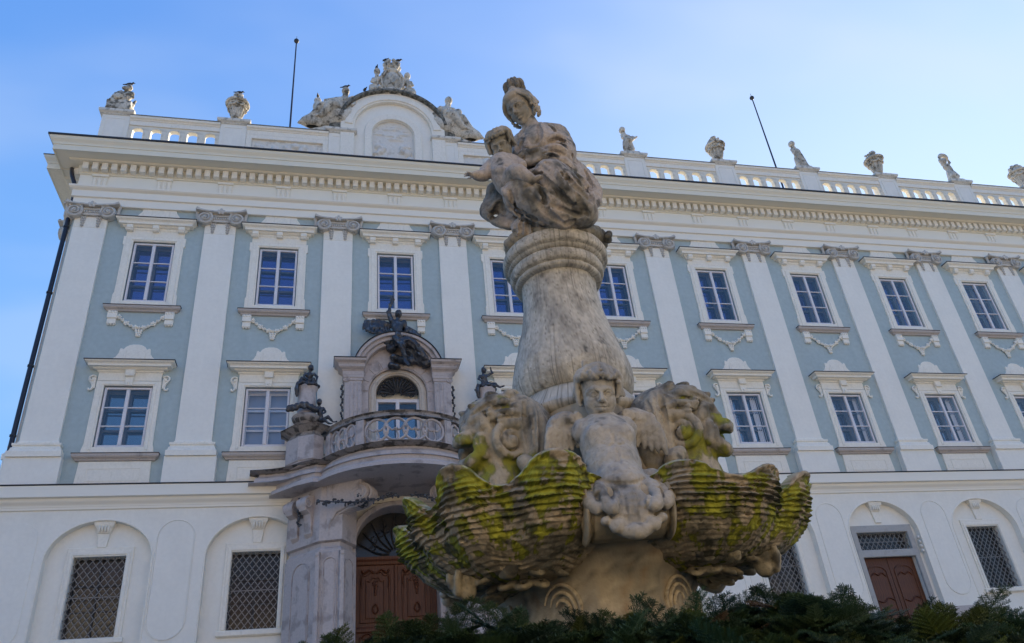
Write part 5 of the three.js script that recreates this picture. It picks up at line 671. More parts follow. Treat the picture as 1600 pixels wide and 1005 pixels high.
    const R = rng(31); for (let k = 0; k < 26; k++) { const t = k / 26; P.ell([mix(-0.55, 0.3, t) + (R() - 0.5) * 0.1, 0.1 - 0.12 * Math.sin(t * 3.14) * -1 + (R() - 0.5) * 0.12, 0.3 + 0.12 * Math.sin(t * 3.14)], 0.06 + 0.04 * R(), 0.02); } P.displace((x, y, z) => 0.02 * fbm(x * 9, y * 9, z * 9, 3));
    const t = thing('bronze_putto', s < 0 ? 'reclining bronze putto with flowers at the foot of the left portal column' : 'reclining bronze putto with flowers at the foot of the right portal column', 'sculpture', [PO + s * 3.0, 10.72, 0.72], 'bronze putti at the column feet'); const m = part('putto', finish(P.mesh()), M.bronze, t); if (s > 0) t.rotation.y = 0.0; if (s > 0) m.rotation.y = Math.PI * 0.0; if (s > 0) m.scale.x = -1;
  }
}
// ---------------------------------------------------------------- sculpture on the roof line
M.roofStone = std({ vertexColors: true, bumpMap: roughBump, bumpScale: 0.012, roughness: 0.95 });
const roofStone = (seed, crust = 0.05) => stone({ seed, pale: [0.60, 0.55, 0.46], grey: [0.42, 0.38, 0.31], dark: [0.10, 0.09, 0.068], crust, streak: 0.5, sc: 0.9 });
const ZP = -0.28, YP = 24.32;
// flower urns
{
  const S = new Sculpt([-0.62, -0.02, -0.62], [0.62, 2.0, 0.62], 0.022); const L = (r0, r1, y0, y1) => S.cap([0, y0, 0], [0, y1, 0], r0, r1, 0.02);
  const ringS = (y, R, r, n = 24, k = 0.015) => { for (let i = 0; i < n; i++) { const a = i / n * 6.283, b = (i + 1) / n * 6.283; S.cap([R * Math.sin(a), y, R * Math.cos(a)], [R * Math.sin(b), y, R * Math.cos(b)], r, r, k); } };
  S.box([0, 0.06, 0], [0.26, 0.06, 0.26], 0.02); S.cap([0, 0.1, 0], [0, 0.3, 0], 0.17, 0.13, 0.04); S.cap([0, 0.3, 0], [0, 0.62, 0], 0.16, 0.24, 0.03); S.cap([0, 0.62, 0], [0, 1.1, 0], 0.24, 0.36, 0.03); ringS(1.2, 0.44, 0.075); ringS(1.08, 0.37, 0.04); ringS(0.36, 0.17, 0.045);
  for (let i = 0; i < 12; i++) { const a = i / 12 * 6.283; S.chain([[0.19 * Math.sin(a), 0.4, 0.19 * Math.cos(a)], [0.26 * Math.sin(a), 0.62, 0.26 * Math.cos(a)], [0.315 * Math.sin(a), 0.84, 0.315 * Math.cos(a)]], 0.035, 0.012); } for (let i = 0; i < 8; i++) { const a = i / 8 * 6.283; S.chain([0, 1, 2, 3, 4].map(k => { const b = a + k * 0.196; return [0.385 * Math.sin(b), 1.02 - 0.12 * Math.sin(k / 4 * 3.14), 0.385 * Math.cos(b)]; }), 0.04, 0.012); }
  const r = rng(4); for (let i = 0; i < 46; i++) { const a = r() * 6.283, y = 1.36 + r() * 0.40, R = 0.27 * (0.75 + 0.35 * r()) * (y > 1.62 ? 0.6 : 1); S.ell([R * Math.sin(a), y, R * Math.cos(a)], [0.055 + 0.03 * r(), 0.05 + 0.03 * r(), 0.055], 0.008); } S.cap([0, 1.2, 0], [0, 1.55, 0], 0.21, 0.17, 0.02);
  S.displace((x, y, z) => 0.012 * fbm(x * 9, y * 9, z * 9, 3)); const base = S.mesh();
  const where = [[1, 'flower urn with a crow on it, left end of the parapet'], [6, 'flower urn on the parapet, next right of the dancing putto'], [8, 'flower urn on the parapet between the two putti far right'], [10, 'flower urn at the right edge of the parapet']];
  where.forEach(([i, l], n) => { const t = thing('stone_urn', 'weathered stone ' + l, 'urn', [PX[i], YP, ZP], 'urns on the parapet'); t.rotation.y = n * 0.7; t.scale.setScalar(0.95); part('urn', finish(paint(base.clone(), roofStone(n * 7 + 200, 0.25))), M.roofStone, t); });
}
// putti standing on the parapet
{
  const make = (J, extra, seed, label, i) => { const S = new Sculpt([-0.85, -0.02, -0.6], [0.85, 2.2, 0.65], 0.023); figure(S, J, 1.85, { headR: 0.09, k: 0.035, neckR: 0.05 }); S.box([0, 0.06, 0], [0.36, 0.07, 0.32], 0.03, 0.04); extra(S); S.displace((x, y, z) => 0.010 * fbm(x * 9, y * 9, z * 9, 3)); const t = thing('putto_statue', label, 'statue', [PX[i], YP, ZP], 'putti on the parapet'); part('putto', finish(S.mesh(roofStone(seed, 0.28))), M.roofStone, t); return t; };
  make({ pelvis: [0.02, 0.86, 0], belly: [0.0, 1.02, 0.04], chest: [-0.05, 1.2, 0.02], neck: [-0.12, 1.42, 0.03], head: [-0.18, 1.62, 0.06], shL: [-0.2, 1.34, 0.02], elL: [-0.26, 1.1, 0.1], haL: [-0.1, 0.98, 0.2], shR: [0.1, 1.3, 0], elR: [0.3, 1.12, 0.05], haR: [0.46, 1.22, 0.12], hpL: [-0.1, 0.8, 0.03], knL: [-0.12, 0.48, 0.12], anL: [-0.14, 0.14, 0.04], ftL: [-0.16, 0.1, 0.18], hpR: [0.12, 0.8, 0], knR: [0.16, 0.46, 0.06], anR: [0.12, 0.14, 0], ftR: [0.14, 0.1, 0.14] }, (S) => { S.chain([[0.28, 1.2, 0.05], [0.1, 0.95, 0.16], [-0.14, 0.9, 0.16], [-0.2, 0.5, 0.1], [-0.1, 0.2, 0.05]], [0.1, 0.1, 0.12, 0.13, 0.12], 0.05); S.cap([0, 0.1, -0.1], [0.02, 0.8, -0.08], 0.2, 0.13, 0.06); }, 231, 'small stone putto leaning left with one arm out, first right of the fountain figure', 5);
  make({ pelvis: [0.0, 0.9, 0], belly: [0.0, 1.08, 0.04], chest: [-0.02, 1.26, 0.03], neck: [-0.1, 1.5, 0.05], head: [-0.16, 1.7, 0.08], shL: [-0.2, 1.38, 0.04], elL: [-0.24, 1.12, 0.1], haL: [-0.22, 0.88, 0.14], shR: [0.16, 1.36, 0], elR: [0.26, 1.08, -0.02], haR: [0.2, 0.86, 0.08], hpL: [-0.1, 0.84, 0.02], knL: [-0.14, 0.48, 0.1], anL: [-0.12, 0.14, 0], ftL: [-0.18, 0.1, 0.12], hpR: [0.12, 0.84, 0], knR: [0.16, 0.48, 0.04], anR: [0.18, 0.14, 0], ftR: [0.2, 0.1, 0.14] }, (S) => { S.chain([[0.2, 1.2, -0.1], [0.24, 0.8, -0.05], [0.26, 0.4, 0], [0.3, 0.16, 0.02]], [0.12, 0.14, 0.13, 0.14], 0.06); S.cap([0.05, 0.1, -0.12], [0, 0.9, -0.1], 0.18, 0.14, 0.06); S.ell([0.42, 0.1, 0], [0.2, 0.06, 0.14], 0.04); }, 237, 'stone putto standing upright looking left, beside the thin mast on the right', 7);
  make({ pelvis: [0.04, 0.8, 0], belly: [0.0, 0.96, 0.04], chest: [-0.06, 1.14, 0.02], neck: [-0.12, 1.34, 0.03], head: [-0.16, 1.46, 0.08], shL: [-0.22, 1.28, 0.02], elL: [-0.36, 1.5, 0.06], haL: [-0.28, 1.74, 0.08], shR: [0.08, 1.28, 0], elR: [0.26, 1.46, 0.02], haR: [0.16, 1.74, 0.06], hpL: [-0.06, 0.76, 0.02], knL: [-0.1, 0.44, 0.14], anL: [-0.06, 0.14, 0.02], ftL: [-0.08, 0.1, 0.16], hpR: [0.16, 0.76, 0], knR: [0.3, 0.48, 0.06], anR: [0.2, 0.14, -0.02], ftR: [0.24, 0.1, 0.1] }, (S) => { S.chain([[-0.28, 1.74, 0.08], [-0.16, 1.86, 0.08], [0.02, 1.86, 0.08], [0.16, 1.74, 0.06]], [0.09, 0.10, 0.10, 0.09], 0.04); S.cap([0.05, 0.1, -0.08], [0.05, 0.8, -0.06], 0.24, 0.16, 0.06); S.ell([0.05, 0.5, 0.05], [0.24, 0.3, 0.18], 0.08); }, 241, 'stone putto holding a garland over its head, far right of the parapet', 9);
  // corner statue on a block
  const S = new Sculpt([-0.75, -0.02, -0.6], [0.75, 2.0, 0.7], 0.027); S.box([0, 0.24, 0], [0.46, 0.24, 0.40], 0.05, 0.03); S.chain([[-0.4, 0.4, 0.1], [-0.2, 0.8, 0.1], [0.0, 0.9, 0.1]], [0.12, 0.2, 0.2], 0.06); figure(S, { pelvis: [-0.05, 0.75, 0], chest: [0.06, 1.12, 0.02], neck: [0.12, 1.32, 0.04], head: [0.16, 1.5, 0.08], shL: [-0.1, 1.24, 0.04], elL: [-0.28, 1.06, 0.1], haL: [-0.22, 0.84, 0.2], shR: [0.24, 1.2, 0], elR: [0.36, 0.98, 0.06], haR: [0.26, 0.78, 0.14], hpL: [-0.12, 0.7, 0.05], knL: [-0.22, 0.68, 0.34], anL: [-0.3, 0.44, 0.34], ftL: [-0.34, 0.42, 0.42], hpR: [0.08, 0.7, 0.05], knR: [0.2, 0.62, 0.34], anR: [0.24, 0.44, 0.3], ftR: [0.3, 0.42, 0.38] }, 1.6, { headR: 0.085, k: 0.06 }); for (let k = 0; k < 12; k++) { const r = rng(k + 60); S.ell([(r() - 0.4) * 0.5, 0.75 + r() * 0.85, r() * 0.2], [0.1 + 0.08 * r(), 0.1, 0.1], 0.04); } S.cap([0.4, 0.1, 0.2], [0.5, 0.75, 0.1], 0.08, 0.05, 0.05); S.displace((x, y, z) => 0.022 * fbm(x * 7, y * 7, z * 7, 3));
  const t = thing('corner_statue', 'dark weathered stone statue on the left corner pedestal of the parapet', 'statue', [PX[0], YP, ZP]); part('seated_figure', finish(S.mesh(roofStone(251, -0.1))), M.roofStone, t);
}
// seated figures on the shoulders of the attic arch, robes trailing outwards
for (const s of [-1, 1]) {
  const S = new Sculpt([-1.65, -0.12, -0.55], [1.65, 2.65, 0.75], 0.023), m = (x, y, z) => [s * x, y, z], M3 = (l) => l.map(([x, y, z]) => m(x, y, z));
  const hx = s < 0 ? -0.30 : 0.16, J = {}, set = (k, v) => J[k] = m(...v);
  set('pelvis', [-0.05, 1.02, 0.0]); set('belly', [-0.08 + hx * 0.3, 1.28, 0.05]); set('chest', [-0.1 + hx * 0.6, 1.58, 0.05]); set('neck', [-0.08 + hx * 0.9, 1.86, 0.08]); set('head', [-0.06 + hx, 2.12, 0.14]); set('shL', [-0.38 + hx * 0.6, 1.70, 0.04]); set('elL', [-0.62 + hx * 0.5, 1.42, 0.14]); set('haL', [-0.5 + hx * 0.5, 1.16, 0.3]); set('shR', [0.2 + hx * 0.6, 1.66, 0.04]); set('elR', [0.48, 1.40, 0.16]); set('haR', [0.36, 1.16, 0.36]);
  figure(S, J, 2.2, { k: 0.03, headR: 0.08, neckR: 0.05 });
  S.ell(m(-0.06 + hx, 2.16, 0.09), [0.17, 0.18, 0.17], 0.02); S.ell(m(-0.06 + hx, 2.08, 0.0), [0.13, 0.16, 0.12], 0.02);
  S.chain(M3([[-0.15, 1.0, 0.05], [0.12, 1.0, 0.34], [0.26, 0.92, 0.46]]), [0.24, 0.21, 0.17], 0.04); S.chain(M3([[0.26, 0.92, 0.46], [0.42, 0.62, 0.42], [0.62, 0.36, 0.34]]), [0.17, 0.15, 0.12], 0.03); S.chain(M3([[0.05, 1.0, 0.0], [0.42, 0.98, 0.22], [0.62, 0.92, 0.30]]), [0.24, 0.2, 0.17], 0.04); S.chain(M3([[0.62, 0.92, 0.3], [0.84, 0.60, 0.26], [1.04, 0.30, 0.2]]), [0.165, 0.14, 0.11], 0.03);
  S.chain(M3([[0.3, 0.9, 0.1], [0.8, 0.55, 0.08], [1.2, 0.22, 0.08], [1.52, 0.02, 0.1]]), [0.28, 0.24, 0.17, 0.06], 0.05); S.chain(M3([[-0.5 + hx * 0.5, 1.6, -0.05], [-0.6, 1.2, 0.0], [-0.5, 0.8, 0.08]]), [0.13, 0.18, 0.2], 0.04); S.ell(m(0.0, 0.66, 0.02), [0.66, 0.5, 0.34], 0.05); S.ell(m(0.5, 0.40, 0.02), [0.58, 0.40, 0.26], 0.05); S.ell(m(0.98, 0.18, 0.06), [0.5, 0.32, 0.25], 0.05); S.ell(m(-0.1 + hx * 0.6, 1.52, 0.03), [0.29, 0.30, 0.2], 0.04); S.ell(m(-0.08 + hx * 0.4, 1.2, 0.05), [0.34, 0.3, 0.24], 0.05);
  for (let q = 0; q < 6; q++) S.chain(M3([[-0.1 + 0.1 * q, 1.05 - 0.06 * q, 0.32], [0.2 + 0.12 * q, 0.72 - 0.06 * q, 0.40 - 0.03 * q], [0.5 + 0.16 * q, 0.40 - 0.05 * q, 0.40 - 0.04 * q]]), 0.055, 0.012); for (let q = 0; q < 4; q++) S.chain(M3([[-0.22 + hx * 0.6 + 0.1 * q, 1.62, 0.2], [-0.18 + 0.1 * q, 1.36, 0.26], [-0.1 + 0.12 * q, 1.12, 0.3]]), 0.04, 0.012);
  if (s < 0) { S.chain(M3([[-0.42, 1.86, -0.1], [-0.82, 2.0, -0.08], [-1.02, 1.7, -0.05], [-0.86, 1.36, 0]]), [0.07, 0.09, 0.09, 0.08], 0.03); S.ell(m(0.80, 1.38, 0.12), [0.15, 0.16, 0.15], 0.02); S.chain(M3([[0.8, 1.22, 0.1], [0.8, 1.0, 0.12], [0.74, 0.8, 0.14]]), [0.14, 0.19, 0.2], 0.03); S.chain(M3([[0.66, 1.16, 0.14], [0.5, 1.04, 0.26]]), [0.07, 0.05], 0.02); } else { S.ell(m(-0.12, 1.22, 0.34), [0.17, 0.17, 0.15], 0.02); S.ell(m(0.45, 1.2, 0.36), [0.17, 0.17, 0.15], 0.02); S.chain(M3([[-0.1, 1.1, 0.3], [0.1, 1.0, 0.44], [0.4, 1.06, 0.4]]), [0.13, 0.14, 0.13], 0.03); }
  S.displace((x, y, z) => 0.012 * fbm(x * 9, y * 9, z * 9, 3));
  const t = thing('seated_statue', s < 0 ? 'weathered stone seated figure with a child left of the arched attic' : 'weathered stone seated figure with trailing robe right of the arched attic', 'statue', [DC + s * 2.40, 24.46, -0.12], 'figures beside the attic arch'); part('figure', finish(S.mesh(roofStone(261 + s, 0.3))), M.roofStone, t);
}
// coat of arms held by two putti on top of the arch
{
  const S = new Sculpt([-1.05, -0.2, -0.5], [1.05, 2.45, 0.6], 0.023);
  S.ell([0, 0.85, 0.0], [0.58, 0.80, 0.2], 0.05); S.ell([0, 0.8, 0.14], [0.40, 0.58, 0.12], 0.03); S.chain(arc(0, 0.86, 0.50, 0.70, 0, 6.28, 24).map(([x, y]) => [x, y, 0.16]), 0.05, 0.02, 0, 1); S.chain([[-0.2, 1.05, 0.24], [-0.1, 0.8, 0.27], [0.02, 0.6, 0.26], [0.14, 0.8, 0.27], [0.16, 1.05, 0.25]], 0.035, 0.02); S.ell([-0.12, 0.98, 0.25], [0.10, 0.16, 0.05], 0.03); S.ell([0.22, 0.9, 0.23], [0.10, 0.12, 0.05], 0.03);
  S.chain([[-0.6, 0.15, 0.15], [-0.3, 0.0, 0.25], [0, 0.12, 0.28], [0.3, 0.0, 0.25], [0.6, 0.1, 0.15]], [0.14, 0.14, 0.12, 0.14, 0.14], 0.05); S.ell([0, 0.0, 0], [0.85, 0.18, 0.3], 0.06);
  for (const s of [-1, 1]) { const m = (x, y, z) => [s * x, y, z], f = s > 0 ? 0 : 0.1; figure(S, { pelvis: m(0.74, 0.42, 0.05), chest: m(0.72, 0.85, 0.06), neck: m(0.68, 1.08, 0.08), head: m(0.68, 1.28 + f, 0.12), shL: m(0.58, 0.96, 0.1), elL: m(0.42, 1.1, 0.2), haL: m(0.3, 1.3, 0.22), shR: m(0.84, 0.95, 0.05), elR: m(0.92, 0.7, 0.12), haR: m(0.74, 0.56, 0.24), hpL: m(0.66, 0.36, 0.08), knL: m(0.56, 0.16, 0.34), anL: m(0.6, -0.08, 0.28), ftL: m(0.56, -0.1, 0.38), hpR: m(0.8, 0.36, 0.05), knR: m(0.9, 0.12, 0.26), anR: m(0.9, -0.12, 0.2), ftR: m(0.94, -0.14, 0.3) }, 1.6, { headR: 0.1, k: 0.035, neckR: 0.055 }); S.chain([m(0.9, 0.5, 0), m(0.98, 0.2, 0.02), m(0.95, -0.1, 0.05)], [0.12, 0.12, 0.1], 0.05); }
  // crown
  S.cap([0, 1.55, 0], [0, 1.72, 0], 0.24, 0.28, 0.04); for (let i = 0; i < 8; i++) { const a = i / 8 * 6.283 + 0.2; S.chain([[0.28 * Math.sin(a), 1.72, 0.28 * Math.cos(a)], [0.36 * Math.sin(a), 1.95, 0.36 * Math.cos(a)], [0.22 * Math.sin(a), 2.12, 0.22 * Math.cos(a)]], 0.07, 0.03); } S.ell([0, 1.9, 0], [0.22, 0.2, 0.22], 0.04); S.ell([0.28, 2.1, 0.05], 0.1, 0.04); S.ell([-0.26, 2.12, 0.05], 0.09, 0.04);
  S.displace((x, y, z) => 0.012 * fbm(x * 9, y * 9, z * 9, 3));
  const t = thing('coat_of_arms', 'crowned stone coat of arms held by two putti on top of the attic arch', 'sculpture', [DC, 26.74, -0.2]); part('arms_group', finish(S.mesh(roofStone(271, 0.32))), M.roofStone, t);
}
// crows
{
  const S = new Sculpt([-0.28, -0.02, -0.1], [0.28, 0.34, 0.1], 0.01); S.ell([0, 0.13, 0], [0.13, 0.065, 0.06], 0.02, [0, 0, 0.3]); S.ell([0.12, 0.22, 0], [0.045, 0.042, 0.04], 0.03); S.cap([0.15, 0.22, 0], [0.21, 0.21, 0], 0.016, 0.006, 0.01); S.cap([-0.08, 0.1, 0], [-0.24, 0.05, 0], 0.035, 0.018, 0.02); S.cap([0.01, 0.08, 0.02], [0.01, 0.0, 0.02], 0.009, 0.008, 0.005); S.cap([0.01, 0.08, -0.02], [0.01, 0.0, -0.02], 0.009, 0.008, 0.005);
  const g = finish(S.mesh());
  const spots = [[PX[1] + 0.02, 26.08, ZP, 0.3, 'crow perched on the leftmost flower urn'], [PX[0] + 0.12, 25.98, ZP, 0.1, 'crow perched on the head of the corner statue'], [DC - 0.30, 28.95, -0.2, 2.2, 'left one of the two crows on the crown of the coat of arms'], [DC + 0.30, 28.96, -0.15, 0.1, 'right one of the two crows on the crown of the coat of arms'], [DC - 0.70, 28.28, -0.1, 1.7, 'crow on the head of the putto left of the coat of arms'], [DC - 2.04, 26.76, -0.02, 0.0, 'crow on the head of the left seated figure'], [DC - 3.20, 26.0, 0.0, 1.5, 'crow on the child beside the left seated figure'], [DC - 1.22, 26.62, 0.05, 1.9, 'crow standing alone on the stained arch coping']];
  for (const [x, y, z, r, l] of spots) { const t = thing('crow', 'small black ' + l, 'bird', [x, y, z], 'crows on the roof'); t.rotation.y = r; part('body', g, M.bird, t); }
}
// masts on the roof
for (const [x, y0, y1, z, l] of [[6.35, 21.9, 33.2, -3, 'thin dark flagpole left of the arched attic'], [31.6, 21.9, 32.5, -3, 'thin grey mast on the roof far right']]) { const t = thing('flagpole', l, 'flagpole', [x, y0, z], 'masts on the roof'); part('pole', [cyl(0, 0, y1 - y0 - 0.2, 0, 0.06, 0.032, 10)], M.pipe, t); part('finial', [ball(0, y1 - y0 - 0.1, 0, 0.13, 0.13, 0.13), cyl(0, y1 - y0, y1 - y0 + 0.25, 0, 0.015, 0.01, 6)], M.metal, t); }
// ---------------------------------------------------------------- the fountain (its own frame: x to the right, z towards the square)
const FA = [10.92, 0, 18.0], FR = -19.7 * Math.PI / 180, PHI = 12 * Math.PI / 180;
const fountain = thing('fountain', 'mossy stone fountain with giant shells, spouting masks and a bulging column', 'fountain', FA);
fountain.rotation.y = FR;
const stoneF = stone({ seed: 3 }), stoneCol = stone({ seed: 9, streak: 0.75, crust: 0.3, pale: [0.37, 0.325, 0.26], grey: [0.24, 0.22, 0.18] });
const LOW = { pale: [0.42, 0.345, 0.235], grey: [0.28, 0.245, 0.18] };
// pedestal: three-sided with concave sides, flaring up under the shells
{
  const prof = [[-0.6, 1.15], [0.2, 1.12], [0.3, 1.0], [0.5, 0.90], [0.85, 0.80], [1.1, 0.77], [1.25, 0.80], [1.4, 0.90], [1.5, 1.0], [1.58, 1.06], [1.66, 0.98], [1.8, 0.86], [2.1, 0.78], [2.5, 0.70], [2.84, 0.62]], N = 96, T = [];
  const P = (r, y, a) => { const c = Math.cos(3 * (a - PHI)), k = 1 + 0.07 * c - 0.05 * Math.max(0, -c) * (y < 1.4 ? 1 : 0.2); let q = r * k; const da = Math.atan2(Math.sin(a - PHI), Math.cos(a - PHI)); for (const b of [0, 2.0944, -2.0944]) { const e = Math.atan2(Math.sin(da - b), Math.cos(da - b)); if (Math.abs(e) < 0.34 && y < 1.62) q = Math.max(q, (r * 1.045) / Math.cos(e)); } return [q * Math.sin(a), y, q * Math.cos(a)]; };
  const S = []; for (let i = 0; i + 1 < prof.length; i++) for (let s = 0; s < 4; s++) S.push([mix(prof[i][0], prof[i + 1][0], s / 4), mix(prof[i][1], prof[i + 1][1], s / 4)]); S.push(prof[prof.length - 1]);
  for (let i = 0; i + 1 < S.length; i++) for (let k = 0; k < N; k++) { const a = k / N * 6.28319, b = (k + 1) / N * 6.28319, A = P(S[i][1], S[i][0], a), B = P(S[i][1], S[i][0], b), C = P(S[i + 1][1], S[i + 1][0], b), D = P(S[i + 1][1], S[i + 1][0], a); T.push(...A, ...B, ...C, ...A, ...C, ...D); }
  const g = mergeVertices((() => { const q = new THREE.BufferGeometry(); q.setAttribute('position', new THREE.Float32BufferAttribute(T, 3)); return q; })(), 1e-4); g.computeVertexNormals();
  const st = stone({ ...LOW, seed: 14, streak: 0.5, crust: 0.42 });
  part('pedestal', finish(paint(g, (x, y, z) => { const c = st(x, y, z), r = sst(0.25, 0.6, fbm(x * 9, y * 1.1, z * 9, 3)); return mix3(c, [0.26, 0.15, 0.065], r * 0.5); })), M.carved, fountain);
  for (const b of [PHI - 0.55, PHI + 0.55, PHI + 1.55, PHI - 1.55]) {   // carved palm scrolls on the flanks
    const q = []; for (let k = 0; k < 3; k++) { const s = b < PHI ? -1 : 1, r = 0.06 + k * 0.045; const pts = []; for (let i = 0; i <= 8; i++) { const t = i / 8 * 3.1 - 0.3; pts.push([s * (0.06 - r * Math.cos(t)), 1.08 + r * Math.sin(t) * 1.25, 0.775 + 0.05 * Math.sin(t) * r / 0.2]); } q.push(tube(pts, t => 0.024 * (1 - 0.75 * t), 6)); }
    const m = part('palm_scroll', finish(paint(strip(mergeGeometries(q.map(e => strip(e)))), st)), M.carved, fountain); m.rotation.y = b;
  }
}
// column: foot, pear-shaped shaft, neck rings
{
  const pr = (pts) => { const c = new THREE.CatmullRomCurve3(pts.map(([r, y]) => new THREE.Vector3(r, y, 0)), false, 'catmullrom', 0.5); return c.getPoints(pts.length * 7).map(p => [p.x, p.y]); };
  const L = (prof, seed) => { const g = mergeVertices(strip2(lathe(prof, 400)), 1e-4); g.computeVertexNormals(); const p = g.attributes.position; for (let i = 0; i < p.count; i++) { const x = p.getX(i), y = p.getY(i), z = p.getZ(i), k = 1 + 0.012 * fbm(x * 6, y * 6, z * 6, 3) ; p.setXYZ(i, x * k, y, z * k); } g.computeVertexNormals();
    const st = stone({ seed, streak: 0.35, crust: 0.62, pale: [0.50, 0.455, 0.37], grey: [0.365, 0.335, 0.275], sc: 1.6 }); return finish(paint(g, (x, y, z) => { const a = Math.atan2(x, z), c = st(x, y, z), s = 0.6 * noise3(a * 40, y * 0.5, seed) + 0.8 * noise3(a * 110, y * 0.9, seed + 4); const band = Math.max(sst(3.95, 4.35, y), sst(3.45, 3.2, y)) ; return mix3(c, [0.10, 0.092, 0.075], sst(0.15, 0.55, s) * 0.75 * (0.25 + 0.75 * sst(0.2, -0.1, noise3(a * 3, y * 1.5, 2)) * 1) * (band > 0.5 ? 1 : 0.55)); })); };
  function strip2(g) { const q = new THREE.BufferGeometry(); const n = g.toNonIndexed(); q.setAttribute('position', n.attributes.position); return q; }
  part('column_foot', L([[0.05, 2.72], [0.60, 2.74], [0.68, 2.80], [0.69, 2.85], [0.66, 2.87], [0.62, 2.93], [0.555, 3.02], [0.52, 3.07], [0.3, 3.1]], 31), M.carved, fountain);
  part('column_shaft', L([[0.3, 3.04], ...pr([[0.48, 3.045], [0.545, 3.09], [0.585, 3.19], [0.592, 3.30], [0.56, 3.48], [0.505, 3.68], [0.447, 3.90], [0.41, 4.10], [0.393, 4.28], [0.392, 4.42]]), [0.39, 4.45]], 35), M.carved, fountain);
  part('neck_ring', L([[0.3, 4.41], [0.43, 4.42], [0.455, 4.435], [0.455, 4.465], [0.44, 4.475], ...pr([[0.45, 4.48], [0.485, 4.50], [0.50, 4.55], [0.487, 4.60], [0.47, 4.615]]), [0.505, 4.625], [0.51, 4.65], ...pr([[0.515, 4.655], [0.555, 4.68], [0.565, 4.74], [0.545, 4.80], [0.50, 4.84]]), [0.3, 4.86]], 39), M.carved, fountain);
}
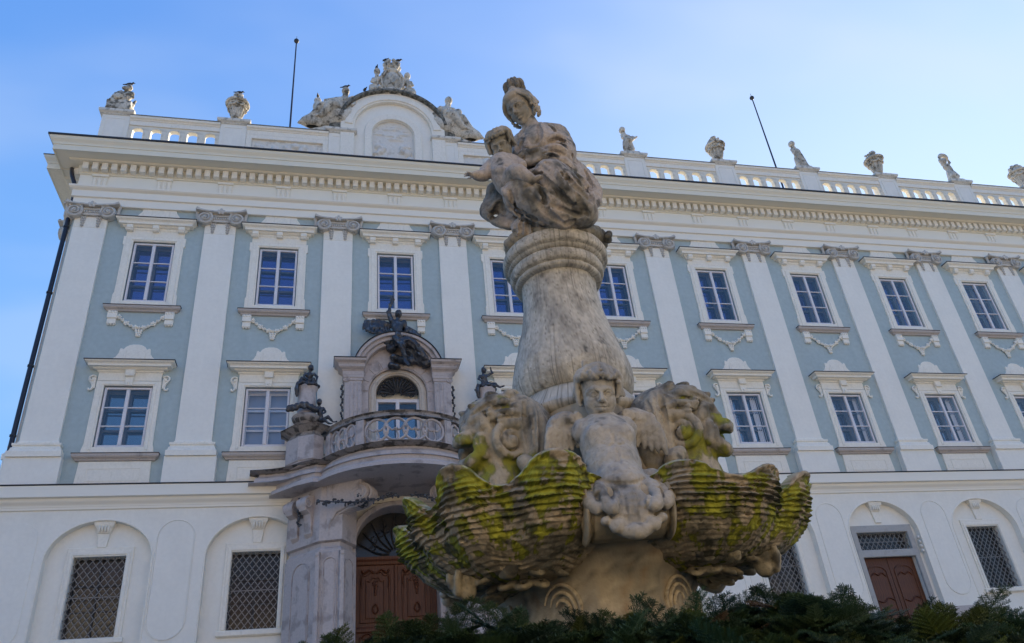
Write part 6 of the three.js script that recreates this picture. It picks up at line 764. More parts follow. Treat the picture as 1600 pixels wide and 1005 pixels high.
// giant clam shells: fluted lobes with overlapping growth ledges
{
  const NT = 150, NA = 420, LOBES = 12, pos = [], idx = [], info = [];
  const A0 = 1.85, W = (a) => Math.cos(a * LOBES * Math.PI / (2 * A0) * 1.0 + 0.4);
  const surf = (a, t, inner) => {
    const irr = 1 + 0.07 * Math.sin(a * 2.3 + 1) + 0.04 * Math.sin(a * 5.1);
    const w0 = W(a + 0.06 * Math.sin(a * 3)), w = (w0 > 0 ? Math.pow(w0, 0.65) : -Math.pow(-w0, 0.9)) * (0.8 + 0.3 * Math.sin(a * 1.9 + 0.6)), R = (0.90 + 0.25 * Math.pow(Math.sin(a), 2) - 0.10 * sst(1.3, 1.85, Math.abs(a))) * irr, q = t * Math.PI / 2, gr = 20, ph = t * gr + 2.6 * w * t * t + 0.5 * noise3(a * 4, t * 6, 1), band = Math.floor(ph), saw = ph - band, str = (0.15 + 1.0 * Math.pow(0.5 + 0.5 * Math.sin(band * 12.9898 + 1.3), 2)) * (0.55 + 0.9 * sst(-0.3, 0.4, noise3(a * 5, band * 3.7, 4)));
    let rho = R * Math.pow(Math.sin(q), 0.56), y = 1.31 + 0.62 * Math.pow(1 - Math.cos(q), 0.92);
    const am = Math.pow(t, 0.7); rho += am * 0.088 * w; y += am * t * (0.085 * w + 0.06 * Math.sin(a * 1.7 - 0.5)) - am * t * 0.03;
    if (!inner) { const l = sst(0.04, 0.25, t) * str * (1 - sst(0.0, 0.85, saw)) * 0.036; rho += l * Math.sin(q * 0.8 + 0.35); y -= l * 0.45 * Math.cos(q); }
    if (t > 0.93) rho += 0.03 * sst(0.93, 0.98, t) * (1 - 0.4 * sst(0.98, 1, t));
    const nz = 0.014 * fbm(a * 6, t * 9, 3, 3) + 0.006 * fbm(a * 25, t * 22, 5, 3) - 0.02 * sst(0.4, 0.6, fbm(a * 14, t * 12, 8, 2)) * sst(0.3, 0.6, t); rho += nz; if (inner) { rho -= 0.055 + 0.02 * t; y += 0.03 * (1 - t); }
    return [rho * Math.sin(a), y, 0.82 + rho * Math.cos(a)];
  };
  const add = (inner) => { const o = pos.length / 3; for (let i = 0; i <= NT; i++) for (let j = 0; j <= NA; j++) { const t = i / NT, a = (j / NA * 2 - 1) * A0; pos.push(...surf(a, inner ? 1 - t : t, inner)); info.push(a, inner ? 1 - t : t); } for (let i = 0; i < NT; i++) for (let j = 0; j < NA; j++) { const p = o + i * (NA + 1) + j, q = p + 1, r = p + NA + 1, s = r + 1; idx.push(p, s, q, p, r, s); } return o; };
  const o0 = add(false), o1 = add(true); for (let j = 0; j < NA; j++) { const p = o0 + NT * (NA + 1) + j, r = o1 + j; idx.push(p, r + 1, p + 1, p, r, r + 1); }
  const g = new THREE.BufferGeometry(); g.setAttribute('position', new THREE.Float32BufferAttribute(pos, 3)); g.setIndex(idx); g.computeVertexNormals();
  const colored = (seed) => { const q = g.clone(), c = new Float32Array(pos.length); for (let i = 0; i < pos.length / 3; i++) {
    const a = info[i * 2], t = info[i * 2 + 1], x = pos[i * 3], y = pos[i * 3 + 1], z = pos[i * 3 + 2];
    const n1 = fbm(x * 2.6 + seed, y * 2.6, z * 2.6, 4), n2 = fbm(x * 8, y * 8 + seed, z * 8, 4), n3 = fbm(a * 7 + seed, t * 2.2, 5, 4), f = noise3(x * 60, y * 60, z * 60);
    let k = mix3([0.36, 0.29, 0.195], [0.26, 0.225, 0.165], sst(-0.3, 0.4, n1)); k = mix3(k, [0.085, 0.078, 0.055], sst(0.05, 0.5, n2 + 0.5 * n1) * 0.8);
    const m = n3 * 0.75 + 0.5 * n2 + 0.5 * fbm(x * 3, y * 9 + seed, z * 3, 3) + (t > 0.45 + 0.25 * n1 ? 0.14 : -0.28) + 0.22 * fbm(x * 28, y * 28, z * 28, 2);   // moss colonies grow where the splash wets the rim lobes
    k = mix3(k, [0.115, 0.125, 0.014], sst(0.0, 0.06, m) * 0.9); k = mix3(k, [0.20, 0.205, 0.016], sst(0.14, 0.2, m) * 0.85); k = mix3(k, [0.32, 0.315, 0.03], sst(0.36, 0.44, m) * 0.85); k = mix3(k, [0.04, 0.042, 0.02], sst(0.25, 0.6, fbm(x * 5 + seed, y * 7, z * 5, 4) + 0.3 * fbm(a * 9 + seed, t * 1.6, 9, 3)) * 0.8);
    if (t > 0.985) k = mix3(k, [0.42, 0.40, 0.30], sst(-0.1, 0.3, n2) * 0.7);
    const b = (1 + 0.2 * f) * (1 + 0.35 * fbm(x * 20, y * 20, z * 20 + seed, 3)); c[i * 3] = k[0] * b; c[i * 3 + 1] = k[1] * b; c[i * 3 + 2] = k[2] * b; } q.setAttribute('color', new THREE.BufferAttribute(c, 3)); return finish(q); };
  // pods and leaf scrolls that carry the shell
  const S = new Sculpt([-0.75, 1.02, 0.55], [0.75, 1.75, 1.65], 0.014); S.k = 0.03;
  S.ell([0, 1.44, 0.95], [0.34, 0.10, 0.28], 0.05); S.ell([0, 1.38, 1.36], [0.10, 0.13, 0.10], 0.03); S.ell([0, 1.27, 1.36], [0.075, 0.07, 0.075], 0.02); S.chain([[-0.07, 1.5, 1.44], [-0.055, 1.36, 1.47], [0, 1.25, 1.44], [0.055, 1.36, 1.47], [0.07, 1.5, 1.44]], 0.028, 0.012);
  { const r = rng(12); for (let row = 0; row < 2; row++) for (let i = -3; i <= 3; i++) { const a = i * 0.46 + (row % 2) * 0.23, d = 0.22 + row * 0.16, y = 1.33 + row * 0.05 + (r() - 0.5) * 0.03; S.ell([d * Math.sin(a), y, 0.82 + d * Math.cos(a)], [0.085, 0.04, 0.17], 0.02, [0.45, a, (r() - 0.5) * 0.4]); S.chain([[d * 0.3 * Math.sin(a), y - 0.03, 0.82 + d * 0.3 * Math.cos(a)], [(d + 0.12) * Math.sin(a), y - 0.03, 0.82 + (d + 0.12) * Math.cos(a)]], 0.016, 0.008, 1); } for (const s of [-1, 1]) { S.chain([[s * 0.42, 1.46, 1.16], [s * 0.36, 1.38, 1.20], [s * 0.27, 1.36, 1.16], [s * 0.27, 1.42, 1.10]], [0.06, 0.065, 0.055, 0.03], 0.015); S.chain([[s * 0.62, 1.48, 0.92], [s * 0.54, 1.40, 0.98], [s * 0.44, 1.40, 0.96], [s * 0.44, 1.45, 0.9]], [0.05, 0.06, 0.05, 0.03], 0.015); } }
  S.displace((x, y, z) => 0.008 * fbm(x * 16, y * 16, z * 16, 3));
  const pods = finish(S.mesh(stone({ seed: 44, pale: [0.33, 0.28, 0.19], grey: [0.19, 0.17, 0.125], crust: 0.1 })));
  [-60, 60, 180].forEach((dg, i) => { const s = grp('shell_basin', fountain); s.rotation.y = PHI + dg * Math.PI / 180; part('shell', colored(i * 13 + 2), M.carved, s); part('shell_support', pods, M.carved, s); });
}
// masks: gaping beasts' heads with a volute for a cheek, leafy brows and a mane of drapery
{
  const S = new Sculpt([-0.55, 1.9, 0.45], [0.55, 3.0, 1.5], 0.011); S.k = 0.03;
  S.chain([[0, 2.0, 0.98], [0, 2.22, 0.95], [0, 2.42, 0.97]], [0.26, 0.20, 0.2], 0.06);                                  // neck
  S.ell([0, 2.50, 1.02], [0.22, 0.22, 0.24], 0.06); S.ell([0, 2.62, 1.12], [0.17, 0.13, 0.16], 0.05);                     // skull
  S.cap([0, 2.56, 1.16], [0, 2.49, 1.31], 0.115, 0.075, 0.05); S.ell([0, 2.50, 1.34], [0.07, 0.05, 0.05], 0.03); S.ell([0, 2.60, 1.25], [0.06, 0.05, 0.07], 0.03);   // upper jaw, nose
  S.chain([[-0.10, 2.40, 1.2], [-0.07, 2.31, 1.27], [0, 2.285, 1.29], [0.07, 2.31, 1.27], [0.10, 2.40, 1.2]], [0.05, 0.042, 0.045, 0.042, 0.05], 0.03); S.cap([0, 2.30, 1.24], [0, 2.36, 1.05], 0.06, 0.1, 0.05);   // lower jaw
  S.ell([0, 2.395, 1.25], [0.105, 0.065, 0.14], 0.012, [0, 0, 0], 1); S.ell([0, 2.42, 1.33], [0.06, 0.03, 0.06], 0.02, [0, 0, 0], 1);                                       // the gaping mouth
  for (const s of [-1, 1]) {
    S.ell([s * 0.12, 2.60, 1.19], [0.062, 0.058, 0.055], 0.012); S.chain([[s * 0.17, 2.56, 1.16], [s * 0.14, 2.665, 1.21], [s * 0.05, 2.66, 1.26]], 0.032, 0.025); S.ell([s * 0.045, 2.52, 1.37], [0.02, 0.016, 0.02], 0.012, [0, 0, 0], 1); S.ell([s * 0.045, 2.47, 1.345], [0.045, 0.03, 0.04], 0.02); S.chain([[s * 0.13, 2.50, 1.22], [s * 0.12, 2.42, 1.24], [s * 0.13, 2.34, 1.19]], 0.036, 0.025);
    // cheek volute
    S.ell([s * 0.215, 2.44, 1.0], [0.05, 0.16, 0.16], 0.03); const sp = []; for (let i = 0; i <= 22; i++) { const t = i / 22, a = 1.2 + t * 11, r = 0.165 * (1 - t * 0.82); sp.push([s * (0.235 + 0.035 * t), 2.44 + r * Math.sin(a), 1.0 - r * Math.cos(a)]); } S.ell([s * 0.265, 2.44, 1.0], [0.03, 0.13, 0.13], 0.006, [0, 0, 0], 1); S.chain(sp, t => 0.036 - 0.01 * t, 0.005, 0, 1); S.ell([s * 0.275, 2.44, 1.0], [0.045, 0.048, 0.048], 0.004);
    // leaf brows swept back, and leaf tips curling over the forehead
    S.chain([[s * 0.05, 2.66, 1.26], [s * 0.10, 2.74, 1.20], [s * 0.17, 2.80, 1.08], [s * 0.2, 2.82, 0.95]], [0.03, 0.06, 0.085, 0.08], 0.02); S.chain([[s * 0.2, 2.66, 1.13], [s * 0.24, 2.70, 1.03], [s * 0.26, 2.72, 0.9], [s * 0.25, 2.66, 0.82]], [0.035, 0.06, 0.08, 0.05], 0.018); S.chain([[s * 0.21, 2.60, 1.06], [s * 0.27, 2.60, 0.98], [s * 0.29, 2.62, 0.88]], [0.03, 0.05, 0.05], 0.018);
    S.chain([[s * 0.02, 2.70, 1.24], [s * 0.04, 2.80, 1.15], [s * 0.06, 2.86, 1.02], [s * 0.1, 2.87, 0.9]], [0.035, 0.07, 0.08, 0.07], 0.02);
    // mane falling behind
    S.chain([[s * 0.20, 2.80, 0.84], [s * 0.30, 2.62, 0.80], [s * 0.32, 2.40, 0.80], [s * 0.27, 2.25, 0.83]], [0.12, 0.12, 0.10, 0.06], 0.05); S.chain([[s * 0.12, 2.86, 0.78], [s * 0.2, 2.7, 0.68], [s * 0.26, 2.4, 0.66], [s * 0.3, 2.2, 0.7]], [0.1, 0.13, 0.13, 0.1], 0.05); S.chain([[s * 0.33, 2.24, 0.95], [s * 0.38, 2.16, 0.9], [s * 0.32, 2.10, 0.95]], [0.06, 0.07, 0.04], 0.03);
    for (let k = 0; k < 3; k++) S.chain([[s * (0.40 - k * 0.035), 2.62 - k * 0.03, 0.74 + k * 0.05], [s * (0.435 - k * 0.03), 2.45, 0.75 + k * 0.05], [s * (0.40 - k * 0.03), 2.27, 0.77 + k * 0.05]], 0.02, 0.03);
  }
  S.ell([0, 2.80, 0.92], [0.2, 0.12, 0.2], 0.05); S.ell([0, 2.5, 0.66], [0.30, 0.36, 0.16], 0.06);
  { const r = rng(17); for (const s of [-1, 1]) for (const [x, y, z, a, b, c, ry] of [[0.07, 2.78, 1.20, 0.05, 0.035, 0.09, 0.2], [0.15, 2.82, 1.10, 0.06, 0.04, 0.10, 0.5], [0.24, 2.78, 1.02, 0.05, 0.06, 0.10, 0.7], [0.10, 2.90, 1.02, 0.07, 0.045, 0.11, 0.3], [0.21, 2.88, 0.93, 0.06, 0.06, 0.10, 0.6], [0.30, 2.70, 0.95, 0.035, 0.09, 0.07, 0.2], [0.27, 2.80, 0.86, 0.06, 0.08, 0.07, 0.2], [0.12, 2.93, 0.86, 0.09, 0.05, 0.09, 0.1], [0.31, 2.60, 0.90, 0.03, 0.07, 0.045, 0], [0.20, 2.70, 1.14, 0.035, 0.05, 0.06, 0.5], [0.26, 2.63, 1.08, 0.025, 0.05, 0.05, 0.3]]) { S.ell([s * x, y, z], [a, b, c], 0.005, [-0.3 + 0.2 * r(), s * ry, s * (0.5 - r())]); S.chain([[s * (x + a * 0.6), y + b * 0.8, z - c * 0.7], [s * (x + a * 0.6), y + b, z + c * 0.7]], 0.008, 0.006, 1); } S.ell([0.36, 2.56, 0.895], [0.04, 0.26, 0.03], 0.02, [0, 0, 0], 1); S.ell([-0.36, 2.56, 0.895], [0.04, 0.26, 0.03], 0.02, [0, 0, 0], 1); }
  for (const s of [-1, 1]) { const E = [s * 5.1, 0, 4.7], X = (p) => p.map(([x, y, z]) => [s * x, y, z]);
    for (const [q, r, o] of [[[[0.3, 2.92, 0.74], [0.36, 2.7, 0.74], [0.36, 2.45, 0.76], [0.34, 2.25, 0.8]], 0.02, 1], [[[0.3, 2.9, 0.82], [0.36, 2.68, 0.82], [0.36, 2.4, 0.83]], 0.02, 1], [[[0.3, 2.86, 0.66], [0.4, 2.6, 0.66], [0.4, 2.3, 0.68]], 0.022, 1], [[[0.05, 2.72, 1.24], [0.14, 2.80, 1.12], [0.22, 2.84, 0.96]], 0.016, 1], [[[0.14, 2.72, 1.18], [0.22, 2.76, 1.06], [0.28, 2.76, 0.92]], 0.016, 1], [[[0.2, 2.64, 1.12], [0.27, 2.66, 1.0], [0.30, 2.66, 0.9]], 0.014, 1], [[[0.2, 2.7, 1.12], [0.26, 2.72, 1.0], [0.3, 2.70, 0.88]], 0.02, 0], [[[0.1, 2.78, 1.16], [0.18, 2.83, 1.02], [0.22, 2.86, 0.9]], 0.022, 0], [[[0.1, 2.55, 1.3], [0.14, 2.48, 1.27], [0.15, 2.38, 1.24]], 0.012, 1], [[[0.16, 2.34, 1.16], [0.2, 2.22, 1.1], [0.24, 2.1, 1.06]], 0.022, 0], [[[0.1, 2.26, 1.2], [0.14, 2.16, 1.16], [0.18, 2.06, 1.12]], 0.02, 0]]) S.stroke(E, X(q), 0, r, o, 0.008); }
  S.displace((x, y, z) => 0.005 * fbm(x * 18, y * 18, z * 18, 3));
  const st = stone({ grain: 0.5, seed: 51, pale: [0.40, 0.345, 0.255], grey: [0.255, 0.235, 0.19], crust: 0.22 });
  const g = S.mesh((x, y, z) => { let c = st(x, y, z); const n = fbm(x * 6, y * 5, z * 6 + 7, 4) + (z > 1.0 ? -0.02 : -0.35) + (y < 2.42 ? 0.2 : y > 2.6 ? -0.35 : 0); c = mix3(c, [0.15, 0.155, 0.022], sst(0.1, 0.35, n) * 0.8); return mix3(c, [0.27, 0.27, 0.02], sst(0.35, 0.6, n) * 0.7); });
  const mg = finish(g);
  [-60, 60, 180].forEach(dg => { const m = part('beast_mask', mg, M.carved, fountain); m.rotation.y = PHI + dg * Math.PI / 180; });
}
// cherub herms between the shells
{
  const S = new Sculpt([-0.62, 1.28, 0.5], [0.62, 2.6, 1.62], 0.011); S.k = 0.04;
  S.chain([[0, 2.44, 0.92], [0, 2.25, 1.0], [0, 2.05, 1.06], [0, 1.88, 1.12]], [0.15, 0.19, 0.195, 0.17], 0.06); S.ell([0, 2.28, 1.03], [0.215, 0.17, 0.17], 0.06); S.ell([0, 2.02, 1.13], [0.19, 0.15, 0.15], 0.06);
  for (const s of [-1, 1]) { S.ell([s * 0.095, 2.28, 1.15], [0.10, 0.085, 0.06], 0.05); S.ell([s * 0.17, 2.40, 0.97], [0.09, 0.09, 0.10], 0.05); S.chain([[s * 0.16, 2.40, 0.97], [s * 0.20, 2.36, 1.0]], [0.08, 0.06], 0.03); }
  S.ell([0, 1.955, 1.275], [0.013, 0.016, 0.02], 0.01, [0, 0, 0], 1); S.chain([[-0.2, 1.93, 1.13], [0, 1.885, 1.27], [0.2, 1.93, 1.13]], 0.014, 0.02, 1);
  // acanthus sheath: the body ends in a leaf that rolls over a scroll
  S.chain([[0, 1.92, 1.10], [0, 1.78, 1.20], [0, 1.64, 1.22]], [0.185, 0.20, 0.17], 0.05);
  S.ell([0, 1.84, 1.17], [0.25, 0.07, 0.15], 0.05);
  for (let k = -3; k <= 3; k++) S.chain([[k * 0.05, 1.88, 1.27 - 0.012 * k * k], [k * 0.052, 1.74, 1.40 - 0.010 * k * k], [k * 0.045, 1.60, 1.455 - 0.006 * k * k], [k * 0.035, 1.47, 1.43]], [0.03, 0.036, 0.034, 0.03], 0.007);
  S.chain([[-0.10, 1.45, 1.42], [0, 1.425, 1.45], [0.10, 1.45, 1.42]], [0.045, 0.055, 0.045], 0.015);
  for (const s of [-1, 1]) {
    S.chain([[s * 0.14, 1.88, 1.22], [s * 0.20, 1.76, 1.36], [s * 0.195, 1.65, 1.44], [s * 0.15, 1.59, 1.48], [s * 0.115, 1.64, 1.49]], [0.045, 0.055, 0.052, 0.046, 0.03], 0.008); S.chain([[s * 0.20, 1.88, 1.18], [s * 0.275, 1.78, 1.28], [s * 0.285, 1.67, 1.38], [s * 0.25, 1.61, 1.42]], [0.045, 0.06, 0.055, 0.042], 0.008); S.chain([[s * 0.19, 1.93, 1.10], [s * 0.29, 1.92, 1.14], [s * 0.335, 1.84, 1.2], [s * 0.29, 1.80, 1.25]], [0.05, 0.055, 0.05, 0.035], 0.012); S.ell([s * 0.125, 1.475, 1.44], [0.062, 0.06, 0.05], 0.01); S.ell([s * 0.2, 1.515, 1.43], [0.042, 0.036, 0.04], 0.008); S.ell([s * 0.085, 1.665, 1.50], [0.022, 0.032, 0.035], 0.01, [0, 0, 0], 1); S.ell([s * 0.07, 1.51, 1.49], [0.015, 0.022, 0.03], 0.008, [0, 0, 0], 1); S.ell([s * 0.235, 1.70, 1.46], [0.012, 0.05, 0.04], 0.01, [0, 0, 0], 1);
    // wings folded down along the sides
    S.chain([[s * 0.12, 2.44, 0.86], [s * 0.26, 2.55, 0.86], [s * 0.38, 2.50, 0.90], [s * 0.44, 2.38, 0.95]], [0.05, 0.06, 0.055, 0.04], 0.03);
    for (let f = 0; f < 7; f++) { const t = f / 6, bx = mix(0.44, 0.20, t), by = mix(2.42, 2.47, t), z0 = 0.95 - 0.01 * f; S.ell([s * (bx + 0.03 * (1 - t)), by - 0.13 + 0.05 * t, z0 + 0.02], [0.034, 0.15 - 0.05 * t, 0.022], 0.006, [0.18, 0, s * (0.12 - 0.5 * t)]); }
    for (let f = 0; f < 6; f++) { const t = f / 5, bx = mix(0.42, 0.19, t), by = mix(2.44, 2.49, t); S.ell([s * bx, by - 0.05, 0.985 - 0.01 * f], [0.036, 0.085, 0.02], 0.005, [0.15, 0, s * (0.15 - 0.5 * t)]); }
    for (let f = 0; f < 5; f++) { const t = f / 4, bx = mix(0.41, 0.20, t), by = mix(2.47, 2.52, t); S.ell([s * bx, by, 0.985], [0.036, 0.05, 0.02], 0.005, [0.1, 0, s * (0.15 - 0.5 * t)]); }
    S.ell([s * 0.36, 2.68, 0.78], [0.12, 0.09, 0.05], 0.03, [0, 0, s * 0.6]); S.ell([s * 0.26, 2.62, 0.80], [0.08, 0.10, 0.05], 0.03);
    // scroll drum ends with buttons
    S.ell([s * 0.0, 1.6, 1.15], [0.05, 0.05, 0.05], 0.03);
  }
  { const E = [0, 0, 6.9]; for (const [q, r, o] of [[[[-0.14, 2.24, 1.1], [-0.02, 2.21, 1.1], [0.0, 2.3, 1.1]], 0.010, 1], [[[0.14, 2.24, 1.1], [0.02, 2.21, 1.1], [0.0, 2.3, 1.1]], 0.010, 1], [[[0, 2.22, 1.1], [0, 2.1, 1.1], [0, 2.0, 1.1]], 0.008, 1], [[[-0.2, 1.90, 1.2], [-0.1, 1.865, 1.2], [0, 1.855, 1.2], [0.1, 1.865, 1.2], [0.2, 1.90, 1.2]], 0.018, 1], [[[-0.06, 1.8, 1.3], [-0.055, 1.65, 1.4], [-0.05, 1.5, 1.4]], 0.013, 1], [[[0.06, 1.8, 1.3], [0.055, 1.65, 1.4], [0.05, 1.5, 1.4]], 0.013, 1], [[[0, 1.8, 1.3], [0, 1.65, 1.4], [0, 1.47, 1.4]], 0.010, 1], [[[-0.12, 1.82, 1.3], [-0.12, 1.7, 1.4], [-0.09, 1.58, 1.4]], 0.015, 1], [[[0.12, 1.82, 1.3], [0.12, 1.7, 1.4], [0.09, 1.58, 1.4]], 0.015, 1], [[[-0.2, 1.84, 1.25], [-0.24, 1.74, 1.3], [-0.23, 1.64, 1.35]], 0.014, 1], [[[0.2, 1.84, 1.25], [0.24, 1.74, 1.3], [0.23, 1.64, 1.35]], 0.014, 1]]) S.stroke(E, q, 1.2, r, o, 0.006); }
  S.displace((x, y, z) => 0.006 * fbm(x * 18, y * 18, z * 18, 3));
  const st = stone({ grain: 0.5, seed: 63, pale: [0.43, 0.385, 0.315], grey: [0.29, 0.275, 0.245], crust: 0.36, streak: 0.25 });
  const body = S.mesh(st);
  // head, on a finer grid
  const H = new Sculpt([-0.30, 2.30, 0.66], [0.30, 3.06, 1.32], 0.0058); H.aim([0, 2.695, 0.99], [-0.10, -0.30, 0.95], 0.43, -0.06); headOn(H, { child: true });
  const cl = []; const R = rng(3); for (let i = 0; i < 34; i++) { const a = (R() - 0.5) * 4.6, b = R() * 1.5 - 0.35, x = 0.40 * Math.sin(a) * Math.cos(b), z = -0.05 + 0.42 * Math.cos(a) * Math.cos(b), y = 0.16 + 0.40 * Math.sin(b); if (z > 0.12 && y < 0.30) continue; cl.push([x, y, z]); } for (let i = -3; i <= 3; i++) cl.push([i * 0.10, 0.36 + 0.05 * Math.cos(i), 0.27 - 0.015 * i * i]); for (const s of [-1, 1]) cl.push([s * 0.37, 0.1, 0.16], [s * 0.39, -0.06, 0.08], [s * 0.38, -0.2, 0.02], [s * 0.34, -0.32, -0.04]); curls(H, cl.slice(0, 18), 8, 0.10); locks(H, 5);
  H.ell([0, 0.22, -0.12], [0.39, 0.34, 0.40], 0.03); H.chain([[-0.3, 0.40, 0.1], [-0.1, 0.55, 0.14], [0.12, 0.54, 0.12], [0.3, 0.38, 0.08]], 0.07, 0.02); H.box([-0.2, 0.52, -0.22], [0.07, 0.22, 0.07], 0.02, 0.02); H.displace((x, y, z) => 0.002 * fbm(x * 40, y * 40, z * 40, 2), 0.02);
  const head = H.mesh(stone({ grain: 0.25, seed: 66, pale: [0.43, 0.39, 0.32], grey: [0.30, 0.28, 0.24], crust: 0.5, streak: 0.2, sc: 1.3 }));
  const cg = finish(mergeGeometries([strip(body), strip(head)]));
  const drum = (() => { const q = []; q.push(cylX3(-0.27, 0.27, 1.66, 1.18, 0.225), cylX3(-0.33, 0.33, 1.66, 1.18, 0.20)); for (const s of [-1, 1]) q.push(cylX3(s > 0 ? 0.29 : -0.335, s > 0 ? 0.335 : -0.29, 1.66, 1.18, 0.24), cylX3(s > 0 ? 0.33 : -0.385, s > 0 ? 0.385 : -0.33, 1.66, 1.18, 0.075), spiralYZ(s * 0.338, 1.66, 1.18, 0.2)); return finish(paint(mergeGeometries(q.map(e => strip(e))), stone({ ...LOW, seed: 71, crust: 0.45, streak: 0.3 }))); })();
  function cylX3(x0, x1, y, z, r) { const b = 0.02, P = [[0.001, x0], [r - b, x0], [r, x0 + b], [r, x1 - b], [r - b, x1], [0.001, x1]]; const g = lathe(P, 40); g.rotateZ(-Math.PI / 2); g.translate(0, y, z); return g; }
  function spiralYZ(x, y, z, r) { const pts = []; for (let i = 0; i <= 26; i++) { const t = i / 26, a = t * 9, rr = r * (1 - 0.6 * t); pts.push([x, y + rr * Math.sin(a), z + rr * Math.cos(a)]); } return tube(pts, 0.014, 6); }
  [0, 120, 240].forEach(dg => { const c = grp('cherub_herm', fountain); c.rotation.y = PHI + dg * Math.PI / 180; part('cherub', cg, M.carved, c); part('scroll_drum', drum, M.carved, c); });
}
// ---------------------------------------------------------------- the seated woman with the child on top of the column
{
  const st = thing('statue', 'stone statue of a crowned seated woman holding a child, on the fountain column', 'statue', [FA[0], 4.82, FA[2]]); st.rotation.y = FR;
  const Y = 4.82, p = (a) => [a[0], a[1] - Y, a[2]];
  const S = new Sculpt([-0.92, -0.12, -0.55], [0.78, 2.06, 1.0], 0.0105); S.k = 0.05;
  const cap = (a, b, ra, rb, k, op) => S.cap(p(a), p(b), ra, rb, k, op), ell = (c, r, k, rot, op) => S.ell(p(c), r, k, rot, op), ch = (pts, r, k, op) => S.chain(pts.map(p), r, k, op), fo = (c, ...a) => S.folds(p(c), ...a);
  // trunk
  ch([[0.02, 5.45, 0.12], [0.0, 5.85, 0.12], [0.02, 6.2, 0.12], [0.03, 6.42, 0.10]], [0.34, 0.27, 0.27, 0.20], 0.08); ell([0.0, 6.20, 0.22], [0.23, 0.22, 0.17], 0.08); ch([[-0.17, 6.42, 0.1], [0.03, 6.50, 0.08], [0.25, 6.52, 0.04]], [0.12, 0.13, 0.13], 0.07);
  cap([0.02, 6.38, 0.16], [-0.10, 6.70, 0.24], 0.10, 0.085, 0.05); for (const s of [-1, 1]) ell([s * 0.10, 6.17, 0.35], [0.105, 0.10, 0.07], 0.06);
  // mantle over the shoulders
  ell([0.22, 6.40, 0.0], [0.15, 0.24, 0.17], 0.05); ch([[0.05, 6.60, -0.02], [0.17, 6.64, 0.0], [0.28, 6.48, 0.02], [0.30, 6.25, 0.06]], [0.05, 0.07, 0.10, 0.11], 0.04); ch([[0.1, 6.6, 0.12], [0.19, 6.42, 0.24], [0.2, 6.25, 0.3]], 0.045, 0.025); ch([[-0.12, 6.56, 0.1], [-0.2, 6.36, 0.2], [-0.24, 6.1, 0.24]], [0.06, 0.075, 0.07], 0.03); ch([[-0.05, 6.65, 0.0], [-0.2, 6.5, 0.02], [-0.28, 6.2, 0.08], [-0.3, 5.95, 0.12]], [0.07, 0.11, 0.11, 0.1], 0.05);
  // right arm in a full sleeve
  ch([[0.24, 6.42, 0.06], [0.27, 6.18, 0.14], [0.23, 6.0, 0.27], [0.15, 5.93, 0.38]], [0.13, 0.15, 0.14, 0.10], 0.04); ell([0.24, 6.10, 0.27], [0.14, 0.13, 0.11], 0.03); ch([[0.12, 6.16, 0.34], [0.24, 6.22, 0.33], [0.35, 6.14, 0.22]], 0.035, 0.02); ch([[0.1, 6.06, 0.38], [0.22, 6.08, 0.38], [0.35, 6.0, 0.24]], 0.03, 0.02); ch([[0.1, 5.92, 0.40], [0.2, 5.97, 0.40], [0.33, 5.9, 0.28]], 0.035, 0.02); ch([[0.16, 5.86, 0.3], [0.26, 5.80, 0.3], [0.36, 5.78, 0.2]], [0.08, 0.08, 0.06], 0.03);
  // other arm, crossing to hold the child, hand open
  ch([[-0.19, 6.38, 0.12], [-0.24, 6.12, 0.2], [-0.2, 5.93, 0.36]], [0.12, 0.115, 0.10], 0.04); ch([[-0.2, 5.93, 0.36], [-0.06, 5.84, 0.48], [0.06, 5.78, 0.55]], [0.105, 0.095, 0.06], 0.03); ch([[-0.12, 5.96, 0.36], [-0.04, 5.97, 0.40], [0.06, 5.98, 0.36]], 0.05, 0.03); ch([[-0.26, 5.86, 0.40], [-0.14, 5.76, 0.5], [-0.02, 5.73, 0.55]], 0.035, 0.025);
  // lap and legs under the cloth: the shins sweep down to the right
  S.k = 0.03; ell([0.05, 5.06, 0.16], [0.42, 0.30, 0.34], 0.06); ell([0.0, 5.35, -0.08], [0.40, 0.38, 0.25], 0.06);
  ch([[0.14, 5.52, 0.06], [0.13, 5.46, 0.36], [0.08, 5.40, 0.62]], [0.26, 0.245, 0.195], 0.04); ch([[-0.12, 5.5, 0.06], [-0.2, 5.40, 0.36], [-0.26, 5.27, 0.60]], [0.24, 0.21, 0.175], 0.04); ch([[0.08, 5.38, 0.62], [0.22, 5.16, 0.62], [0.36, 4.96, 0.50]], [0.195, 0.185, 0.16], 0.03); ch([[-0.26, 5.25, 0.60], [-0.08, 5.06, 0.63], [0.14, 4.88, 0.56]], [0.17, 0.15, 0.12], 0.03);
  // mantle billowing to the right, with a crisp edge
  for (let q = 0; q < 6; q++) { const t = q / 5; ch([[0.32, 6.22 - 0.04 * q, 0.0 + 0.03 * q], [mix(0.30, 0.47, t), mix(5.95, 6.02, t), mix(0.16, -0.04, t)], [mix(0.34, 0.575, t), 5.78, mix(0.22, -0.02, t)], [mix(0.36, 0.60, t), mix(5.52, 5.58, t), mix(0.26, 0.03, t)], [mix(0.36, 0.54, t), mix(5.28, 5.36, t), mix(0.30, 0.12, t)], [mix(0.36, 0.42, t), mix(5.12, 5.2, t), mix(0.34, 0.2, t)]], [0.05, 0.045, 0.04, 0.036, 0.04, 0.05], q % 2 ? 0.02 : 0.035); }
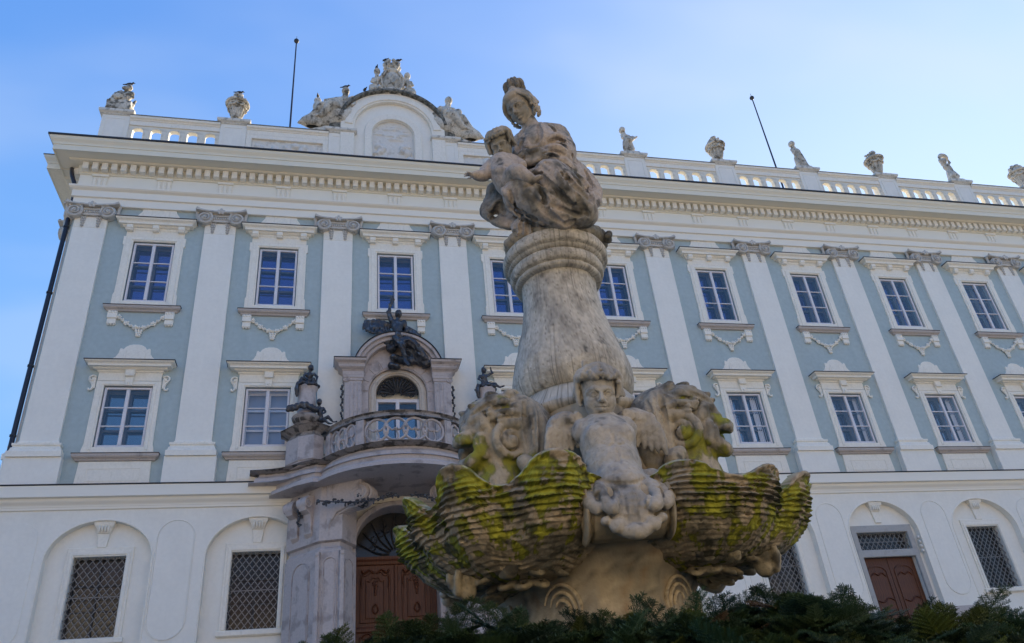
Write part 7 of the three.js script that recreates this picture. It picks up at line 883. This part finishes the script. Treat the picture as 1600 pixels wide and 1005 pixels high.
  ell([0.30, 5.72, 0.02], [0.2, 0.36, 0.16], 0.05); ch([[0.2, 5.78, 0.36], [0.34, 5.66, 0.32], [0.44, 5.48, 0.26], [0.44, 5.3, 0.26]], [0.045, 0.045, 0.04, 0.03], 0.015); ch([[0.16, 5.68, 0.48], [0.3, 5.54, 0.44], [0.4, 5.36, 0.38]], [0.035, 0.045, 0.03], 0.015);
  // cloth flaring to the left, hollow beneath
  for (let q = 0; q < 5; q++) { const t = q / 4; ch([[-0.36 - 0.05 * q, 5.74 - 0.02 * q, 0.30], [mix(-0.40, -0.60, t), mix(5.55, 5.58, t), 0.32 - 0.02 * q], [mix(-0.42, -0.675, t), mix(5.36, 5.36, t), 0.34 - 0.01 * q], [mix(-0.42, -0.62, t), mix(5.18, 5.22, t), 0.36], [mix(-0.36, -0.44, t), 5.06, 0.38]], [0.06, 0.055, 0.05, 0.045, 0.05], q % 2 ? 0.018 : 0.03); }
  ell([-0.40, 5.48, 0.24], [0.17, 0.24, 0.16], 0.05); ell([-0.54, 5.26, 0.42], [0.09, 0.07, 0.12], 0.02, [0, 0, -0.5], 1); ch([[-0.44, 5.62, 0.5], [-0.40, 5.38, 0.54], [-0.32, 5.14, 0.54], [-0.22, 4.95, 0.5]], [0.04, 0.05, 0.055, 0.05], 0.015); ch([[-0.36, 5.6, 0.56], [-0.36, 5.40, 0.6], [-0.34, 5.2, 0.58], [-0.28, 5.02, 0.54]], [0.035, 0.04, 0.04, 0.035], 0.012);
  // the big folds
  ch([[-0.2, 5.62, 0.48], [-0.06, 5.56, 0.58], [0.08, 5.62, 0.56], [0.22, 5.68, 0.42]], 0.034, 0.012); ch([[-0.22, 5.56, 0.54], [-0.08, 5.46, 0.66], [0.06, 5.52, 0.70]], 0.032, 0.012); ch([[-0.14, 5.50, 0.66], [-0.02, 5.40, 0.74], [0.02, 5.30, 0.78], [0.14, 5.10, 0.76], [0.30, 4.94, 0.64]], [0.025, 0.035, 0.04, 0.04, 0.03], 0.012); ch([[0.24, 5.50, 0.56], [0.30, 5.28, 0.66], [0.40, 5.08, 0.58], [0.44, 4.94, 0.46]], [0.03, 0.04, 0.045, 0.04], 0.012); ch([[-0.16, 5.3, 0.74], [-0.02, 5.14, 0.76], [0.14, 4.98, 0.7], [0.24, 4.9, 0.62]], [0.025, 0.032, 0.034, 0.025], 0.012); ch([[-0.34, 5.12, 0.56], [-0.2, 4.98, 0.6], [-0.06, 4.87, 0.56]], [0.03, 0.04, 0.03], 0.015); ch([[0.12, 5.5, 0.72], [0.2, 5.34, 0.76], [0.34, 5.18, 0.66], [0.42, 5.1, 0.54]], 0.026, 0.012);
  ell([-0.2, 4.96, 0.42], [0.2, 0.14, 0.12], 0.04);
  const gr = (pts, r) => S.chain(pts.map(p), Array.isArray(r) ? r.map(v => v * 1.5) : r * 1.5, 0.014, 1);
  gr([[-0.12, 5.42, 0.78], [-0.02, 5.26, 0.80], [0.1, 5.1, 0.78], [0.26, 4.95, 0.68]], [0.02, 0.034, 0.034, 0.02]); gr([[-0.4, 5.3, 0.58], [-0.28, 5.08, 0.62], [-0.12, 4.92, 0.6]], 0.026); gr([[0.30, 5.44, 0.64], [0.38, 5.22, 0.64], [0.46, 5.02, 0.5]], [0.02, 0.034, 0.03]); gr([[0.0, 5.42, 0.80], [0.1, 5.26, 0.84], [0.24, 5.12, 0.80]], 0.014); gr([[0.06, 5.46, 0.80], [0.16, 5.32, 0.84], [0.30, 5.18, 0.76]], 0.014); gr([[-0.14, 5.66, 0.48], [0.0, 5.63, 0.56], [0.14, 5.69, 0.52]], 0.026); gr([[-0.18, 5.58, 0.58], [-0.04, 5.5, 0.68], [0.08, 5.58, 0.68]], 0.024); gr([[0.26, 5.74, 0.36], [0.38, 5.6, 0.30], [0.46, 5.42, 0.24]], [0.022, 0.036, 0.028]); gr([[-0.48, 5.66, 0.42], [-0.44, 5.4, 0.46], [-0.36, 5.18, 0.48]], [0.02, 0.034, 0.03]); gr([[-0.32, 5.1, 0.50], [-0.22, 4.96, 0.54]], 0.028); gr([[0.14, 6.5, 0.24], [0.24, 6.3, 0.30], [0.3, 6.24, 0.28]], 0.024); gr([[0.12, 6.11, 0.42], [0.24, 6.15, 0.39], [0.36, 6.07, 0.26]], 0.02); gr([[0.14, 6.0, 0.44], [0.24, 6.03, 0.41], [0.36, 5.95, 0.28]], 0.02); gr([[-0.1, 6.02, 0.42], [0.02, 6.04, 0.44], [0.1, 6.0, 0.44]], 0.018); gr([[0.48, 5.9, 0.06], [0.5, 5.66, 0.12], [0.45, 5.44, 0.18]], [0.016, 0.03, 0.03]);
  const RID = [[[0.3,0.77],[0.45,0.51],[0.48,0.3],[0.44,0.16]],[[0.23,0.64],[0.29,0.53],[0.34,0.33]],[[-0.1,0.52],[0.01,0.32],[0.13,0.19],[0.35,0.08]],[[-0.33,0.91],[-0.22,0.78],[-0.1,0.78],[-0.01,0.84]],[[-0.28,0.74],[-0.19,0.64],[-0.07,0.67]],[[-0.41,0.61],[-0.38,0.37],[-0.27,0.21]],[[-0.61,0.36],[-0.53,0.45],[-0.46,0.48]],[[-0.64,0.3],[-0.53,0.18],[-0.4,0.11]],[[-0.49,0.32],[-0.41,0.26],[-0.25,0.2]],[[-0.46,0.78],[-0.43,0.61],[-0.39,0.45]],[[-0.4,0.63],[-0.36,0.42]],[[0.23,0.04],[0.35,0.08],[0.43,0.09]],[[0.07,1.55],[0.07,1.34],[0.03,1.18]],[[-0.15,1.44],[-0.21,1.29],[-0.27,1.11]],[[-0.16,1.2],[-0.08,1.15],[0.03,1.16]],[[-0.18,1.14],[-0.08,1.09],[0.04,1.12]],[[0.11,1.22],[0.22,1.28],[0.32,1.2]],[[0.06,1.11],[0.2,1.11],[0.3,1.03]],[[-0.19,1.09],[-0.28,0.98],[-0.37,0.84]],[[-0.16,0.98],[-0.21,0.87]],[[0.06,0.54],[0.14,0.4],[0.29,0.24]],[[0.16,0.78],[0.19,0.61],[0.28,0.47]],[[0.13,0.97],[0.22,0.9],[0.3,0.9]],[[-0.25,0.15],[-0.27,-0.01]],[[-0.19,0.13],[-0.19,-0.0]],[[-0.32,0.13],[-0.34,-0.02]],[[-0.12,0.08],[-0.1,0.0]],[[0.01,0.55],[0.02,0.4],[0.06,0.27]]] ;
  const GRV = [[[0.24,0.75],[0.32,0.48],[0.36,0.28],[0.42,0.16]],[[0.2,0.72],[0.3,0.56],[0.38,0.44],[0.44,0.31]],[[-0.07,0.62],[0.0,0.42],[0.1,0.28],[0.32,0.13],[0.41,0.14]],[[-0.14,0.53],[-0.05,0.31],[0.05,0.17],[0.15,0.05]],[[-0.29,0.82],[-0.2,0.72],[-0.08,0.72],[0.02,0.78]],[[-0.21,0.85],[-0.13,0.82],[-0.05,0.87]],[[-0.36,0.6],[-0.32,0.36],[-0.24,0.18],[-0.1,0.05]],[[-0.62,0.29],[-0.51,0.4],[-0.48,0.46]],[[-0.59,0.25],[-0.51,0.34]],[[-0.46,0.44],[-0.44,0.31],[-0.35,0.27]],[[-0.28,0.16],[-0.31,-0.0]],[[-0.22,0.15],[-0.23,0.0]],[[-0.16,0.11],[-0.15,-0.01]],[[-0.35,0.12],[-0.38,-0.01]],[[0.15,0.03],[0.27,0.07]],[[0.04,1.49],[0.04,1.32],[0.0,1.19]],[[-0.12,1.41],[-0.18,1.25],[-0.24,1.1]],[[0.09,1.17],[0.22,1.2],[0.32,1.13]],[[0.05,1.04],[0.17,1.03],[0.27,0.97]],[[-0.15,1.06],[-0.24,0.91],[-0.33,0.83]],[[0.33,0.23],[0.43,0.09]],[[-0.04,0.56],[-0.02,0.4],[0.02,0.27]],[[0.1,0.53],[0.19,0.38],[0.33,0.25]],[[0.31,0.69],[0.45,0.41],[0.49,0.25]]] ;
  const EYE = [0.03, -Y, 6.9]; for (const q of RID) S.stroke(EYE, q, 0.5, 0.034, 0, 0.010, 0.25); for (const q of GRV) S.stroke(EYE, q, 0.5, 0.034, 1, 0.010);
  fo([0.26, 6.25, 0.15], 0.32, [0.3, 1, 0.1], 0.105, 0.008, 11);
  S.displace((x, y, z) => 0.006 * fbm(x * 15, y * 15, z * 15, 3));
  const col = stone({ grain: 0.75, seed: 81, pale: [0.41, 0.345, 0.28], grey: [0.235, 0.215, 0.175], dark: [0.075, 0.068, 0.052], crust: 0.16, streak: 0.55 });
  const body = S.mesh(col);
  // her head
  const H = new Sculpt([-0.52, 1.42, -0.12], [0.26, 2.42, 0.72], 0.0068); H.aim([-0.135, 1.985, 0.27], [-0.46, -0.50, 0.73], 0.435, 0.10); headOn(H, {});
  H.ell([0, 0.22, -0.13], [0.42, 0.39, 0.43], 0.03); H.ell([0, 0.38, 0.02], [0.34, 0.22, 0.34], 0.03); for (const s of [-1, 1]) { for (let k = 0; k < 6; k++) H.chain([[s * 0.02, 0.46 - 0.01 * k, 0.24 - 0.07 * k], [s * 0.2, 0.40 - 0.01 * k, 0.24 - 0.08 * k], [s * 0.375, 0.18, 0.19 - 0.08 * k], [s * 0.41, -0.02, 0.06 - 0.07 * k]], 0.045, 0.006); }
  curls(H, [[0.38, -0.02, 0.06], [0.40, -0.14, 0.0], [0.38, -0.26, -0.04], [0.34, -0.38, -0.08], [0.41, 0.08, -0.06], [0.40, -0.08, -0.14], [0.37, -0.24, -0.18], [-0.38, -0.04, 0.04], [-0.38, -0.18, -0.02], [-0.35, -0.3, -0.06]], 4, 0.09); H.ell([0.02, 0.02, -0.46], [0.2, 0.22, 0.16], 0.05); H.cap([0, 0.48, -0.12], [0, 0.66, -0.16], 0.16, 0.12, 0.05);
  H.displace((x, y, z) => 0.002 * fbm(x * 35, y * 35, z * 35, 2), 0.02);
  const headG = H.mesh(stone({ grain: 0.3, seed: 85, pale: [0.40, 0.345, 0.27], grey: [0.24, 0.22, 0.175], crust: 0.32, streak: 0.35, sc: 1.2 }));
  // her open hand on a fine grid
  const D = new Sculpt([-0.02, 0.80, 0.40], [0.36, 1.04, 0.76], 0.0055); D.frame([0.06, 0.95, 0.555], [0.25, -0.1, -0.05], 1.0); D.cap([-0.05, 0.005, 0], [0.02, 0, 0], 0.042, 0.03, 0.02); handOn(D, 0.5, 0.16);
  part('woman', finish(mergeGeometries([strip(body), strip(headG), strip(D.mesh(col))])), M.carved, st);
  // the child on her knee
  const C = new Sculpt([-0.98, 0.05, 0.28], [0.05, 1.32, 1.02], 0.0105); C.k = 0.035;
  const c2 = (pts, r, k, op) => C.chain(pts.map(p), r, k, op);
  c2([[-0.42, 5.86, 0.48], [-0.41, 5.72, 0.53], [-0.37, 5.54, 0.58], [-0.33, 5.42, 0.58]], [0.10, 0.135, 0.145, 0.14], 0.05); C.ell(p([-0.40, 5.75, 0.60]), [0.11, 0.10, 0.06], 0.04); C.ell(p([-0.36, 5.53, 0.66]), [0.11, 0.10, 0.08], 0.04); c2([[-0.50, 5.83, 0.50], [-0.585, 5.68, 0.56], [-0.61, 5.58, 0.61]], [0.075, 0.068, 0.056], 0.03); c2([[-0.61, 5.58, 0.61], [-0.67, 5.55, 0.66], [-0.715, 5.535, 0.70]], [0.056, 0.05, 0.032], 0.02); c2([[-0.32, 5.86, 0.48], [-0.24, 5.74, 0.52], [-0.2, 5.66, 0.58]], [0.075, 0.065, 0.055], 0.03);
  c2([[-0.35, 5.44, 0.60], [-0.28, 5.42, 0.74], [-0.22, 5.38, 0.80]], [0.105, 0.09, 0.075], 0.03); c2([[-0.22, 5.38, 0.80], [-0.15, 5.30, 0.80], [-0.10, 5.25, 0.79]], [0.07, 0.06, 0.04], 0.02); C.ell(p([-0.06, 5.255, 0.81]), [0.065, 0.03, 0.036], 0.015, [0, -0.3, 0.15]);
   
  c2([[-0.5, 5.62, 0.66], [-0.46, 5.55, 0.70], [-0.40, 5.5, 0.72], [-0.33, 5.46, 0.74]], [0.03, 0.04, 0.045, 0.03], 0.02);
  C.displace((x, y, z) => 0.005 * fbm(x * 16, y * 16, z * 16, 3)); const ccol = stone({ grain: 0.6, seed: 91, pale: [0.43, 0.365, 0.30], grey: [0.26, 0.235, 0.19], crust: 0.24, streak: 0.45 }); const cbody = C.mesh(ccol);
  const K = new Sculpt([-0.68, 0.90, 0.24], [-0.13, 1.55, 0.82], 0.0062); K.aim([-0.40, 1.225, 0.52], [-0.16, -0.62, 0.77], 0.345, 0.16); headOn(K, { child: true }); const cl = [], R = rng(19); for (let i = 0; i < 40; i++) { const a = (R() - 0.5) * 5.2, b = R() * 1.5 - 0.35, x = 0.39 * Math.sin(a) * Math.cos(b), z = -0.05 + 0.42 * Math.cos(a) * Math.cos(b), y = 0.16 + 0.38 * Math.sin(b); if (z > 0.1 && y < 0.3) continue; cl.push([x, y, z]); } cl.push([0, 0.34, 0.31], [-0.16, 0.33, 0.26], [0.16, 0.33, 0.26], [0.38, 0.02, 0.1], [-0.38, 0.02, 0.1], [0.38, -0.14, 0.04], [-0.38, -0.14, 0.04]); curls(K, cl.slice(0, 20), 23, 0.105); locks(K, 9); K.ell([0, 0.22, -0.12], [0.385, 0.33, 0.40], 0.03);
  const khead = K.mesh(stone({ grain: 0.3, seed: 95, pale: [0.40, 0.345, 0.27], grey: [0.25, 0.23, 0.18], crust: 0.4, streak: 0.3, sc: 1.3 }));
  const F = new Sculpt([-0.96, 0.60, 0.60], [-0.62, 0.82, 0.95], 0.005); F.frame([-0.70, 0.715, 0.69], [0, Math.PI + 0.5, 0.05], 0.72); F.cap([-0.05, 0, 0], [0.02, 0, 0], 0.045, 0.034, 0.02); handOn(F, 0.2, 0.2);
  part('child', finish(mergeGeometries([strip(cbody), strip(khead), strip(F.mesh(ccol))])), M.carved, st);
  // crown with arches and an orb
  const Q = new Sculpt([-0.16, -0.04, -0.16], [0.16, 0.30, 0.16], 0.006); Q.k = 0.01; for (let i = 0; i < 24; i++) { const a = i / 24 * 6.283, b = (i + 1) / 24 * 6.283; Q.cap([0.085 * Math.sin(a), 0.02, 0.085 * Math.cos(a)], [0.085 * Math.sin(b), 0.02, 0.085 * Math.cos(b)], 0.022, 0.022, 0.008); } for (let i = 0; i < 8; i++) { const a = i / 8 * 6.283, s = Math.sin(a), c = Math.cos(a); Q.chain([[0.085 * s, 0.03, 0.085 * c], [0.125 * s, 0.11, 0.125 * c], [0.10 * s, 0.18, 0.10 * c], [0.02 * s, 0.20, 0.02 * c]], 0.020, 0.008); Q.ell([0.118 * s, 0.075, 0.118 * c], 0.024, 0.006); } Q.ell([0, 0.13, 0], [0.095, 0.085, 0.095], 0.02); Q.ell([0, 0.235, 0], 0.032, 0.01);
  const cr = part('crown', finish(Q.mesh(stone({ seed: 99, pale: [0.30, 0.265, 0.21], grey: [0.16, 0.145, 0.115], crust: 0.05 }))), M.carved, st, [-0.165, 2.255, 0.225]); cr.rotation.set(0.12, 0.3, 0.14); cr.scale.set(0.98, 1.1, 0.98);
  // rock seat
  const B = new Sculpt([-0.72, -0.16, -0.62], [0.76, 0.5, 0.72], 0.014); B.k = 0.06; B.ell([0, 0.02, 0.0], [0.52, 0.14, 0.50], 0.05); B.ell([0.05, 0.16, 0.0], [0.42, 0.26, 0.40], 0.08); B.ell([0.35, 0.06, 0.2], [0.2, 0.12, 0.2], 0.06); B.ell([-0.3, 0.05, 0.28], [0.2, 0.10, 0.16], 0.06); B.ell([0.15, 0.05, 0.42], [0.25, 0.08, 0.12], 0.05); B.displace((x, y, z) => 0.03 * fbm(x * 7, y * 7, z * 7, 4)); for (let i = 0; i < 14; i++) { const r = rng(i + 40); r(); B.ell([0.54 + (r() - 0.5) * 0.16, 0.06 + (r() - 0.5) * 0.14, 0.14 + (r() - 0.5) * 0.2], 0.035 + r() * 0.02, 0.012); }
  part('rock_base', finish(B.mesh(stone({ seed: 103, pale: [0.34, 0.29, 0.215], grey: [0.19, 0.175, 0.13], crust: 0.05 }))), M.carved, st);
}
// ---------------------------------------------------------------- basin round the fountain, covered for winter with fir boughs
{
  const g = lathe([[3.45, -1.2], [3.45, 0.12], [3.55, 0.16], [3.58, 0.22], [3.55, 0.28], [3.48, 0.32], [3.12, 0.32], [3.10, 0.28], [3.10, -0.2]], 72); part('basin_wall', boxUV(strip(g)), M.pinkStone, fountain);
  const c = new THREE.CylinderGeometry(3.09, 3.09, 0.06, 48); c.translate(0, 0.24, 0); part('basin_cover', boxUV(strip(c)), std({ color: new THREE.Color().setRGB(0.20, 0.14, 0.09), roughness: 1 }), fountain);
  // one bough: a twig with side twigs, flat needles all along
  const bough = (seed, len) => {
    const R = rng(seed), T = [], v = (a, b, s) => [a[0] + b[0] * s, a[1] + b[1] * s, a[2] + b[2] * s];
    const needle = (p, d, up, l) => { const w = 0.0016, s = [d[1] * up[2] - d[2] * up[1], d[2] * up[0] - d[0] * up[2], d[0] * up[1] - d[1] * up[0]], e = v(p, d, l); T.push(...v(p, s, -w), ...v(p, s, w), ...v(e, s, w * 0.7), ...v(p, s, -w), ...v(e, s, w * 0.7), ...v(e, s, -w * 0.7)); };
    const twig = (p0, dir, l, sag) => { const n = Math.ceil(l / 0.0055); let p = p0, d = dir.slice(); const r = 0.0022; for (let i = 0; i < n; i++) { const t = i / n, q = v(p, d, l / n); if (i % 3 === 0) { const e = v(p, d, l / n * 3), h = 0.0028 * (1 - 0.6 * t); T.push(p[0] - h, p[1], p[2], p[0] + h, p[1], p[2], e[0], e[1], e[2], p[0], p[1] - h, p[2] - h, p[0], p[1] + h, p[2] + h, e[0], e[1], e[2]); } for (const s of [-1, 1]) { const a = s * (0.85 + R() * 0.4), ux = d[0] * Math.cos(a) - d[2] * Math.sin(a), uz = d[0] * Math.sin(a) + d[2] * Math.cos(a), nl = (0.017 + 0.008 * R()) * (1 - 0.35 * t * t), dd = [ux, 0.10 + 0.35 * R(), uz], L = Math.hypot(...dd); needle(p, dd.map(x => x / L), [0, 1, 0], nl); } if (i % 2 === 0) { const dd = [d[0] * 0.7 + (R() - 0.5) * 0.4, 0.8, d[2] * 0.7 + (R() - 0.5) * 0.4], L = Math.hypot(...dd); needle(p, dd.map(x => x / L), [1, 0, 0], 0.015); } p = q; d = [d[0], d[1] - sag / n, d[2]]; } return p; };
    const D = [1, 0.12, 0]; twig([0, 0, 0], D, len, 0.35); const m = 7; for (let i = 1; i <= m; i++) for (const s of [-1, 1]) { const t = i / (m + 1), x = len * t, a = s * (0.75 + 0.2 * R()); twig([x, 0.10 * x - 0.17 * x * x / len, 0], [Math.cos(a), 0.1 + 0.1 * R(), Math.sin(a)], len * (0.52 - 0.40 * t) * (0.85 + 0.3 * R()), 0.3); }
    const q = fromTris(T); return q;
  };
  const H = (u) => { const P = [[-3.4, 0.36], [-2.3, 0.58], [-1.8, 0.75], [-1.35, 0.75], [-0.95, 0.73], [-0.63, 0.71], [0.2, 0.62], [0.9, 0.63], [1.3, 0.55], [1.84, 0.56], [2.3, 0.57], [3.6, 0.58]]; for (let i = 0; i + 1 < P.length; i++) if (u <= P[i + 1][0]) return mix(P[i][1], P[i + 1][1], clamp((u - P[i][0]) / (P[i + 1][0] - P[i][0]))); return 0.5; };
  const mat = std({ color: 0xffffff, roughness: 0.6, side: THREE.DoubleSide });
  const G = new THREE.Group(); G.name = 'fir_boughs'; G.position.set(...FA); G.rotation.y = FR; tag(G, 'heap of dark green fir boughs covering the fountain basin', 'fir boughs', null, 'stuff'); scene.add(G);
  const R = rng(88), vars = [bough(1, 0.26), bough(2, 0.31), bough(3, 0.22)], N = 4200;
  vars.forEach((g, vi) => {
    const m = new THREE.InstancedMesh(g, mat, N), M4 = new THREE.Matrix4(), E = new THREE.Euler(), Q = new THREE.Quaternion(), c = new THREE.Color(); let n = 0;
    while (n < N) {
      const a = (R() * 2 - 1) * (R() < 0.85 ? 1.3 : 3.1), r = 0.72 + Math.sqrt(R()) * 2.75, u = r * Math.sin(a), w = r * Math.cos(a), tuft = Math.exp(-Math.pow((u - 0.95) / 0.18, 2)) * 0.10 + 0.05 * fbm(u * 2.5, w * 2.5, 3, 3);
      let top = H(u) + tuft; if (r > 2.8) top -= (r - 2.8) * 0.35; const deep = Math.pow(R(), 1.6) * 0.30, y = top - 0.075 - deep;
      E.set((R() - 0.5) * 0.9, -a + Math.PI / 2 * -1 + (R() - 0.5) * 2.6, (R() - 0.45) * 0.6 + (deep < 0.03 && R() < 0.18 ? 0.45 : 0), 'YXZ'); Q.setFromEuler(E); const s = 0.55 + 0.6 * R(); M4.compose(new THREE.Vector3(u, y, w), Q, new THREE.Vector3(s, s, s)); m.setMatrixAt(n, M4);
      const k = 0.8 + 1.3 * R(), f = R(); if (f < 0.12) c.setRGB(0.055 * k, 0.075 * k, 0.014 * k); else if (f < 0.5) c.setRGB(0.016 * k, 0.040 * k, 0.020 * k); else if (f > 0.97) c.setRGB(0.09 * k, 0.05 * k, 0.02 * k); else c.setRGB(0.020 * k, 0.040 * k, 0.012 * k); m.setColorAt(n, c); n++;
    }
    m.name = 'bough_layer'; G.add(m); m.userData.kind = 'stuff';
  });
}
scene.traverse(o => { if (o.isMesh) { o.castShadow = true; o.receiveShadow = true; } });
renderer.render(scene, camera);
